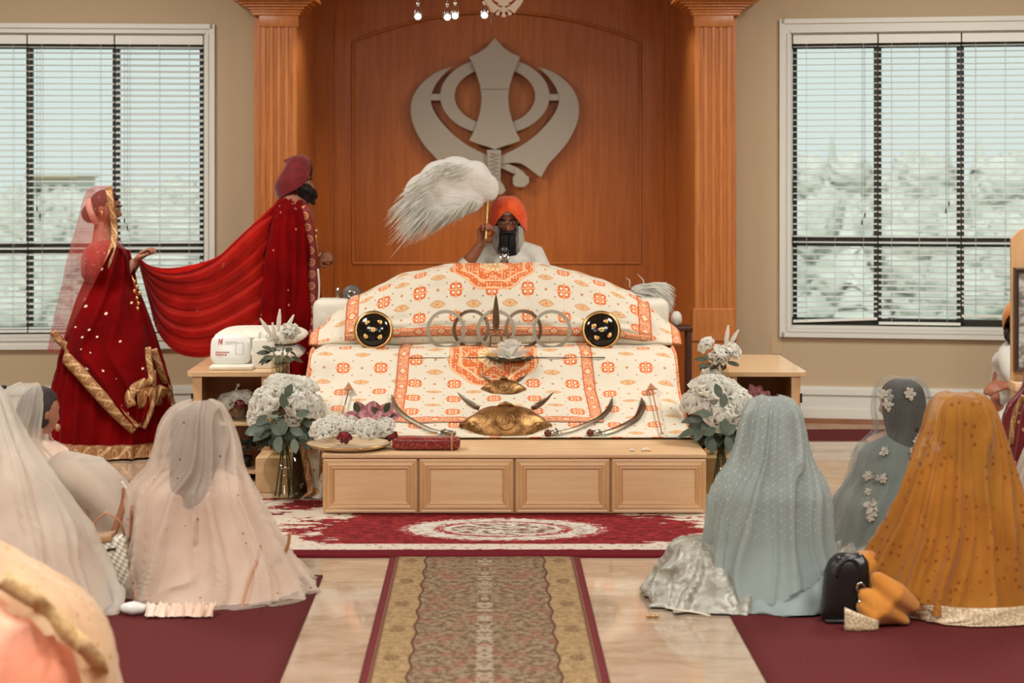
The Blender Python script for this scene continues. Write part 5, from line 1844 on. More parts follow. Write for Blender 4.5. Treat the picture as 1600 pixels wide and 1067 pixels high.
def face_bits(hm, parent, brow_mat, iris=(40, 26, 18)):
    for s in (-1, 1):
        MB().ell(hm @ Vector((s * .031, -.081, .010)), (.0115, .0105, .006), 14, 10, M=hm.to_3x3().to_4x4()).build('eye', simple('eye_white', (222, 214, 204), .2), parent)
        MB().ell(hm @ Vector((s * .031, -.0905, .010)), (.0052, .002, .005), 10, 8, M=hm.to_3x3().to_4x4()).build('iris', simple('iris_brown', iris, .15), parent)
        MB().tube([hm @ Vector((s * x, y, z)) for x, y, z in ((.012, -.098, .027), (.026, -.0985, .034), (.040, -.091, .033), (.052, -.078, .026))], [.003, .0048, .0042, .002], 8).build('eyebrow', brow_mat, parent)


def blooms_on(loft, spots, mat, parent, name='embroidered_flower', k=1.0):
    rq = random.Random(3)
    for i, (px, py, r) in enumerate(spots):
        c = loft.front(px, py, .012)
        n1 = loft.front(px + 2, py, .012) - c; n2 = loft.front(px, py + 2, .012) - c
        nn = n1.cross(n2); nn = nn if nn.y < 0 else -nn
        fm = frame_at(c, nn if nn.length > 1e-9 else Vector((0, -1, 0)))
        mb = MB()
        for q in range(7):
            a = q * PI / 3.5 + i + rq.uniform(-.3, .3); r_ = r; r = r_ * rq.uniform(.6, 1.05)
            mb.ell(fm @ Vector((r * .62 * math.cos(a), r * .62 * math.sin(a), 0)), (r * .5, r * .32, .003), 10, 6, M=fm.to_3x3().to_4x4() @ Matrix.Rotation(a, 4, 'Z')); r = r_
        mb.ell(fm @ Vector((0, 0, .002)), (r * .3, r * .3, .005), 10, 6)
        mb.build(name, mat, parent)


# ---------------------------------------------------------------- the women seated with their backs to us
M['blush'] = cloth('blush_cotton', (232, 206, 186), (222, 192, 170))
M['veil_white'] = cloth('ivory_chiffon', (232, 226, 212), (222, 212, 198), opacity=.56, tl=.35)
M['veil_blush'] = cloth('blush_chiffon', (236, 222, 206), (228, 210, 192), opacity=.58, tl=.35, dots=(16, .075, (150, 100, 76), 1))
M['greyblue'] = cloth('grey_blue_georgette', (158, 172, 166), (148, 162, 156), opacity=.82, tl=.3)
_v = Mat('grey_blue_georgette_dotted', (176, 190, 184), .75, spec=.2)
_v.set('Sheen Weight', .3)
x, y, z = _v.xyz()
zz_ = z + ((x * 40).floor() * .013)
d_ = length(cell(x, .034), cell(z + (cell(x, .068).gt(0)) * .02, .04) * 1.0)
d2_ = length(cell(x + .012, .034), cell(z + .008 + (cell(x, .068).gt(0)) * .02, .04))
ms_ = _v.noise(5, 2).gt(.42)
_v.set('Base Color', _v.mix((d_.lt(.0032).max(d2_.lt(.0032))) * ms_ * z.gt(.28), (176, 188, 183), (224, 228, 222)))
_v.bump(_v.noise(12, 4, (1, 1, .4), .5), .2, .03)
M['greyveil'] = _v.sheer(.78, .3).m
M['greysatin'] = cloth('grey_blue_satin', (140, 154, 150), (130, 144, 140), rough=.5)
M['greydress'] = cloth('grey_green_silk', (120, 130, 124), (110, 120, 114))
M['silver'] = None
_s = Mat('silver_brocade', (170, 168, 154), .4, .15)
vv = _s.voro(34); v2 = _s.noise(22, 3)
_s.set('Base Color', _s.mix(vv.ss(.25, .5) * v2.ss(.4, .6), (170, 170, 158), (142, 138, 124)))
_s.bump(vv, .3, .006)
M['silver'] = _s.m
M['grey_net'] = cloth('grey_net', (160, 168, 162), (150, 158, 152), opacity=.27, tl=.3)
M['mustard'] = cloth('mustard_georgette', (204, 138, 48), (190, 124, 38), opacity=.8, tl=.35, dots=(26, .19, (156, 90, 26), .5), sheen=.4)
M['mustard_plain'] = cloth('mustard_silk', (198, 130, 48), (184, 116, 38))
M['white_gold'] = None
_s = Mat('white_gold_brocade', (214, 196, 164), .45, .1)
vv = _s.noise(120, 2)
_s.set('Base Color', _s.mix(vv.ss(.4, .6), (222, 206, 176), (186, 160, 122))); _s.bump(vv, .4, .004)
M['white_gold'] = _s.m
M['peach'] = cloth('peach_silk', (236, 150, 118), (240, 178, 150), scale=3)
M['cream_shawl'] = cloth('cream_chiffon', (226, 200, 160), (214, 184, 142), opacity=.8, tl=.3, dots=(22, .16, (196, 158, 96), 1))
M['maroon_gold'] = cloth('maroon_silk', (110, 24, 26), (92, 16, 20), dots=(20, .2, (184, 130, 90), .7))
M['embroid'] = cloth('cream_embroidery', (186, 180, 166), (164, 156, 140), wr=0, scale=60)


def woman(label, Y, x, rows_v, rows_d, rows_h, veil, dress, yaw=PI, H=.8, fv=None, fd=None, group='women seated in veils with their backs to us', turn=0.0, vox=.011, opening=None, dy=0.0, sk_=None):
    sk_ = sk_ or M['skin_mid']
    g = thing('person', label, 'person', (x, Y, 0), group)
    mb = MB()
    H = .8 * (Loft(Y, rows_v).z1 - .028) / .811
    hm = seated_body(mb, posed((x, Y + dy, 0.012), yaw), H, turn=turn)
    fuse(mb, 'body', sk_, g, vox)
    hb = MB(); hair_cap(hb, hm)
    if rows_h:
        hl = Loft(Y, rows_h)
        hb.grid(lambda u, v: hl.pt(u * 2 * PI, v), 40, 30, wrap=True)
        k0 = len(hb.v) - 31 * 40
        hb.f += [tuple(k0 + i for i in range(39, -1, -1)), tuple(k0 + 30 * 40 + i for i in range(40))]
    fuse(hb, 'hair', M['hair'], g, .012, 1)
    d = Loft(Y, rows_d); v = Loft(Y, rows_v)
    d.build('dress', dress, g, fold=fd or folds(16, .012, 2, 1))
    def cut(p, a, t):
        # open at the far side, before the face and chest
        q = math.sin(a) * 1.0
        return t < .42 and q > .62 + .25 * t
    if veil: v.build('veil', veil, g, fold=fv or folds(18, .018, 3, 2), na=220, nv=170, cut=cut if opening is None else opening)
    return g, d, v


# blush veil, left of the aisle
g4, d4, v4 = woman('person in a sheer blush veil seated on carpet, nearest the aisle, left side', 7.75, X(308, 7.75),
    [(624, 300, 326, .0, .04), (632, 276, 342, 0, .085), (645, 264, 350, 0, .115), (665, 254, 358, 0, .13), (695, 246, 366, .0, .14), (725, 240, 370, .0, .145), (745, 224, 380, .0, .15), (765, 211, 388, .0, .16), (800, 206, 404, .02, .18), (840, 204, 424, .05, .22), (880, 202, 446, .08, .27),
     (905, 199, 466, .10, .31), (930, 196, 484, .10, .34), (950, 194, 482, .09, .36), (962, 196, 470, .08, .37)],
    [(722, 290, 326, 0, .06), (734, 262, 352, 0, .09), (750, 230, 374, 0, .115), (770, 219, 384, 0, .13), (800, 215, 394, .02, .14), (840, 214, 410, .05, .18), (880, 212, 432, .08, .24), (920, 210, 452, .1, .29), (962, 206, 462, .1, .34)],
    [(634, 296, 316, -.02, .04), (645, 277, 336, -.02, .09), (668, 268, 345, -.02, .10), (700, 268, 346, -.02, .10), (728, 268, 342, -.04, .08), (752, 270, 338, -.09, .05), (774, 276, 330, -.105, .03), (787, 292, 314, -.112, .018)],
    M['veil_blush'], M['blush'], fv=folds(11, .055, 7.5, 3, .3, 2.0), fd=folds(12, .02, 5, 5))
ribbon([v4.front(a, b, .018) for a, b in spline([(407, 852), (402, 875), (392, 900), (383, 930), (376, 955)], 16)], .011, 'copper_edging', M['copper'], g4)
ribbon([v4.front(a, b, .018) for a, b in spline([(452, 832), (451, 848), (446, 862), (436, 876)], 10)], .014, 'copper_edging', M['copper'], g4)
ribbon([v4.front(a, b, .016) for a, b in spline([(207, 790), (205, 830), (206, 880), (210, 920), (214, 950)], 16)], .016, 'copper_edging', M['copper'], g4)
mb = MB()
def frill(u, v):
    px = lerp(228, 338, u)
    c = at(px, 958, 7.36)
    w = math.sin(u * 34 + 2 * nz(u * 7, 1, 1)) * .5 + .5 * math.sin(u * 71)
    return Vector((c.x + .012 * math.cos(u * 47) * v, 7.37 - .07 * v - .02 * w * v, max(.013, .05 - .036 * v + .022 * w * (.4 + .6 * v) * (1 - .5 * v))))
mb.grid(frill, 110, 8)
mb.build('net_frill', M['blush'], g4)
MB().limb([((X(196, 7.36), 7.36, .034), .02), ((X(208, 7.35), 7.35, .036), .027), ((X(224, 7.36), 7.37, .03), .018)], 12).build('white_shoe', M['plastic_white'], g4)

# ivory veil with the head turned, further back on the left
g5, d5, v5 = woman('person in ivory veil with puffed sleeve and dark hair showing, seated before the bride', 8.3, X(60, 8.3),
    [(597, 34, 58, 0, .03), (603, 20, 66, 0, .07), (615, 8, 72, 0, .10), (640, -2, 74, 0, .115), (668, -10, 70, 0, .12), (688, -20, 72, 0, .13), (706, -34, 92, .0, .14), (730, -42, 118, .0, .16), (760, -46, 150, .02, .18), (800, -50, 172, .04, .2), (850, -55, 190, .07, .26), (888, -60, 198, .1, .3)],
    [(682, 30, 66, 0, .05), (692, 8, 90, 0, .08), (704, -18, 110, 0, .11), (730, -28, 122, 0, .13), (760, -30, 132, .02, .15), (800, -35, 145, .04, .18), (850, -40, 170, .07, .24), (888, -45, 185, .1, .28)],
    None, M['veil_white'], M['blush'], fv=folds(13, .04, 5, 8, .35, 1.8), turn=-.75,
    opening=lambda p, a, t: t < .4 and (math.sin(a) > .5 or (math.cos(a) > .45 and math.sin(a) > -.25)))
Y = 8.2
MB().limb([(at(104, 735, Y), .085), (at(140, 748, Y - .02), .105), (at(170, 775, Y - .03), .1), (at(186, 805, Y - .02), .075)], 22).build('puffed_sleeve', M['veil_white'], g5)
MB().limb([(at(104, 735, Y), .05), (at(150, 770, Y - .0), .05), (at(186, 808, Y), .036)], 14).build('sleeve_lining', M['blush'], g5)
ribbon([at(a, b, 8.06) for a, b in spline([(196, 762), (194, 785), (186, 810), (178, 832)], 12)], .03, 'beaded_cuff', M['copper'], g5)
MB().tube([at(a, b, 8.05) for a, b in spline([(190, 752), (200, 768), (203, 790), (198, 806)], 12)], .006, 6).build('pearl_edging', M['paper'], g5)
MB().ell(at(90, 668, 8.16), (.012, .02, .016), 10, 8).build('earring', M['copper'], g5)

# ivory veil at the left border
g6, d6, v6 = woman('person in an ivory veil cut by the left border, before the puffed sleeve', 7.4, X(-45, 7.4),
    [(592, -60, -32, 0, .04), (600, -84, -10, 0, .085), (618, -98, 8, 0, .115), (650, -108, 22, 0, .13), (690, -116, 40, 0, .14), (720, -124, 58, 0, .15), (750, -135, 78, .0, .16), (790, -146, 102, .02, .19), (830, -156, 126, .05, .23), (870, -165, 140, .07, .27), (905, -172, 158, .08, .3), (935, -178, 170, .08, .32), (952, -178, 172, .08, .33), (960, -176, 168, .08, .33)],
    [(690, -70, -20, 0, .06), (704, -96, 12, 0, .09), (722, -116, 36, 0, .12), (760, -122, 50, 0, .13), (800, -126, 66, .03, .16), (850, -135, 110, .06, .22), (900, -145, 145, .1, .28), (958, -150, 160, .1, .34)],
    [(606, -55, -38, -.02, .04), (620, -78, -16, -.02, .09), (650, -84, -8, -.02, .1), (690, -84, -8, -.02, .1), (740, -80, -14, -.07, .06), (790, -74, -22, -.115, .02)],
    M['veil_white'], M['blush'], fv=folds(11, .05, 4, 12, .35, 1.9))

# foreground, bottom left corner, out of focus
g7, d7, v7 = woman('person in peach dress and gold embroidered shawl, nearest the camera', 5.2, X(-290, 5.2),
    [(560, -330, -250, 0, .06), (590, -360, -215, 0, .11), (640, -375, -200, 0, .13), (700, -400, -170, 0, .15), (760, -450, -110, 0, .17), (820, -480, -62, .0, .2), (870, -500, 8, .0, .26), (920, -510, 84, .02, .32), (960, -515, 124, .04, .36), (1010, -520, 150, .05, .4), (1070, -525, 164, .06, .43), (1160, -530, 176, .06, .46), (1246, -530, 200, .06, .47)],
    [(700, -320, -240, 0, .07), (730, -400, -180, 0, .11), (780, -430, -130, 0, .14), (840, -450, -60, 0, .2), (890, -470, 25, .0, .27), (940, -480, 90, .02, .33), (1000, -490, 125, .04, .37), (1070, -495, 140, .06, .4), (1246, -500, 155, .06, .43)],
    None, None, M['peach'], H=.86, fd=folds(9, .05, 5, 4, .5, 1.5))
v7.build('shawl', M['cream_shawl'], g7, fold=folds(8, .03, 5, 9, .4, 1.5), na=160, nv=90, off=.012,
         cut=lambda p, a, t: (t < .3 and math.sin(a) > .55) or (lambda q: AY + (CH - q.z) / q.y * F > 940 + .62 * (AX + q.x / q.y * F) + 6 * math.sin(q.x * 60) and math.cos(a) < .93)(p))
ribbon([v7.front(a, b, .03) for a, b in spline([(2, 905), (30, 922), (60, 942), (86, 968), (110, 992), (140, 1018), (158, 1046)], 26)], .05, 'gold_embroidery', M['palegold'], g7)

# grey-blue veil, right of the aisle
g8, d8, v8 = woman('person in a dotted grey-blue veil seated on the floor right of the aisle', 7.6, X(1205, 7.6),
    [(617, 1194, 1216, 0, .04), (624, 1176, 1236, 0, .08), (640, 1164, 1248, 0, .115), (670, 1158, 1255, 0, .13), (700, 1152, 1260, 0, .14), (725, 1142, 1267, 0, .145), (745, 1129, 1277, 0, .15), (770, 1119, 1286, 0, .16), (800, 1116, 1288, .01, .165), (840, 1114, 1290, .03, .185), (868, 1110, 1296, .05, .22), (895, 1106, 1304, .07, .26), (925, 1110, 1310, .08, .3), (950, 1120, 1306, .08, .32), (968, 1140, 1284, .08, .33)],
    [(706, 1186, 1226, 0, .06), (722, 1162, 1250, 0, .09), (742, 1140, 1270, 0, .12), (770, 1130, 1278, 0, .135), (800, 1127, 1280, .01, .145), (850, 1122, 1284, .04, .18), (900, 1116, 1295, .08, .25), (966, 1140, 1280, .1, .3)],
    [(626, 1195, 1215, -.02, .04), (640, 1174, 1238, -.02, .09), (668, 1166, 1246, -.02, .105), (700, 1168, 1244, -.02, .1), (735, 1175, 1238, -.06, .06), (760, 1182, 1230, -.1, .03), (775, 1190, 1222, -.11, .015)],
    M['greyveil'], M['greydress'], fv=folds(11, .042, 2.5, 21, .25, 1.8),
    opening=lambda p, a, t: (t < .42 and math.sin(a) > .62 + .25 * t) or (lambda qx, qy: qy > 946 - ((qx - 1185) / 120) ** 2 * (70 if qx > 1185 else 50) + 4 * math.sin(qx * .12))(AX + p.x / p.y * F, AY + (CH - p.z) / p.y * F))
Y = 7.62
sk = Loft(Y, [(848, 1072, 1120, .08, .09), (858, 1056, 1150, .08, .15), (880, 1046, 1180, .08, .21), (905, 1034, 1200, .07, .25), (925, 1021, 1215, .06, .28), (939, 1013, 1220, .05, .3)])
sk.build('brocade_skirt', M['silver'], g8, fold=folds(8, .05, 2.5, 31, .4, 1.7), close_top=True)
lo = Loft(Y, [(868, 1110, 1296, .05, .225), (900, 1108, 1302, .06, .265), (935, 1112, 1318, .07, .33), (958, 1126, 1316, .07, .35), (972, 1150, 1300, .07, .355)])
lo.build('lower_drape', M['greysatin'], g8, fold=folds(5, .02, 7, 41, .7, 2.0), off=.002, close_top=False)
MB().tube([at(a, b, 7.29) for a, b in spline([(1040, 948), (1060, 953), (1085, 956), (1110, 962)], 12)], .004, 6).build('cord_tie', M['linen'], g8)
for i in range(4): MB().ell(Vector((X(1012 + 5 * i, 7.33), 7.33 + .004 * (i % 2), .009)), (.007, .007, .008), 8, 6).build('bead', M['brass'], g8)

# net veil with flowers, long dark hair
g9, d9, v9 = woman('person with long dark hair under a grey net veil with embroidered flowers', 8.7, X(1406, 8.7),
    [(586, 1396, 1422, 0, .04), (592, 1380, 1438, 0, .085), (608, 1369, 1448, 0, .115), (640, 1366, 1454, 0, .13), (670, 1370, 1456, 0, .13), (688, 1356, 1462, 0, .15), (702, 1341, 1474, 0, .165), (722, 1336, 1478, 0, .18), (750, 1330, 1482, .02, .22), (790, 1312, 1486, .06, .33), (820, 1306, 1488, .09, .38), (858, 1294, 1492, .11, .4)],
    [(674, 1390, 1430, 0, .06), (688, 1362, 1450, 0, .12), (700, 1347, 1460, 0, .145), (720, 1341, 1470, 0, .16), (745, 1334, 1474, .02, .2), (775, 1318, 1476, .06, .3), (800, 1310, 1478, .1, .36), (858, 1298, 1484, .12, .38)],
    [(592, 1402, 1424, -.02, .04), (606, 1382, 1440, -.02, .09), (640, 1378, 1446, -.02, .105), (680, 1384, 1448, -.04, .09), (720, 1392, 1450, -.1, .045), (750, 1398, 1448, -.118, .03), (775, 1408, 1442, -.125, .02)],
    M['grey_net'], M['greydress'], turn=.9, sk_=M['skin_light'], fv=folds(12, .03, 4, 51, .3, 1.7))
blooms_on(v9, [(1384, 618, .04), (1388, 634, .03), (1424, 615, .03), (1436, 690, .035), (1432, 708, .03), (1358, 742, .028), (1364, 790, .042), (1362, 806, .03), (1378, 748, .03), (1382, 705, .026), (1400, 800, .035), (1394, 818, .028), (1356, 768, .022)], M['embroid'], g9)
lo = Loft(8.65, [(826, 1335, 1490, .08, .2), (842, 1318, 1492, .06, .28), (860, 1302, 1494, .05, .32), (866, 1300, 1494, .05, .33)])
lo.build('net_hem', M['silver'], g9, fold=folds(16, .04, 3, 61, .5, 1.4))

# mustard veil
g10, d10, v10 = woman('person in a mustard dotted veil seated at the right with a black handbag beside her', 7.45, X(1500, 7.45),
    [(611, 1482, 1516, 0, .04), (618, 1464, 1536, 0, .085), (635, 1453, 1550, 0, .115), (665, 1446, 1560, 0, .13), (700, 1436, 1569, 0, .145), (740, 1424, 1580, 0, .155), (780, 1410, 1590, .0, .17), (820, 1394, 1600, .02, .2), (860, 1374, 1606, .05, .24), (900, 1356, 1614, .08, .29), (935, 1352, 1620, .09, .33), (960, 1362, 1624, .09, .35), (976, 1380, 1624, .08, .36)],
    [(700, 1480, 1520, 0, .06), (716, 1452, 1550, 0, .1), (740, 1436, 1566, 0, .125), (780, 1424, 1576, 0, .14), (850, 1400, 1590, .04, .2), (920, 1390, 1600, .08, .26), (978, 1404, 1610, .08, .28)],
    [(622, 1490, 1512, -.02, .04), (636, 1470, 1534, -.02, .09), (670, 1462, 1542, -.02, .105), (700, 1468, 1545, -.03, .1), (740, 1490, 1548, -.09, .05), (770, 1500, 1546, -.12, .03), (790, 1510, 1540, -.125, .02)],
    M['mustard'], M['mustard_plain'], fv=folds(14, .045, 1.8, 71, .2, 1.8),
    opening=lambda p, a, t: (t < .42 and math.sin(a) > .62 + .25 * t) or (p.z < .052 + .012 * math.sin(p.x * 21) and p.x > 1.5))
hem = Loft(7.45, [(924, 1386, 1630, .09, .362), (936, 1390, 1632, .09, .368), (950, 1394, 1634, .09, .378)])
hem.build('brocade_hem', M['white_gold'], g10, fold=folds(7, .012, 2, 5, .6), close_top=False, off=.012)
Y = 7.3
MB().limb([(at(1322, 884, 7.5), .05), (at(1348, 888, 7.5), .075), (at(1385, 905, 7.5), .09)], 18).build('knee_drape', M['mustard_plain'], g10)
mb = MB()
for i, (a, b, c, d) in enumerate((((1352, 930), (1380, 952), (1410, 972), .05), ((1348, 948), (1365, 962), (1390, 972), .045), ((1372, 905), (1400, 930), (1425, 945), .05))):
    mb.limb([(at(a[0], a[1], 7.2), d * .6), (at(b[0], b[1], 7.17), d), (at(c[0], c[1], 7.2), d * .6)], 16)
mb.v = [Vector((p.x, p.y + .01 * nz(p.x * 30, p.y * 30, p.z * 30), max(p.z, .012))) for p in mb.v]
fuse(mb, 'bunched_drape', M['mustard_plain'], g10, .01, 2)
c0 = Vector((X(1344, 7.12), 7.12, .007))
mb = MB()
mb.grid(lambda u, v: c0 + Vector((lerp(-.06, .065, u), -.02 + .05 * (u - .4) ** 2, v * (.085 - .05 * u) + .002)), 10, 5)
mb.build('folded_hem', M['white_gold'], g10, solid=.012)

# maroon and white figures cut by the right border
g12, d12, v12 = woman('person in maroon silk with gold sequins cut by the right border', 9.3, X(1640, 9.3),
    [(560, 1618, 1646, 0, .04), (572, 1606, 1660, 0, .1), (600, 1601, 1668, 0, .125), (614, 1594, 1676, 0, .13), (632, 1580, 1690, 0, .14), (660, 1571, 1700, 0, .15), (700, 1564, 1706, .0, .17), (740, 1562, 1715, .04, .22), (780, 1562, 1725, .07, .27), (818, 1560, 1730, .1, .3)],
    [(630, 1620, 1660, 0, .06), (645, 1592, 1690, 0, .1), (680, 1580, 1700, 0, .13), (740, 1575, 1710, .04, .2), (818, 1572, 1720, .1, .28)],
    None, M['maroon_gold'], M['maroon_gold'], fv=folds(14, .022, 4, 81, .3))
ribbon([v12.front(a, b, .02) for a, b in spline([(1566, 700), (1574, 718), (1584, 735), (1596, 748), (1612, 758)], 12)], .035, 'gold_border', M['goldband'], g12)
ribbon([v12.front(a, b, .02) for a, b in spline([(1600, 618), (1588, 640), (1582, 668), (1580, 695)], 12)], .03, 'gold_border', M['goldband'], g12)
g13, d13, v13 = woman('person in a white and blush veil cut by the right border behind the mustard veil', 8.35, X(1660, 8.35),
    [(590, 1640, 1672, 0, .04), (604, 1624, 1690, 0, .1), (640, 1616, 1698, 0, .125), (680, 1612, 1704, 0, .135), (710, 1602, 1715, 0, .145), (740, 1594, 1725, 0, .16), (790, 1587, 1735, .02, .19), (840, 1584, 1745, .06, .25), (882, 1582, 1750, .1, .3)],
    [(690, 1640, 1680, 0, .06), (710, 1612, 1705, 0, .11), (760, 1604, 1715, 0, .14), (840, 1600, 1725, .06, .22), (882, 1595, 1730, .1, .28)],
    None, M['veil_white'], M['blush'], fv=folds(14, .02, 4, 91, .3))

# bags
Yb = 7.74
g = thing('handbag', 'small checkered white handbag with tan flap between the two women in blush and ivory', 'handbag', (X(186, Yb), Yb, .01))
mt = Mat('checkered_canvas', (214, 206, 190), .5)
x, y, z = mt.xyz()
ck = ((x + z * .5) / .014).floor() + ((z) / .014).floor()
mt.set('Base Color', mt.mix((ck * .5).frac().gt(.25), (222, 216, 202), (168, 158, 140)))
M['check'] = mt.m
Mb = Matrix.Translation(Vector((X(184, Yb), Yb, .0))) @ Matrix.Rotation(-.14, 4, 'Y')
zb0, zb1 = .02, Zp(838, Yb)
MB().bbox(-.07, .07, -.05, .05, zb0, zb1, .015, 3, Mb).build('bag', M['check'], g)
MB().bbox(-.074, .02, -.056, .056, zb1 - .012, zb1 + .016, .006, 2, Mb).build('flap', simple('tan_leather', (168, 128, 92), .5), g)
MB().tube([Mb @ Vector(p) for p in ((-.06, 0, zb1), (-.05, 0, zb1 + .07), (.0, 0, zb1 + .1), (.05, 0, zb1 + .06), (.06, 0, zb1))], .005, 8).build('strap', M['copper'], g)
MB().bbox(-.006, .03, -.058, -.05, zb1 - .045, zb1 - .037, .002, 2, Mb).build('clasp', M['black_matte'], g)
Yb = 7.24
g = thing('handbag', 'black leather handbag with a silver ring charm on the carpet beside the mustard dress', 'handbag', (X(1325, Yb), Yb, .007))
lt = simple('black_leather', (24, 21, 20), .35)
def bagf(p, d):
    q = lambda t, e: math.copysign(abs(t) ** e, t)
    w = .10 * (1 - .3 * (d.z * .5 + .5))
    return Vector((q(d.x, .5) * w + .02 * d.z, q(d.y, .5) * .055, q(d.z, .45) * .125 + .012 * nz(d.x * 4, d.y * 4, d.z * 5)))
MB().ell((X(1324, Yb), Yb + .03, .136), (1, 1, 1), 32, 20, fn=bagf).build('bag', lt, g)
MB().bbox(X(1288, Yb), X(1350, Yb), Yb - .03, Yb + .09, .008, .024, .006).build('base', lt, g)
MB().tube([Vector((X(a, Yb), Yb - .02, Zp(b, Yb))) for a, b in spline([(1306, 900), (1312, 880), (1325, 872), (1338, 880), (1340, 905)], 16)], .007, 8).build('handle', lt, g)
rc = Vector((X(1341, Yb), Yb - .045, Zp(915, Yb)))
ring = [rc + Vector((.014 * math.cos(t), 0, .02 * math.sin(t))) for t in [PI * 1.1 * i / 14 - PI * .05 for i in range(15)]]
MB().tube(ring + [rc + Vector((-.012, 0, -.01)), rc + Vector((0, 0, -.018)), rc + Vector((.012, 0, -.01)), ring[0]], .0045, 8, cap=False).build('ring_charm', M['chrome'], g)
MB().tube([rc + Vector((0, 0, -.018)), rc + Vector((0, 0, -.045))], .005, 8).ell(rc + Vector((0, 0, -.052)), (.012, .006, .009), 12, 8).build('charm_link', M['chrome'], g)
# ---------------------------------------------------------------- the reader behind the altar
Y = 12.1
x = X(793, Y)
g = thing('person', 'person in orange turban and white kurta reading behind the altar with a whisk raised', 'person', (x, Y, .68))
hz = Zp(347, Y) - .010
hm = Matrix.Translation((x, Y, hz)) @ Matrix.Rotation(.06, 4, 'X') @ Matrix.Scale(1.02, 4)
mb = MB()
head_shape(mb, hm)
sh = Zp(392, Y)
elb = at(722, 424, Y - .1); wr = at(752, 381, Y - .16)
mb.limb([((x, Y + .05, .85), .15), ((x, Y + .03, 1.0), .15), ((x, Y + .02, sh - .02), .13), ((x, Y + .01, sh + .05), .075), ((x, Y, hz - .1), .055)], 18)
mb.limb([((x - .05, Y + .01, sh), .08), ((x - .165, Y, sh - .02), .064), ((x - .24, Y - .04, sh - .10), .05), (tuple(elb), .043), (tuple(lerp(elb, wr, .4)), .042), (tuple(wr), .028)], 16)
mb.limb([((x + .05, Y + .01, sh), .08), ((x + .165, Y, sh - .02), .064), ((x + .22, Y - .04, sh - .16), .05), ((x + .22, Y - .06, sh - .28), .044), ((x + .12, Y - .2, .9), .03)], 16)
hd_ = at(754, 366, Y - .17)
hand_shape(mb, wr, (.12, -.05, 1), (-.5, .8, 0), 1.15, -1, 1.05)
hand_shape(mb, (x + .12, Y - .2, .9), (-.6, -.8, 0), (0, 0, 1), .3, 1, 1.0)
for s in (-1, 1):
    mb.limb([((x + s * .1, Y + .05, .82), .1), ((x + s * .32, Y - .08, .80), .075), ((x + s * .1, Y - .16, .78), .055)], 14)
fuse(mb, 'body', M['skin_dark'], g, .0052, 3)
face_bits(hm, g, M['beard'])
# kurta: torso and sleeves fused
kb = MB()
kb.limb([((x, Y + .06, .87), .18), ((x, Y + .03, 1.0), .18), ((x, Y + .02, sh - .04), .162), ((x, Y + .01, sh + .03), .105), ((x, Y, sh + .07), .076)], 24)
kb.limb([((x - .03, Y + .01, sh + .0), .085), ((x - .17, Y, sh - .035), .078), ((x - .235, Y - .03, sh - .12), .066), (tuple(lerp(Vector((x - .24, Y - .03, sh - .12)), elb, .95)), .062), (tuple(lerp(elb, wr, .2)), .058)], 18)
kb.limb([((x + .03, Y + .01, sh + .0), .085), ((x + .17, Y, sh - .035), .078), ((x + .232, Y - .04, sh - .16), .068), ((x + .23, Y - .08, sh - .3), .06)], 18)
for s in (-1, 1):
    kb.limb([((x + s * .1, Y + .05, .83), .12), ((x + s * .32, Y - .08, .81), .09), ((x + s * .1, Y - .16, .79), .07)], 14)
kb.v = [p + Vector((0, 0, 0)) + Vector((nz(p.x * 9, p.y * 9, p.z * 5), nz(p.x * 8, p.y * 9, p.z * 6 + 9), 0)) * .006 for p in kb.v]
M['kurta'] = cloth('white_kurta_cotton', (214, 212, 202), (204, 202, 192), wr=.35)
fuse(kb, 'kurta', M['kurta'], g, .009, 3)
# turban
def turban(hm, mat, parent, front=.052, rx=.118, ry=.128, hzt=.155, lean=0.0, seed=0, peak=0.0, low=-.045):
    mb = MB()
    def fn(u, v):
        a = u * 2 * PI                       # a = -pi/2 is the front
        ca, sa = math.cos(a), math.sin(a)
        fr = max(0, -sa) ** 2
        zb = lerp(low, front + .02 - .055 * abs(ca) ** 1.2, fr)
        ph = v * PI / 2
        z = zb + (hzt - zb) * math.sin(ph) ** .92
        k = math.cos(ph) ** .62
        k = max(k, .001)
        bulge = 1 + .06 * math.sin(PI * min(1, v * 1.6)) 
        px, py = rx * ca * k * bulge, ry * sa * k * bulge + lean * z
        # wound layers: slanting steps that cross at the brow
        ang = (z - zb) * 1.0 + abs(ca) * .075
        lay = (ang / .017) % 1.0
        q = 1 + .022 * (lay - .5) * (1 - v ** 4)
        if ca > .02 * math.sin(z * 40): q += .022 * fr
        return hm @ Vector((px * q, py * q, z + peak * -sa * math.sin(ph)))
    mb.grid(fn, 96, 48, wrap=True)
    return mb.build('turban', mat, parent, solid=.006)
M['orange_turban'] = cloth('orange_turban_cloth', (236, 92, 38), (226, 78, 30), wr=.15, scale=20)
turban(hm, M['orange_turban'], g, front=.066, rx=.116, ry=.125, hzt=.168, low=-.05)
fm = MB().add([hm @ Vector(p) for p in ((-.024, -.094, .062), (.024, -.094, .062), (0, -.104, .098), (-.024, -.08, .062), (.024, -.08, .062), (0, -.088, .098))], [(0, 1, 2), (3, 5, 4), (0, 3, 4, 1), (1, 4, 5, 2), (2, 5, 3, 0)])
fm.build('under_turban', M['linen'], g, smooth=False)


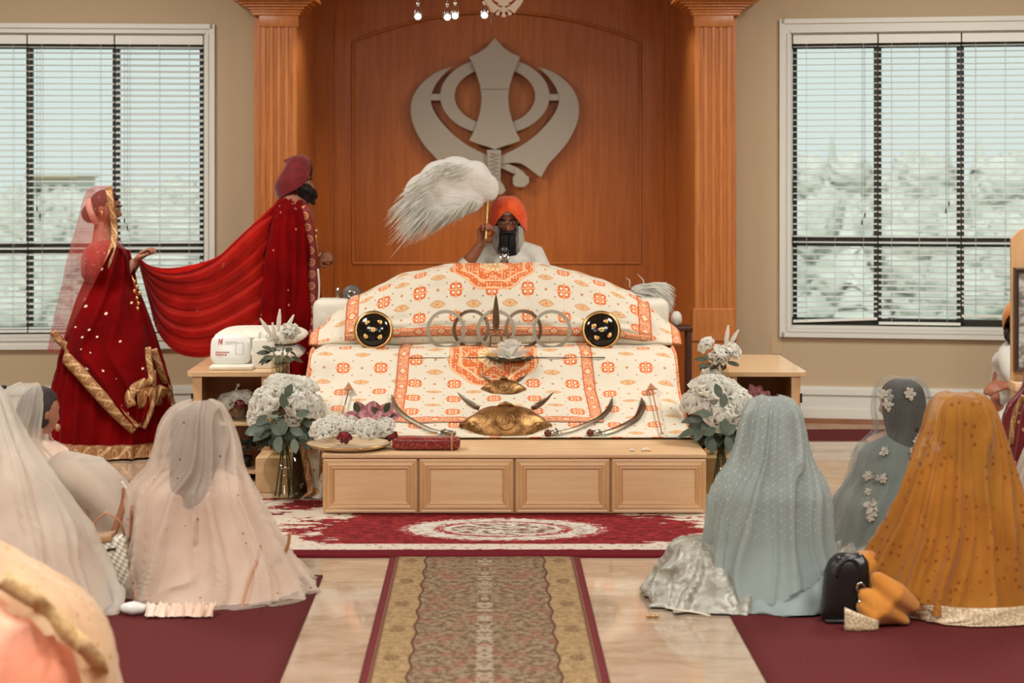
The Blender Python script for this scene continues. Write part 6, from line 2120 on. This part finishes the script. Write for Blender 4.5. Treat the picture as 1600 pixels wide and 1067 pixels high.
def beard(hm, mat, parent, zt, zb, w, name='beard', thick=.05, side=.9):
    """full beard from the cheeks, wrapping jaw and hanging to zb (head units)"""
    mb = MB()
    def fn(u, v):
        a = (u - .5) * 2
        ztop = lerp(-.022, zt, min(1, abs(a)) ** 1.5)
        if abs(a) < .35: ztop = -.036 - .004 * math.cos(a * 9)
        z = lerp(ztop, zb * (1 - .3 * abs(a) ** 1.5 + .05 * nz(a * 8, 1, 2)), v)
        ww = w * (1 - .12 * v) * (1 - .5 * max(0, v - .3) ** 1.2) * (1 + .04 * math.sin(v * 5)) * (1 + .1 * nz(v * 6, a * 2, 5))
        x = ww * math.sin(a * PI / 2)
        y = -(.088 + .022 * math.sin(PI * min(1, v * 1.5))) * math.cos(a * PI / 2) ** .7 - .012 - .012 * v
        y += .012 * nz(a * 9, v * 2, 3)
        return hm @ Vector((x + .004 * nz(a * 22, v * 3, 7), y, z))
    mb.grid(fn, 60, 34)
    return mb.build(name, mat, parent, solid=.016)


bm_ = Mat('black_and_white_beard', (20, 18, 18), .6, spec=.25)
xx_, yy_, zz_ = bm_.xyz()
ns = bm_.noise(7, 4, (14, 14, 1.2))
e_ = (xx_ - .0).abs() + (ns - .5) * .05
cc = bm_.mix(e_.ss(.046, .082), (17, 14, 14), (180, 177, 168))
bm_.set('Base Color', cc); bm_.bump(ns, .6, .01)
b = beard(hm, bm_.m, g, .01, -.36, .092)
# the beard's own middle line is the origin of its colouring
for v in b.data.vertices: v.co -= Vector((x, Y, hz))
b.location = Vector((x, Y, hz)) - g.location
MB().tube([hm @ Vector(p) for p in ((-.05, -.088, -.058), (-.028, -.108, -.048), (0, -.114, -.043), (.028, -.108, -.048), (.05, -.088, -.058))], [.006, .012, .011, .012, .006], 10).build('moustache', M['beard'], g)
# glasses
gl = MB()
for s in (-1, 1):
    c = hm @ Vector((s * .033, -.108, .006))
    gl.tube([c + Vector((.026 * spow(math.cos(t), .7), .004 * abs(math.cos(t)), .017 * spow(math.sin(t), .7))) for t in [2 * PI * i / 28 for i in range(29)]], .0022, 6, cap=False)
    gl.tube([hm @ Vector((s * .059, -.106, .012)), hm @ Vector((s * .078, -.06, .012)), hm @ Vector((s * .082, .01, .008))], .002, 6)
gl.tube([hm @ Vector((-.008, -.11, .01)), hm @ Vector((0, -.114, .012)), hm @ Vector((.008, -.11, .01))], .002, 6)
gl.build('glasses', M['steel_dark'], g)
MB().tube([wr + Vector((.026 * math.cos(t), .026 * math.sin(t), -.01)) for t in [2 * PI * i / 24 for i in range(25)]], .004, 8, cap=False).build('steel_bangle', M['steel'], g)

# the whisk in his raised hand
hb = at(759, 378, Y - .2)
ht = at(763, 300, Y - .14)
g = thing('fly_whisk', 'white hair fly whisk swung to the left above the reader, in his hand', 'fly whisk', hb)
hp = [tuple(lerp(hb, ht, t)) for t in [i / 14 for i in range(15)]]
MB().tube(hp, [.0105 + .0022 * (i % 2) for i in range(15)], 12).build('handle', M['brass'], g)
M['yak2'] = M['yak']
cb = MB()
for px, py, r in ((756, 292, 24), (738, 284, 33), (714, 283, 38), (690, 290, 40), (668, 304, 36), (702, 306, 38), (726, 302, 34), (684, 322, 32), (662, 324, 24), (708, 322, 24), (650, 312, 18)):
    cb.ell(at(px, py, Y - .16), (r / 247, r / 247 * .5, r / 247), 24, 16)
cb.v = [p + Vector((nz(p.x * 9, p.y * 4, p.z * 9), 0, nz(p.x * 9 + 5, p.y * 4, p.z * 9))) * .012 for p in cb.v]
_t = Mat('combed_white_hair', (250, 249, 242), .7, spec=.2)
_t.set('Sheen Weight', .3)
_tn = _t.noise(5, 4, (3, 6, 9), .55, dist=.5)
_t.bump(_tn, .35, .02)
_t.sheer(1.0, .3)
fuse(cb, 'tuft', _t.m, g, .007, 5)
rnd = random.Random(5)
hb_ = MB()
for i in range(1500):
    t = rnd.random()
    ex = spline([(742, 262), (712, 252), (684, 258), (656, 276), (640, 300), (640, 322), (654, 340), (676, 346), (704, 340), (736, 326), (756, 314)], 60)[int(t * 59)]
    k = rnd.uniform(.55, 1.0)
    sx, sy = lerp(712, ex[0], k), lerp(300, ex[1], k)
    dx, dy = lerp(-1, -.78, t), lerp(.12, .72, sm(.1, .8, t))
    L = rnd.uniform(.4, 1.0) * (16 + 34 * gauss(t - .58, .22))
    if rnd.random() < .02: L *= 1.5
    oy = rnd.uniform(-.11, .05)
    pts = []
    wv = rnd.uniform(-.12, .12)
    for q in range(6):
        f = q / 5
        pts.append(at(sx + dx * L * f - wv * L * f * f, sy + dy * L * f + .28 * L * f * f + wv * L * f, Y - .16 + oy * (1 + f * .3)))
    hb_.tube(pts, [.0015 * w for w in (1.2, 1.5, 1.5, 1.2, .9, .4)], 4, cap=False)
hb_.build('hair', M['yak'], g)['kind'] = 'stuff'
MB().ell(at(766, 298, Y - .14), (.035, .03, .035), 16, 12).build('ferrule', M['yak'], g)

# ---------------------------------------------------------------- the groom
Y = 12.3
x = X(458, Y)
g = thing('person', 'person in maroon turban and red shawl with black beard walking in profile past the column', 'person', (x, Y, 0))
hc = at(463, 287, Y)
hm = Matrix.Translation(hc) @ Matrix.Rotation(PI / 2, 4, 'Z') @ Matrix.Rotation(.0, 4, 'X')
mb = MB()
head_shape(mb, hm)
sz = Zp(322, Y)
mb.limb([((x, Y, .95), .14), ((x, Y, 1.2), .135), ((x, Y, sz - .04), .13), ((x, Y, sz + .04), .075), ((hc.x - .015, Y, hc.z - .1), .056)], 18)
for s in (-1, 1):
    mb.limb([((x, Y + s * .06, sz), .08), ((x, Y + s * .15, sz - .03), .058), ((x - .01, Y + s * .155, sz - .28), .046), ((x + .08, Y + s * .13, Zp(410, Y) - .03), .038), ((X(490, Y), Y + s * .08 - .03, Zp(405, Y)), .03)], 14)
    mb.limb([((x - .02, Y + s * .09, .95), .12), ((x + s * .06, Y + s * .1, .52), .075), ((x + s * .12, Y + s * .1, .1), .045)], 14)
    mb.limb([((x + s * .12, Y + s * .1, .06), .045), ((x + s * .12 + .17, Y + s * .1, .035), .03)], 12)
    hand_shape(mb, (X(490, Y), Y + s * .06 - .03, Zp(405, Y)), (1, -.1 * s, .25), (0, s, .6), .9, -s, 1.0)
fuse(mb, 'body', M['skin_mid'], g, .006, 3)
face_bits(hm, g, M['beard'])
beard(hm, M['beard'], g, .012, -.135, .086)
M['maroon_turban'] = cloth('maroon_turban_cloth', (118, 20, 26), (98, 14, 20), wr=.15, scale=20)
turban(hm @ Matrix.Rotation(-.5, 4, 'X'), M['maroon_turban'], g, front=.05, rx=.112, ry=.142, hzt=.132, low=-.035, peak=.035)
M['sherwani'] = cloth('maroon_sherwani', (112, 22, 26), (98, 16, 22), dots=(26, .16, (168, 110, 70), .8))
sw = Loft(Y, [(308, 452, 480, 0, .06), (318, 438, 482, 0, .12), (340, 424, 484, 0, .19), (400, 420, 488, 0, .2), (460, 420, 492, 0, .19), (560, 416, 498, 0, .2), (640, 412, 504, 0, .22)])
MB().lathe([(.07, sz + .035), (.066, sz + .07), (.063, sz + .1), (.066, sz + .1), (.07, sz + .07), (.08, sz + .03)], (hc.x - .012, Y, 0), 24).build('collar', M['sherwani'], g)
sw.build('sherwani', M['sherwani'], g, fold=folds(10, .012, 1, 3))
for s in (-1, 1):
    MB().limb([((x + s * .06, Y + s * .1, .48), .085), ((x + s * .11, Y + s * .1, .12), .06)], 14).build('trouser_leg', M['linen'], g)
    MB().limb([((x + s * .12 - .02, Y + s * .1, .05), .052), ((x + s * .12 + .18, Y + s * .1, .04), .036)], 12).build('shoe', M['brass'], g)
M['red'] = cloth('backlit_red_silk', (246, 80, 62), (232, 64, 50), rough=.5, opacity=.94, tl=.8, dots=(9, .1, (240, 160, 120), .8, 'UV'), sheen=.4, wr=.12)  # window backlight put into this brighter red
M['red_deep'] = cloth('deep_red_silk', (124, 6, 8), (106, 4, 6), rough=.8, dots=(11, .085, (216, 150, 110), .9), sheen=.03, wr=.12)
ck = Loft(Y, [(306, 448, 466, 0, .06), (312, 436, 474, 0, .13), (328, 426, 480, 0, .22), (350, 420, 484, 0, .255), (390, 414, 490, 0, .265), (430, 410, 494, 0, .265), (480, 405, 497, 0, .265), (530, 402, 498, 0, .26), (600, 402, 498, 0, .26)])
ck.build('draped_shawl', M['red_deep'], g, fold=folds(9, .03, 1.5, 6, .35, 1.5), na=140,
         cut=lambda p, a, t: math.cos(a) > .93 and t > .1)
M['redband'] = None
_b = Mat('red_gold_flower_border', (150, 30, 28), .5)
bx_, by_, bz_ = _b.xyz('UV')
q_ = length(cell(bx_, .075), (by_ - .5) * .09)
vn = _b.voro(60, None, 'UV')
c_ = _b.mix(vn.lt(.2), (128, 18, 22), (198, 120, 84))
c_ = _b.mix(q_.rng(.012, .026), c_, (206, 130, 92)); c_ = _b.mix(q_.lt(.006), c_, (220, 160, 110))
_b.set('Base Color', c_)
M['redband'] = _b.m
ribbon([ck.front(a, b, .03) for a, b in spline([(472, 322), (478, 345), (484, 380), (487, 420), (486, 460), (484, 500), (480, 535)], 30)], .085, 'flower_border', M['redband'], g)
MB().tube([at(a, b, Y - .26) for a, b in spline([(497, 420), (499, 450), (497, 480), (494, 510)], 20)], .006, 6).build('pearl_string', M['linen'], g)
gs = thing('ceremonial_sword', 'gilded sword hilt held upright in the bearded walker hand by the panel', 'sword', at(494, 440, Y - .12))
MB().tube([at(a, b, Y - .12) for a, b in ((494, 362), (493, 372), (495, 385), (496, 398))], [.004, .010, .012, .014], 10).build('hilt', M['brass'], gs)
MB().tube([at(a, b, Y - .12) for a, b in ((487, 398), (496, 400), (503, 396))], .009, 8).build('crossguard', M['brass'], gs)
MB().tube([at(a, b, Y - .12) for a, b in ((496, 400), (497, 440), (494, 500), (488, 560))], [.016, .015, .013, .006], 10, flat=.4).build('scabbard', M['goldband'], gs)
MB().ell(at(494, 361, Y - .12), (.014, .014, .016), 10, 8).build('pommel', M['brass'], gs)

# ---------------------------------------------------------------- the bride
Yb = 11.76
x = X(165, Yb)
g = thing('person', 'person in dark red gold bordered skirt and sheer red veil standing before the left window', 'person', (x, Yb, 0))
hc = at(164, 326, Yb)
hm = Matrix.Translation(hc) @ Matrix.Rotation(PI / 2, 4, 'Z') @ Matrix.Rotation(.16, 4, 'X') @ Matrix.Scale(.94, 4)
mb = MB()
head_shape(mb, hm)
sz = Zp(388, Yb)
bx = X(163, Yb)
mb.limb([((bx, Yb, .92), .13), ((bx, Yb, 1.02), .105), ((bx, Yb, sz - .1), .108), ((bx, Yb, sz - .01), .085), ((hc.x - .02, Yb, hc.z - .1), .046)], 18)
wx, wz = X(212, Yb), Zp(404, Yb)
for s in (-1, 1):
    mb.limb([((bx, Yb + s * .05, sz - .01), .06), ((bx - .01, Yb + s * .13, sz - .04), .046), ((bx + .02, Yb + s * .135, sz - .23), .038), ((bx + .1, Yb + s * .11, sz - .22), .032), ((wx, Yb + s * .07, wz - .02), .025)], 14)
    mb.limb([((bx, Yb + s * .09, .9), .12), ((bx, Yb + s * .09, .48), .07), ((bx, Yb + s * .08, .08), .04)], 12)
    mb.limb([((bx - .02, Yb + s * .08, .05), .04), ((bx + .15, Yb + s * .08, .03), .026)], 12)
    hand_shape(mb, (wx, Yb + s * .07, wz - .02), (.6, -.2 * s, .8), (-.5, 0, .6), .8, -s, .92)
fuse(mb, 'body', M['skin_mid'], g, .006, 3)
face_bits(hm, g, M['hair'])
hb = MB(); hair_cap(hb, hm, (0, .082, -.045, .06), -.04)
fuse(hb, 'hair', hairm('dark_brown_hair', (38, 22, 20), (58, 36, 30)), g, .008, 1)
hf = hm @ Matrix.Translation((0, .062, -.028)) @ Matrix.Rotation(-.5, 4, 'X')
MB().tube([hf @ Vector((.085 * math.cos(t), .035 * math.sin(t) * 0 + .01, .075 * math.sin(t))) for t in [2 * PI * i / 24 for i in range(25)]], .02, 10, cap=False).build('hair_flowers', cloth('pale_pink_flowers', (222, 176, 158), (206, 150, 134), wr=.3, scale=40), g)
M['brick'] = cloth('backlit_blouse_silk', (160, 44, 38), (142, 34, 32), dots=(30, .14, (214, 160, 120), .9))  # lighter red than the skirt: light from behind painted in
bl = Loft(Yb, [(374, 156, 176, 0, .06), (384, 138, 190, 0, .16), (400, 130, 200, 0, .195), (425, 129, 204, 0, .195), (440, 136, 202, 0, .17)])
bl.build('blouse', M['brick'], g, fold=folds(14, .006, 2, 2))
for s in (-1, 1):
    MB().limb([((bx - .01, Yb + s * .13, sz - .03), .06), ((bx + .015, Yb + s * .135, sz - .16), .05)], 16).build('sleeve', M['brick'], g)
M['lehenga'] = cloth('dark_red_skirt_silk', (116, 4, 6), (96, 2, 4), rough=.8, sheen=.03, wr=.2)
sk = Loft(Yb, [(428, 138, 203, 0, .12), (440, 132, 210, 0, .15), (475, 119, 224, 0, .2), (520, 107, 238, 0, .25), (560, 98, 249, 0, .29), (600, 91, 258, 0, .33), (640, 86, 266, 0, .36), (680, 82, 274, 0, .39), (704, 80, 278, 0, .40)])
fs_ = folds(22, .035, .6, 14, .06, 1.4)
sk.build('skirt', M['lehenga'], g, fold=fs_, na=180)
def hemf(u, v):
    a = u * 2 * PI; t = lerp(sk.v_of_z(Zp(681, Yb)), 1, v)
    p = sk.pt(a, t, .010 + .006 * v); h = fs_(a, t)
    return p + Vector((math.cos(a) * h, math.sin(a) * h, .0))
mb = MB().grid(hemf, 180, 6, lambda u, v: (u * 2.6 + .01, v * .98 + .01))
mb.build('gold_hem', M['goldband'], g, solid=.003)
# dark dotted drape over the near side, with a slanting gold border
M['drape'] = cloth('dark_red_dotted_drape', (112, 4, 6), (92, 2, 4), rough=.8, dots=(14, .13, (238, 210, 180), .55, 'UV'), sheen=.03, wr=.2)
Lp = spline([(176, 386), (156, 425), (136, 465), (116, 505), (100, 548), (128, 584), (158, 618), (186, 647), (213, 671)], 50)
Rp = spline([(202, 390), (211, 425), (218, 465), (226, 505), (234, 545), (238, 580), (238, 610), (234, 640), (222, 668)], 50)
def out(px, py):
    L = bl if py < 436 else sk
    p = L.front(px, py, .05)
    return p
def drp(u, v):
    i = min(int(v * 49), 48); f = v * 49 - i
    l = [lerp(a, b, f) for a, b in zip(Lp[i], Lp[i + 1])]; r = [lerp(a, b, f) for a, b in zip(Rp[i], Rp[i + 1])]
    px, py = lerp(l[0], r[0], u), lerp(l[1], r[1], u)
    w = sm(424, 470, py)
    a, b = bl.front(px, min(py, 438), .05), sk.front(px, max(py, 430), .05)
    Yq = lerp(a.y, b.y, w)
    return at(px, py, Yq - .03 * (1 - abs(math.sin(u * 9 + v * 2 + nz(u * 3, v * 3, 1)))) ** 1.5)
MB().grid(drp, 40, 70, lambda u, v: (u * lerp(.2, .55, min(1, v * 1.5)) + .01, v * 1.3 + .01)).build('drape', M['drape'], g, solid=.003)
ribbon([drp(0.0, v) + Vector((0, -.012, 0)) for v in [lerp(.5, 1, i / 30) for i in range(31)]], .075, 'gold_border', M['goldband'], g)
ribbon([drp(1.0, v) + Vector((0, -.012, 0)) for v in [lerp(.62, 1, i / 24) for i in range(25)]], .05, 'gold_border', M['goldband'], g)
ribbon([out(a, b) + Vector((0, -.035, 0)) for a, b in spline([(230, 542), (232, 565), (236, 590), (226, 598), (212, 606), (204, 620), (208, 634)], 30)], .06, 'gold_border', M['goldband'], g)
ribbon([out(a, b) + Vector((0, -.03, 0)) for a, b in spline([(216, 622), (235, 619), (252, 616), (268, 613)], 14)], .12, 'gold_border', M['goldband'], g)
ribbon([out(a, b) + Vector((0, -.02, 0)) for a, b in spline([(240, 545), (252, 580), (262, 612), (272, 640)], 14)], .05, 'gold_border', M['goldband'], g)
# sheer veil over head and back
M['veil_red'] = cloth('sheer_red_net', (216, 104, 88), (206, 90, 76), opacity=.32, tl=.45, dots=(24, .12, (232, 200, 170), .8), wr=.1)
vl = Loft(Yb, [(290, 152, 176, 0, .03), (296, 140, 184, 0, .085), (312, 131, 188, 0, .12), (335, 126, 188, 0, .13), (360, 120, 188, 0, .15), (385, 115, 200, 0, .22), (410, 109, 206, 0, .25), (440, 104, 190, -.02, .18), (475, 97, 168, -.04, .17), (510, 90, 142, -.06, .15), (540, 84, 116, -.08, .1), (549, 84, 112, -.08, .09)])
vl.build('veil', M['veil_red'], g, fold=folds(12, .014, 3, 25, .3, 1.6), na=130,
         cut=lambda p, a, t: (math.cos(a) > .55 and t < .62) or (math.cos(a) > .2 and t > .62))
ribbon([vl.front(a, b, .012) for a, b in spline([(169, 292), (172, 310), (175, 330), (178, 350), (178, 375), (172, 400), (160, 430), (146, 455)], 30)], .045, 'gold_border', M['goldband'], g)
ribbon([at(a, b, Yb - .2) for a, b in spline([(83, 518), (92, 530), (104, 542), (114, 553)], 12)], .05, 'gold_border', M['goldband'], g)
ts = MB()
for i, (a, b) in enumerate(((210, 440), (214, 448), (210, 455), (218, 458), (214, 466), (216, 474), (215, 482))):
    ts.ell(at(a, b, Yb - .22), (.012, .012, .014), 8, 6)
ts.tube([at(206, 430, Yb - .21), at(212, 450, Yb - .22), at(215, 482, Yb - .22)], .003, 5)
ts.build('bangle_tassel', M['brass'], g)
MB().ell(hm @ Vector((-.078, .0, -.03)), (.012, .012, .02), 10, 8).build('earring', M['brass'], g)

# ---------------------------------------------------------------- shawl stretched between the two
Tp = spline([(214, 398), (232, 414), (262, 420), (300, 413), (338, 397), (370, 372), (400, 345), (420, 325), (436, 313)], 60)
Bp = spline([(216, 408), (232, 470), (246, 520), (272, 552), (305, 563), (340, 559), (378, 545), (404, 530), (418, 520)], 60)
def palla(u, v):
    i = min(int(u * 59), 58); f = u * 59 - i
    a = [lerp(p, q, f) for p, q in zip(Tp[i], Tp[i + 1])]; b = [lerp(p, q, f) for p, q in zip(Bp[i], Bp[i + 1])]
    px, py = lerp(a[0], b[0], v), lerp(a[1], b[1], v)
    sag = math.sin(PI * u)
    Yq = lerp(Yb - .02, Y - .1, u ** .8)
    ph_ = v * 21 + 1.2 * nz(u * 2.2, v * 3, 4) + .9 * u
    fold = (1 - abs(math.sin(ph_))) ** 1.7
    f2 = (1 - abs(math.sin(ph_ * 1.73 + 1))) ** 2
    amp = .09 * sm(0, .12, u) * (1 - .55 * u) * (1 - .5 * v * u)
    return at(px, py + 5 * sag * math.sin(ph_ * 2), Yq - amp * (fold + .45 * f2) + .04 * v * sag)
mb = MB().grid(palla, 120, 190, lambda u, v: (u * 1.1 + .01, v * .75 + .01))
solo(mb, 'shawl', M['red'], 'long red shawl stretched from the bearded walker shoulder to the veiled woman hands', 'shawl', solid=.002)

# ---------------------------------------------------------------- the man at the right border
Ym = 12.3
x = X(1600, Ym)
g = thing('person', 'person in white kurta with wristwatch seated by the right wall behind the wooden stand', 'person', (x, Ym, 0))
mb = MB()
Mx = posed((x, Ym, .012), -.5)
hm = seated_body(mb, Mx, .84, turn=-.3)
w0 = at(1578, 602, Ym - .22)
mb.limb([(Mx @ Vector((-.12, 0, .47)), .05), (at(1582, 572, Ym - .16), .045), (at(1590, 600, Ym - .22), .04), (w0, .034)], 14)
hand_shape(mb, at(1576, 602, Ym - .23), (-1, -.3, -.1), (0, -.7, .8), .5, 1, 1.0)
fuse(mb, 'body', M['skin_dark'], g, .008, 3)
hb = MB(); hair_cap(hb, hm); fuse(hb, 'hair', M['hair'], g, .012, 1)
turban(hm, cloth('apricot_turban', (226, 156, 84), (212, 138, 66), wr=.15), g, front=.066, rx=.114, ry=.125, hzt=.16)
beard(hm, M['beard'], g, .012, -.15, .088)
kl = Loft(Ym, [(522, 1592, 1626, 0, .07), (534, 1574, 1644, 0, .12), (555, 1560, 1660, 0, .2), (585, 1556, 1668, 0, .22), (610, 1554, 1676, 0, .24), (630, 1546, 1680, -.06, .28), (650, 1532, 1690, -.1, .34), (668, 1526, 1695, -.12, .36), (682, 1530, 1695, -.12, .36)])
kl.build('kurta', M['kurta'], g, fold=folds(11, .03, 4, 17, .3, 1.5))
MB().limb([(Mx @ Vector((-.12, 0, .47)), .085), (at(1580, 560, Ym - .16), .085), (at(1582, 580, Ym - .2), .075), (at(1590, 596, Ym - .23), .06)], 16).build('sleeve', M['kurta'], g)
MB().lathe([(.0, .006), (.02, .006), (.022, .0), (.022, -.006)], at(1582, 600, Ym - .285), 18, M=Matrix.Rotation(PI / 2, 4, 'X')).build('wristwatch', M['chrome'], g)
# ---------------------------------------------------------------- light, sky, camera
def area(name, loc, size, energy, col=(1, 1, 1), rot=(0, 0, 0)):
    l = bpy.data.lights.new(name, 'AREA'); l.shape = 'RECTANGLE'; l.size, l.size_y = size; l.energy = energy; l.color = col
    o = bpy.data.objects.new(name, l); C.objects.link(o); o.location = loc; o.rotation_euler = rot
    return o


M['diffuser'] = Mat('fill_light_diffuser', (240, 240, 235)); M['diffuser'].set('Emission Color', srgb(255, 250, 238)); M['diffuser'].set('Emission Strength', 1.5); M['diffuser'] = M['diffuser'].m  # glow material for the added fill lights, on no mesh
for x, y in ((-2.6, 1.5), (2.6, 1.5), (-2.6, 5.2), (2.6, 5.2), (0, 3.4), (-2.8, 10.3), (2.8, 10.3)):
    area('ceiling_fill', (x, y, 3.6), (1.1, 1.1), 122 if y < 8 else 128, (1, .975, .93))  # unseen fill lights added below the ceiling; the window pair brightens the blinds
for x in (-.75, .85):
    s = bpy.data.lights.new('niche_downlight', 'SPOT'); s.energy = 90; s.spot_size = math.radians(95); s.spot_blend = .8; s.color = (1, .82, .6); s.shadow_soft_size = .12
    o = bpy.data.objects.new('niche_downlight', s); C.objects.link(o); o.location = (x, 12.75, 3.55); o.rotation_euler = (math.radians(28), 0, 0)
# daylight through the two windows
for w, (gb, it, ti, te) in ((WL, win_l), (WR, win_r)):
    p = w.T(((ti + te) / 2, -.25, (gb + it) / 2))
    n = -w.n
    o = area('window_portal', p, (te - ti, it - gb), 1)
    o.rotation_euler = w.n.to_track_quat('-Z', 'Z').to_euler()
    o.data.cycles.is_portal = True
sun = bpy.data.lights.new('sun', 'SUN'); sun.energy = 2.2; sun.angle = .3; sun.color = (1, .98, .93)
o = bpy.data.objects.new('sun', sun); C.objects.link(o); o.rotation_euler = (math.radians(48), 0, math.radians(-10))

wd = bpy.data.worlds.new('overcast_sky'); bpy.context.scene.world = wd; wd.use_nodes = True
bg = wd.node_tree.nodes['Background']; bg.inputs[0].default_value = (.84, .90, .88, 1); bg.inputs[1].default_value = 1.05

cam = bpy.data.cameras.new('camera'); co = bpy.data.objects.new('camera', cam); C.objects.link(co)
co.location = (0, 0, CH); co.rotation_euler = (PI / 2, 0, 0)
cam.sensor_width = 36; cam.lens = 36 * F / 1600
cam.shift_x = (800 - AX) / 1600; cam.shift_y = -(533.5 - AY) / 1600
cam.clip_end = 200; cam.clip_start = .1
cam.dof.use_dof = True; cam.dof.focus_distance = 9.7; cam.dof.aperture_fstop = 2.8
sc = bpy.context.scene
sc.camera = co
sc.view_settings.view_transform = 'Standard'; sc.view_settings.look = 'None'; sc.view_settings.exposure = 0; sc.view_settings.gamma = 1; sc.view_settings.use_curve_mapping = False
sc.cycles.use_denoising = True
sc.cycles.max_bounces = 8; sc.cycles.diffuse_bounces = 3; sc.cycles.glossy_bounces = 3; sc.cycles.transparent_max_bounces = 16; sc.cycles.transmission_bounces = 4
sc.cycles.sample_clamp_indirect = 6; sc.cycles.caustics_reflective = False; sc.cycles.caustics_refractive = False
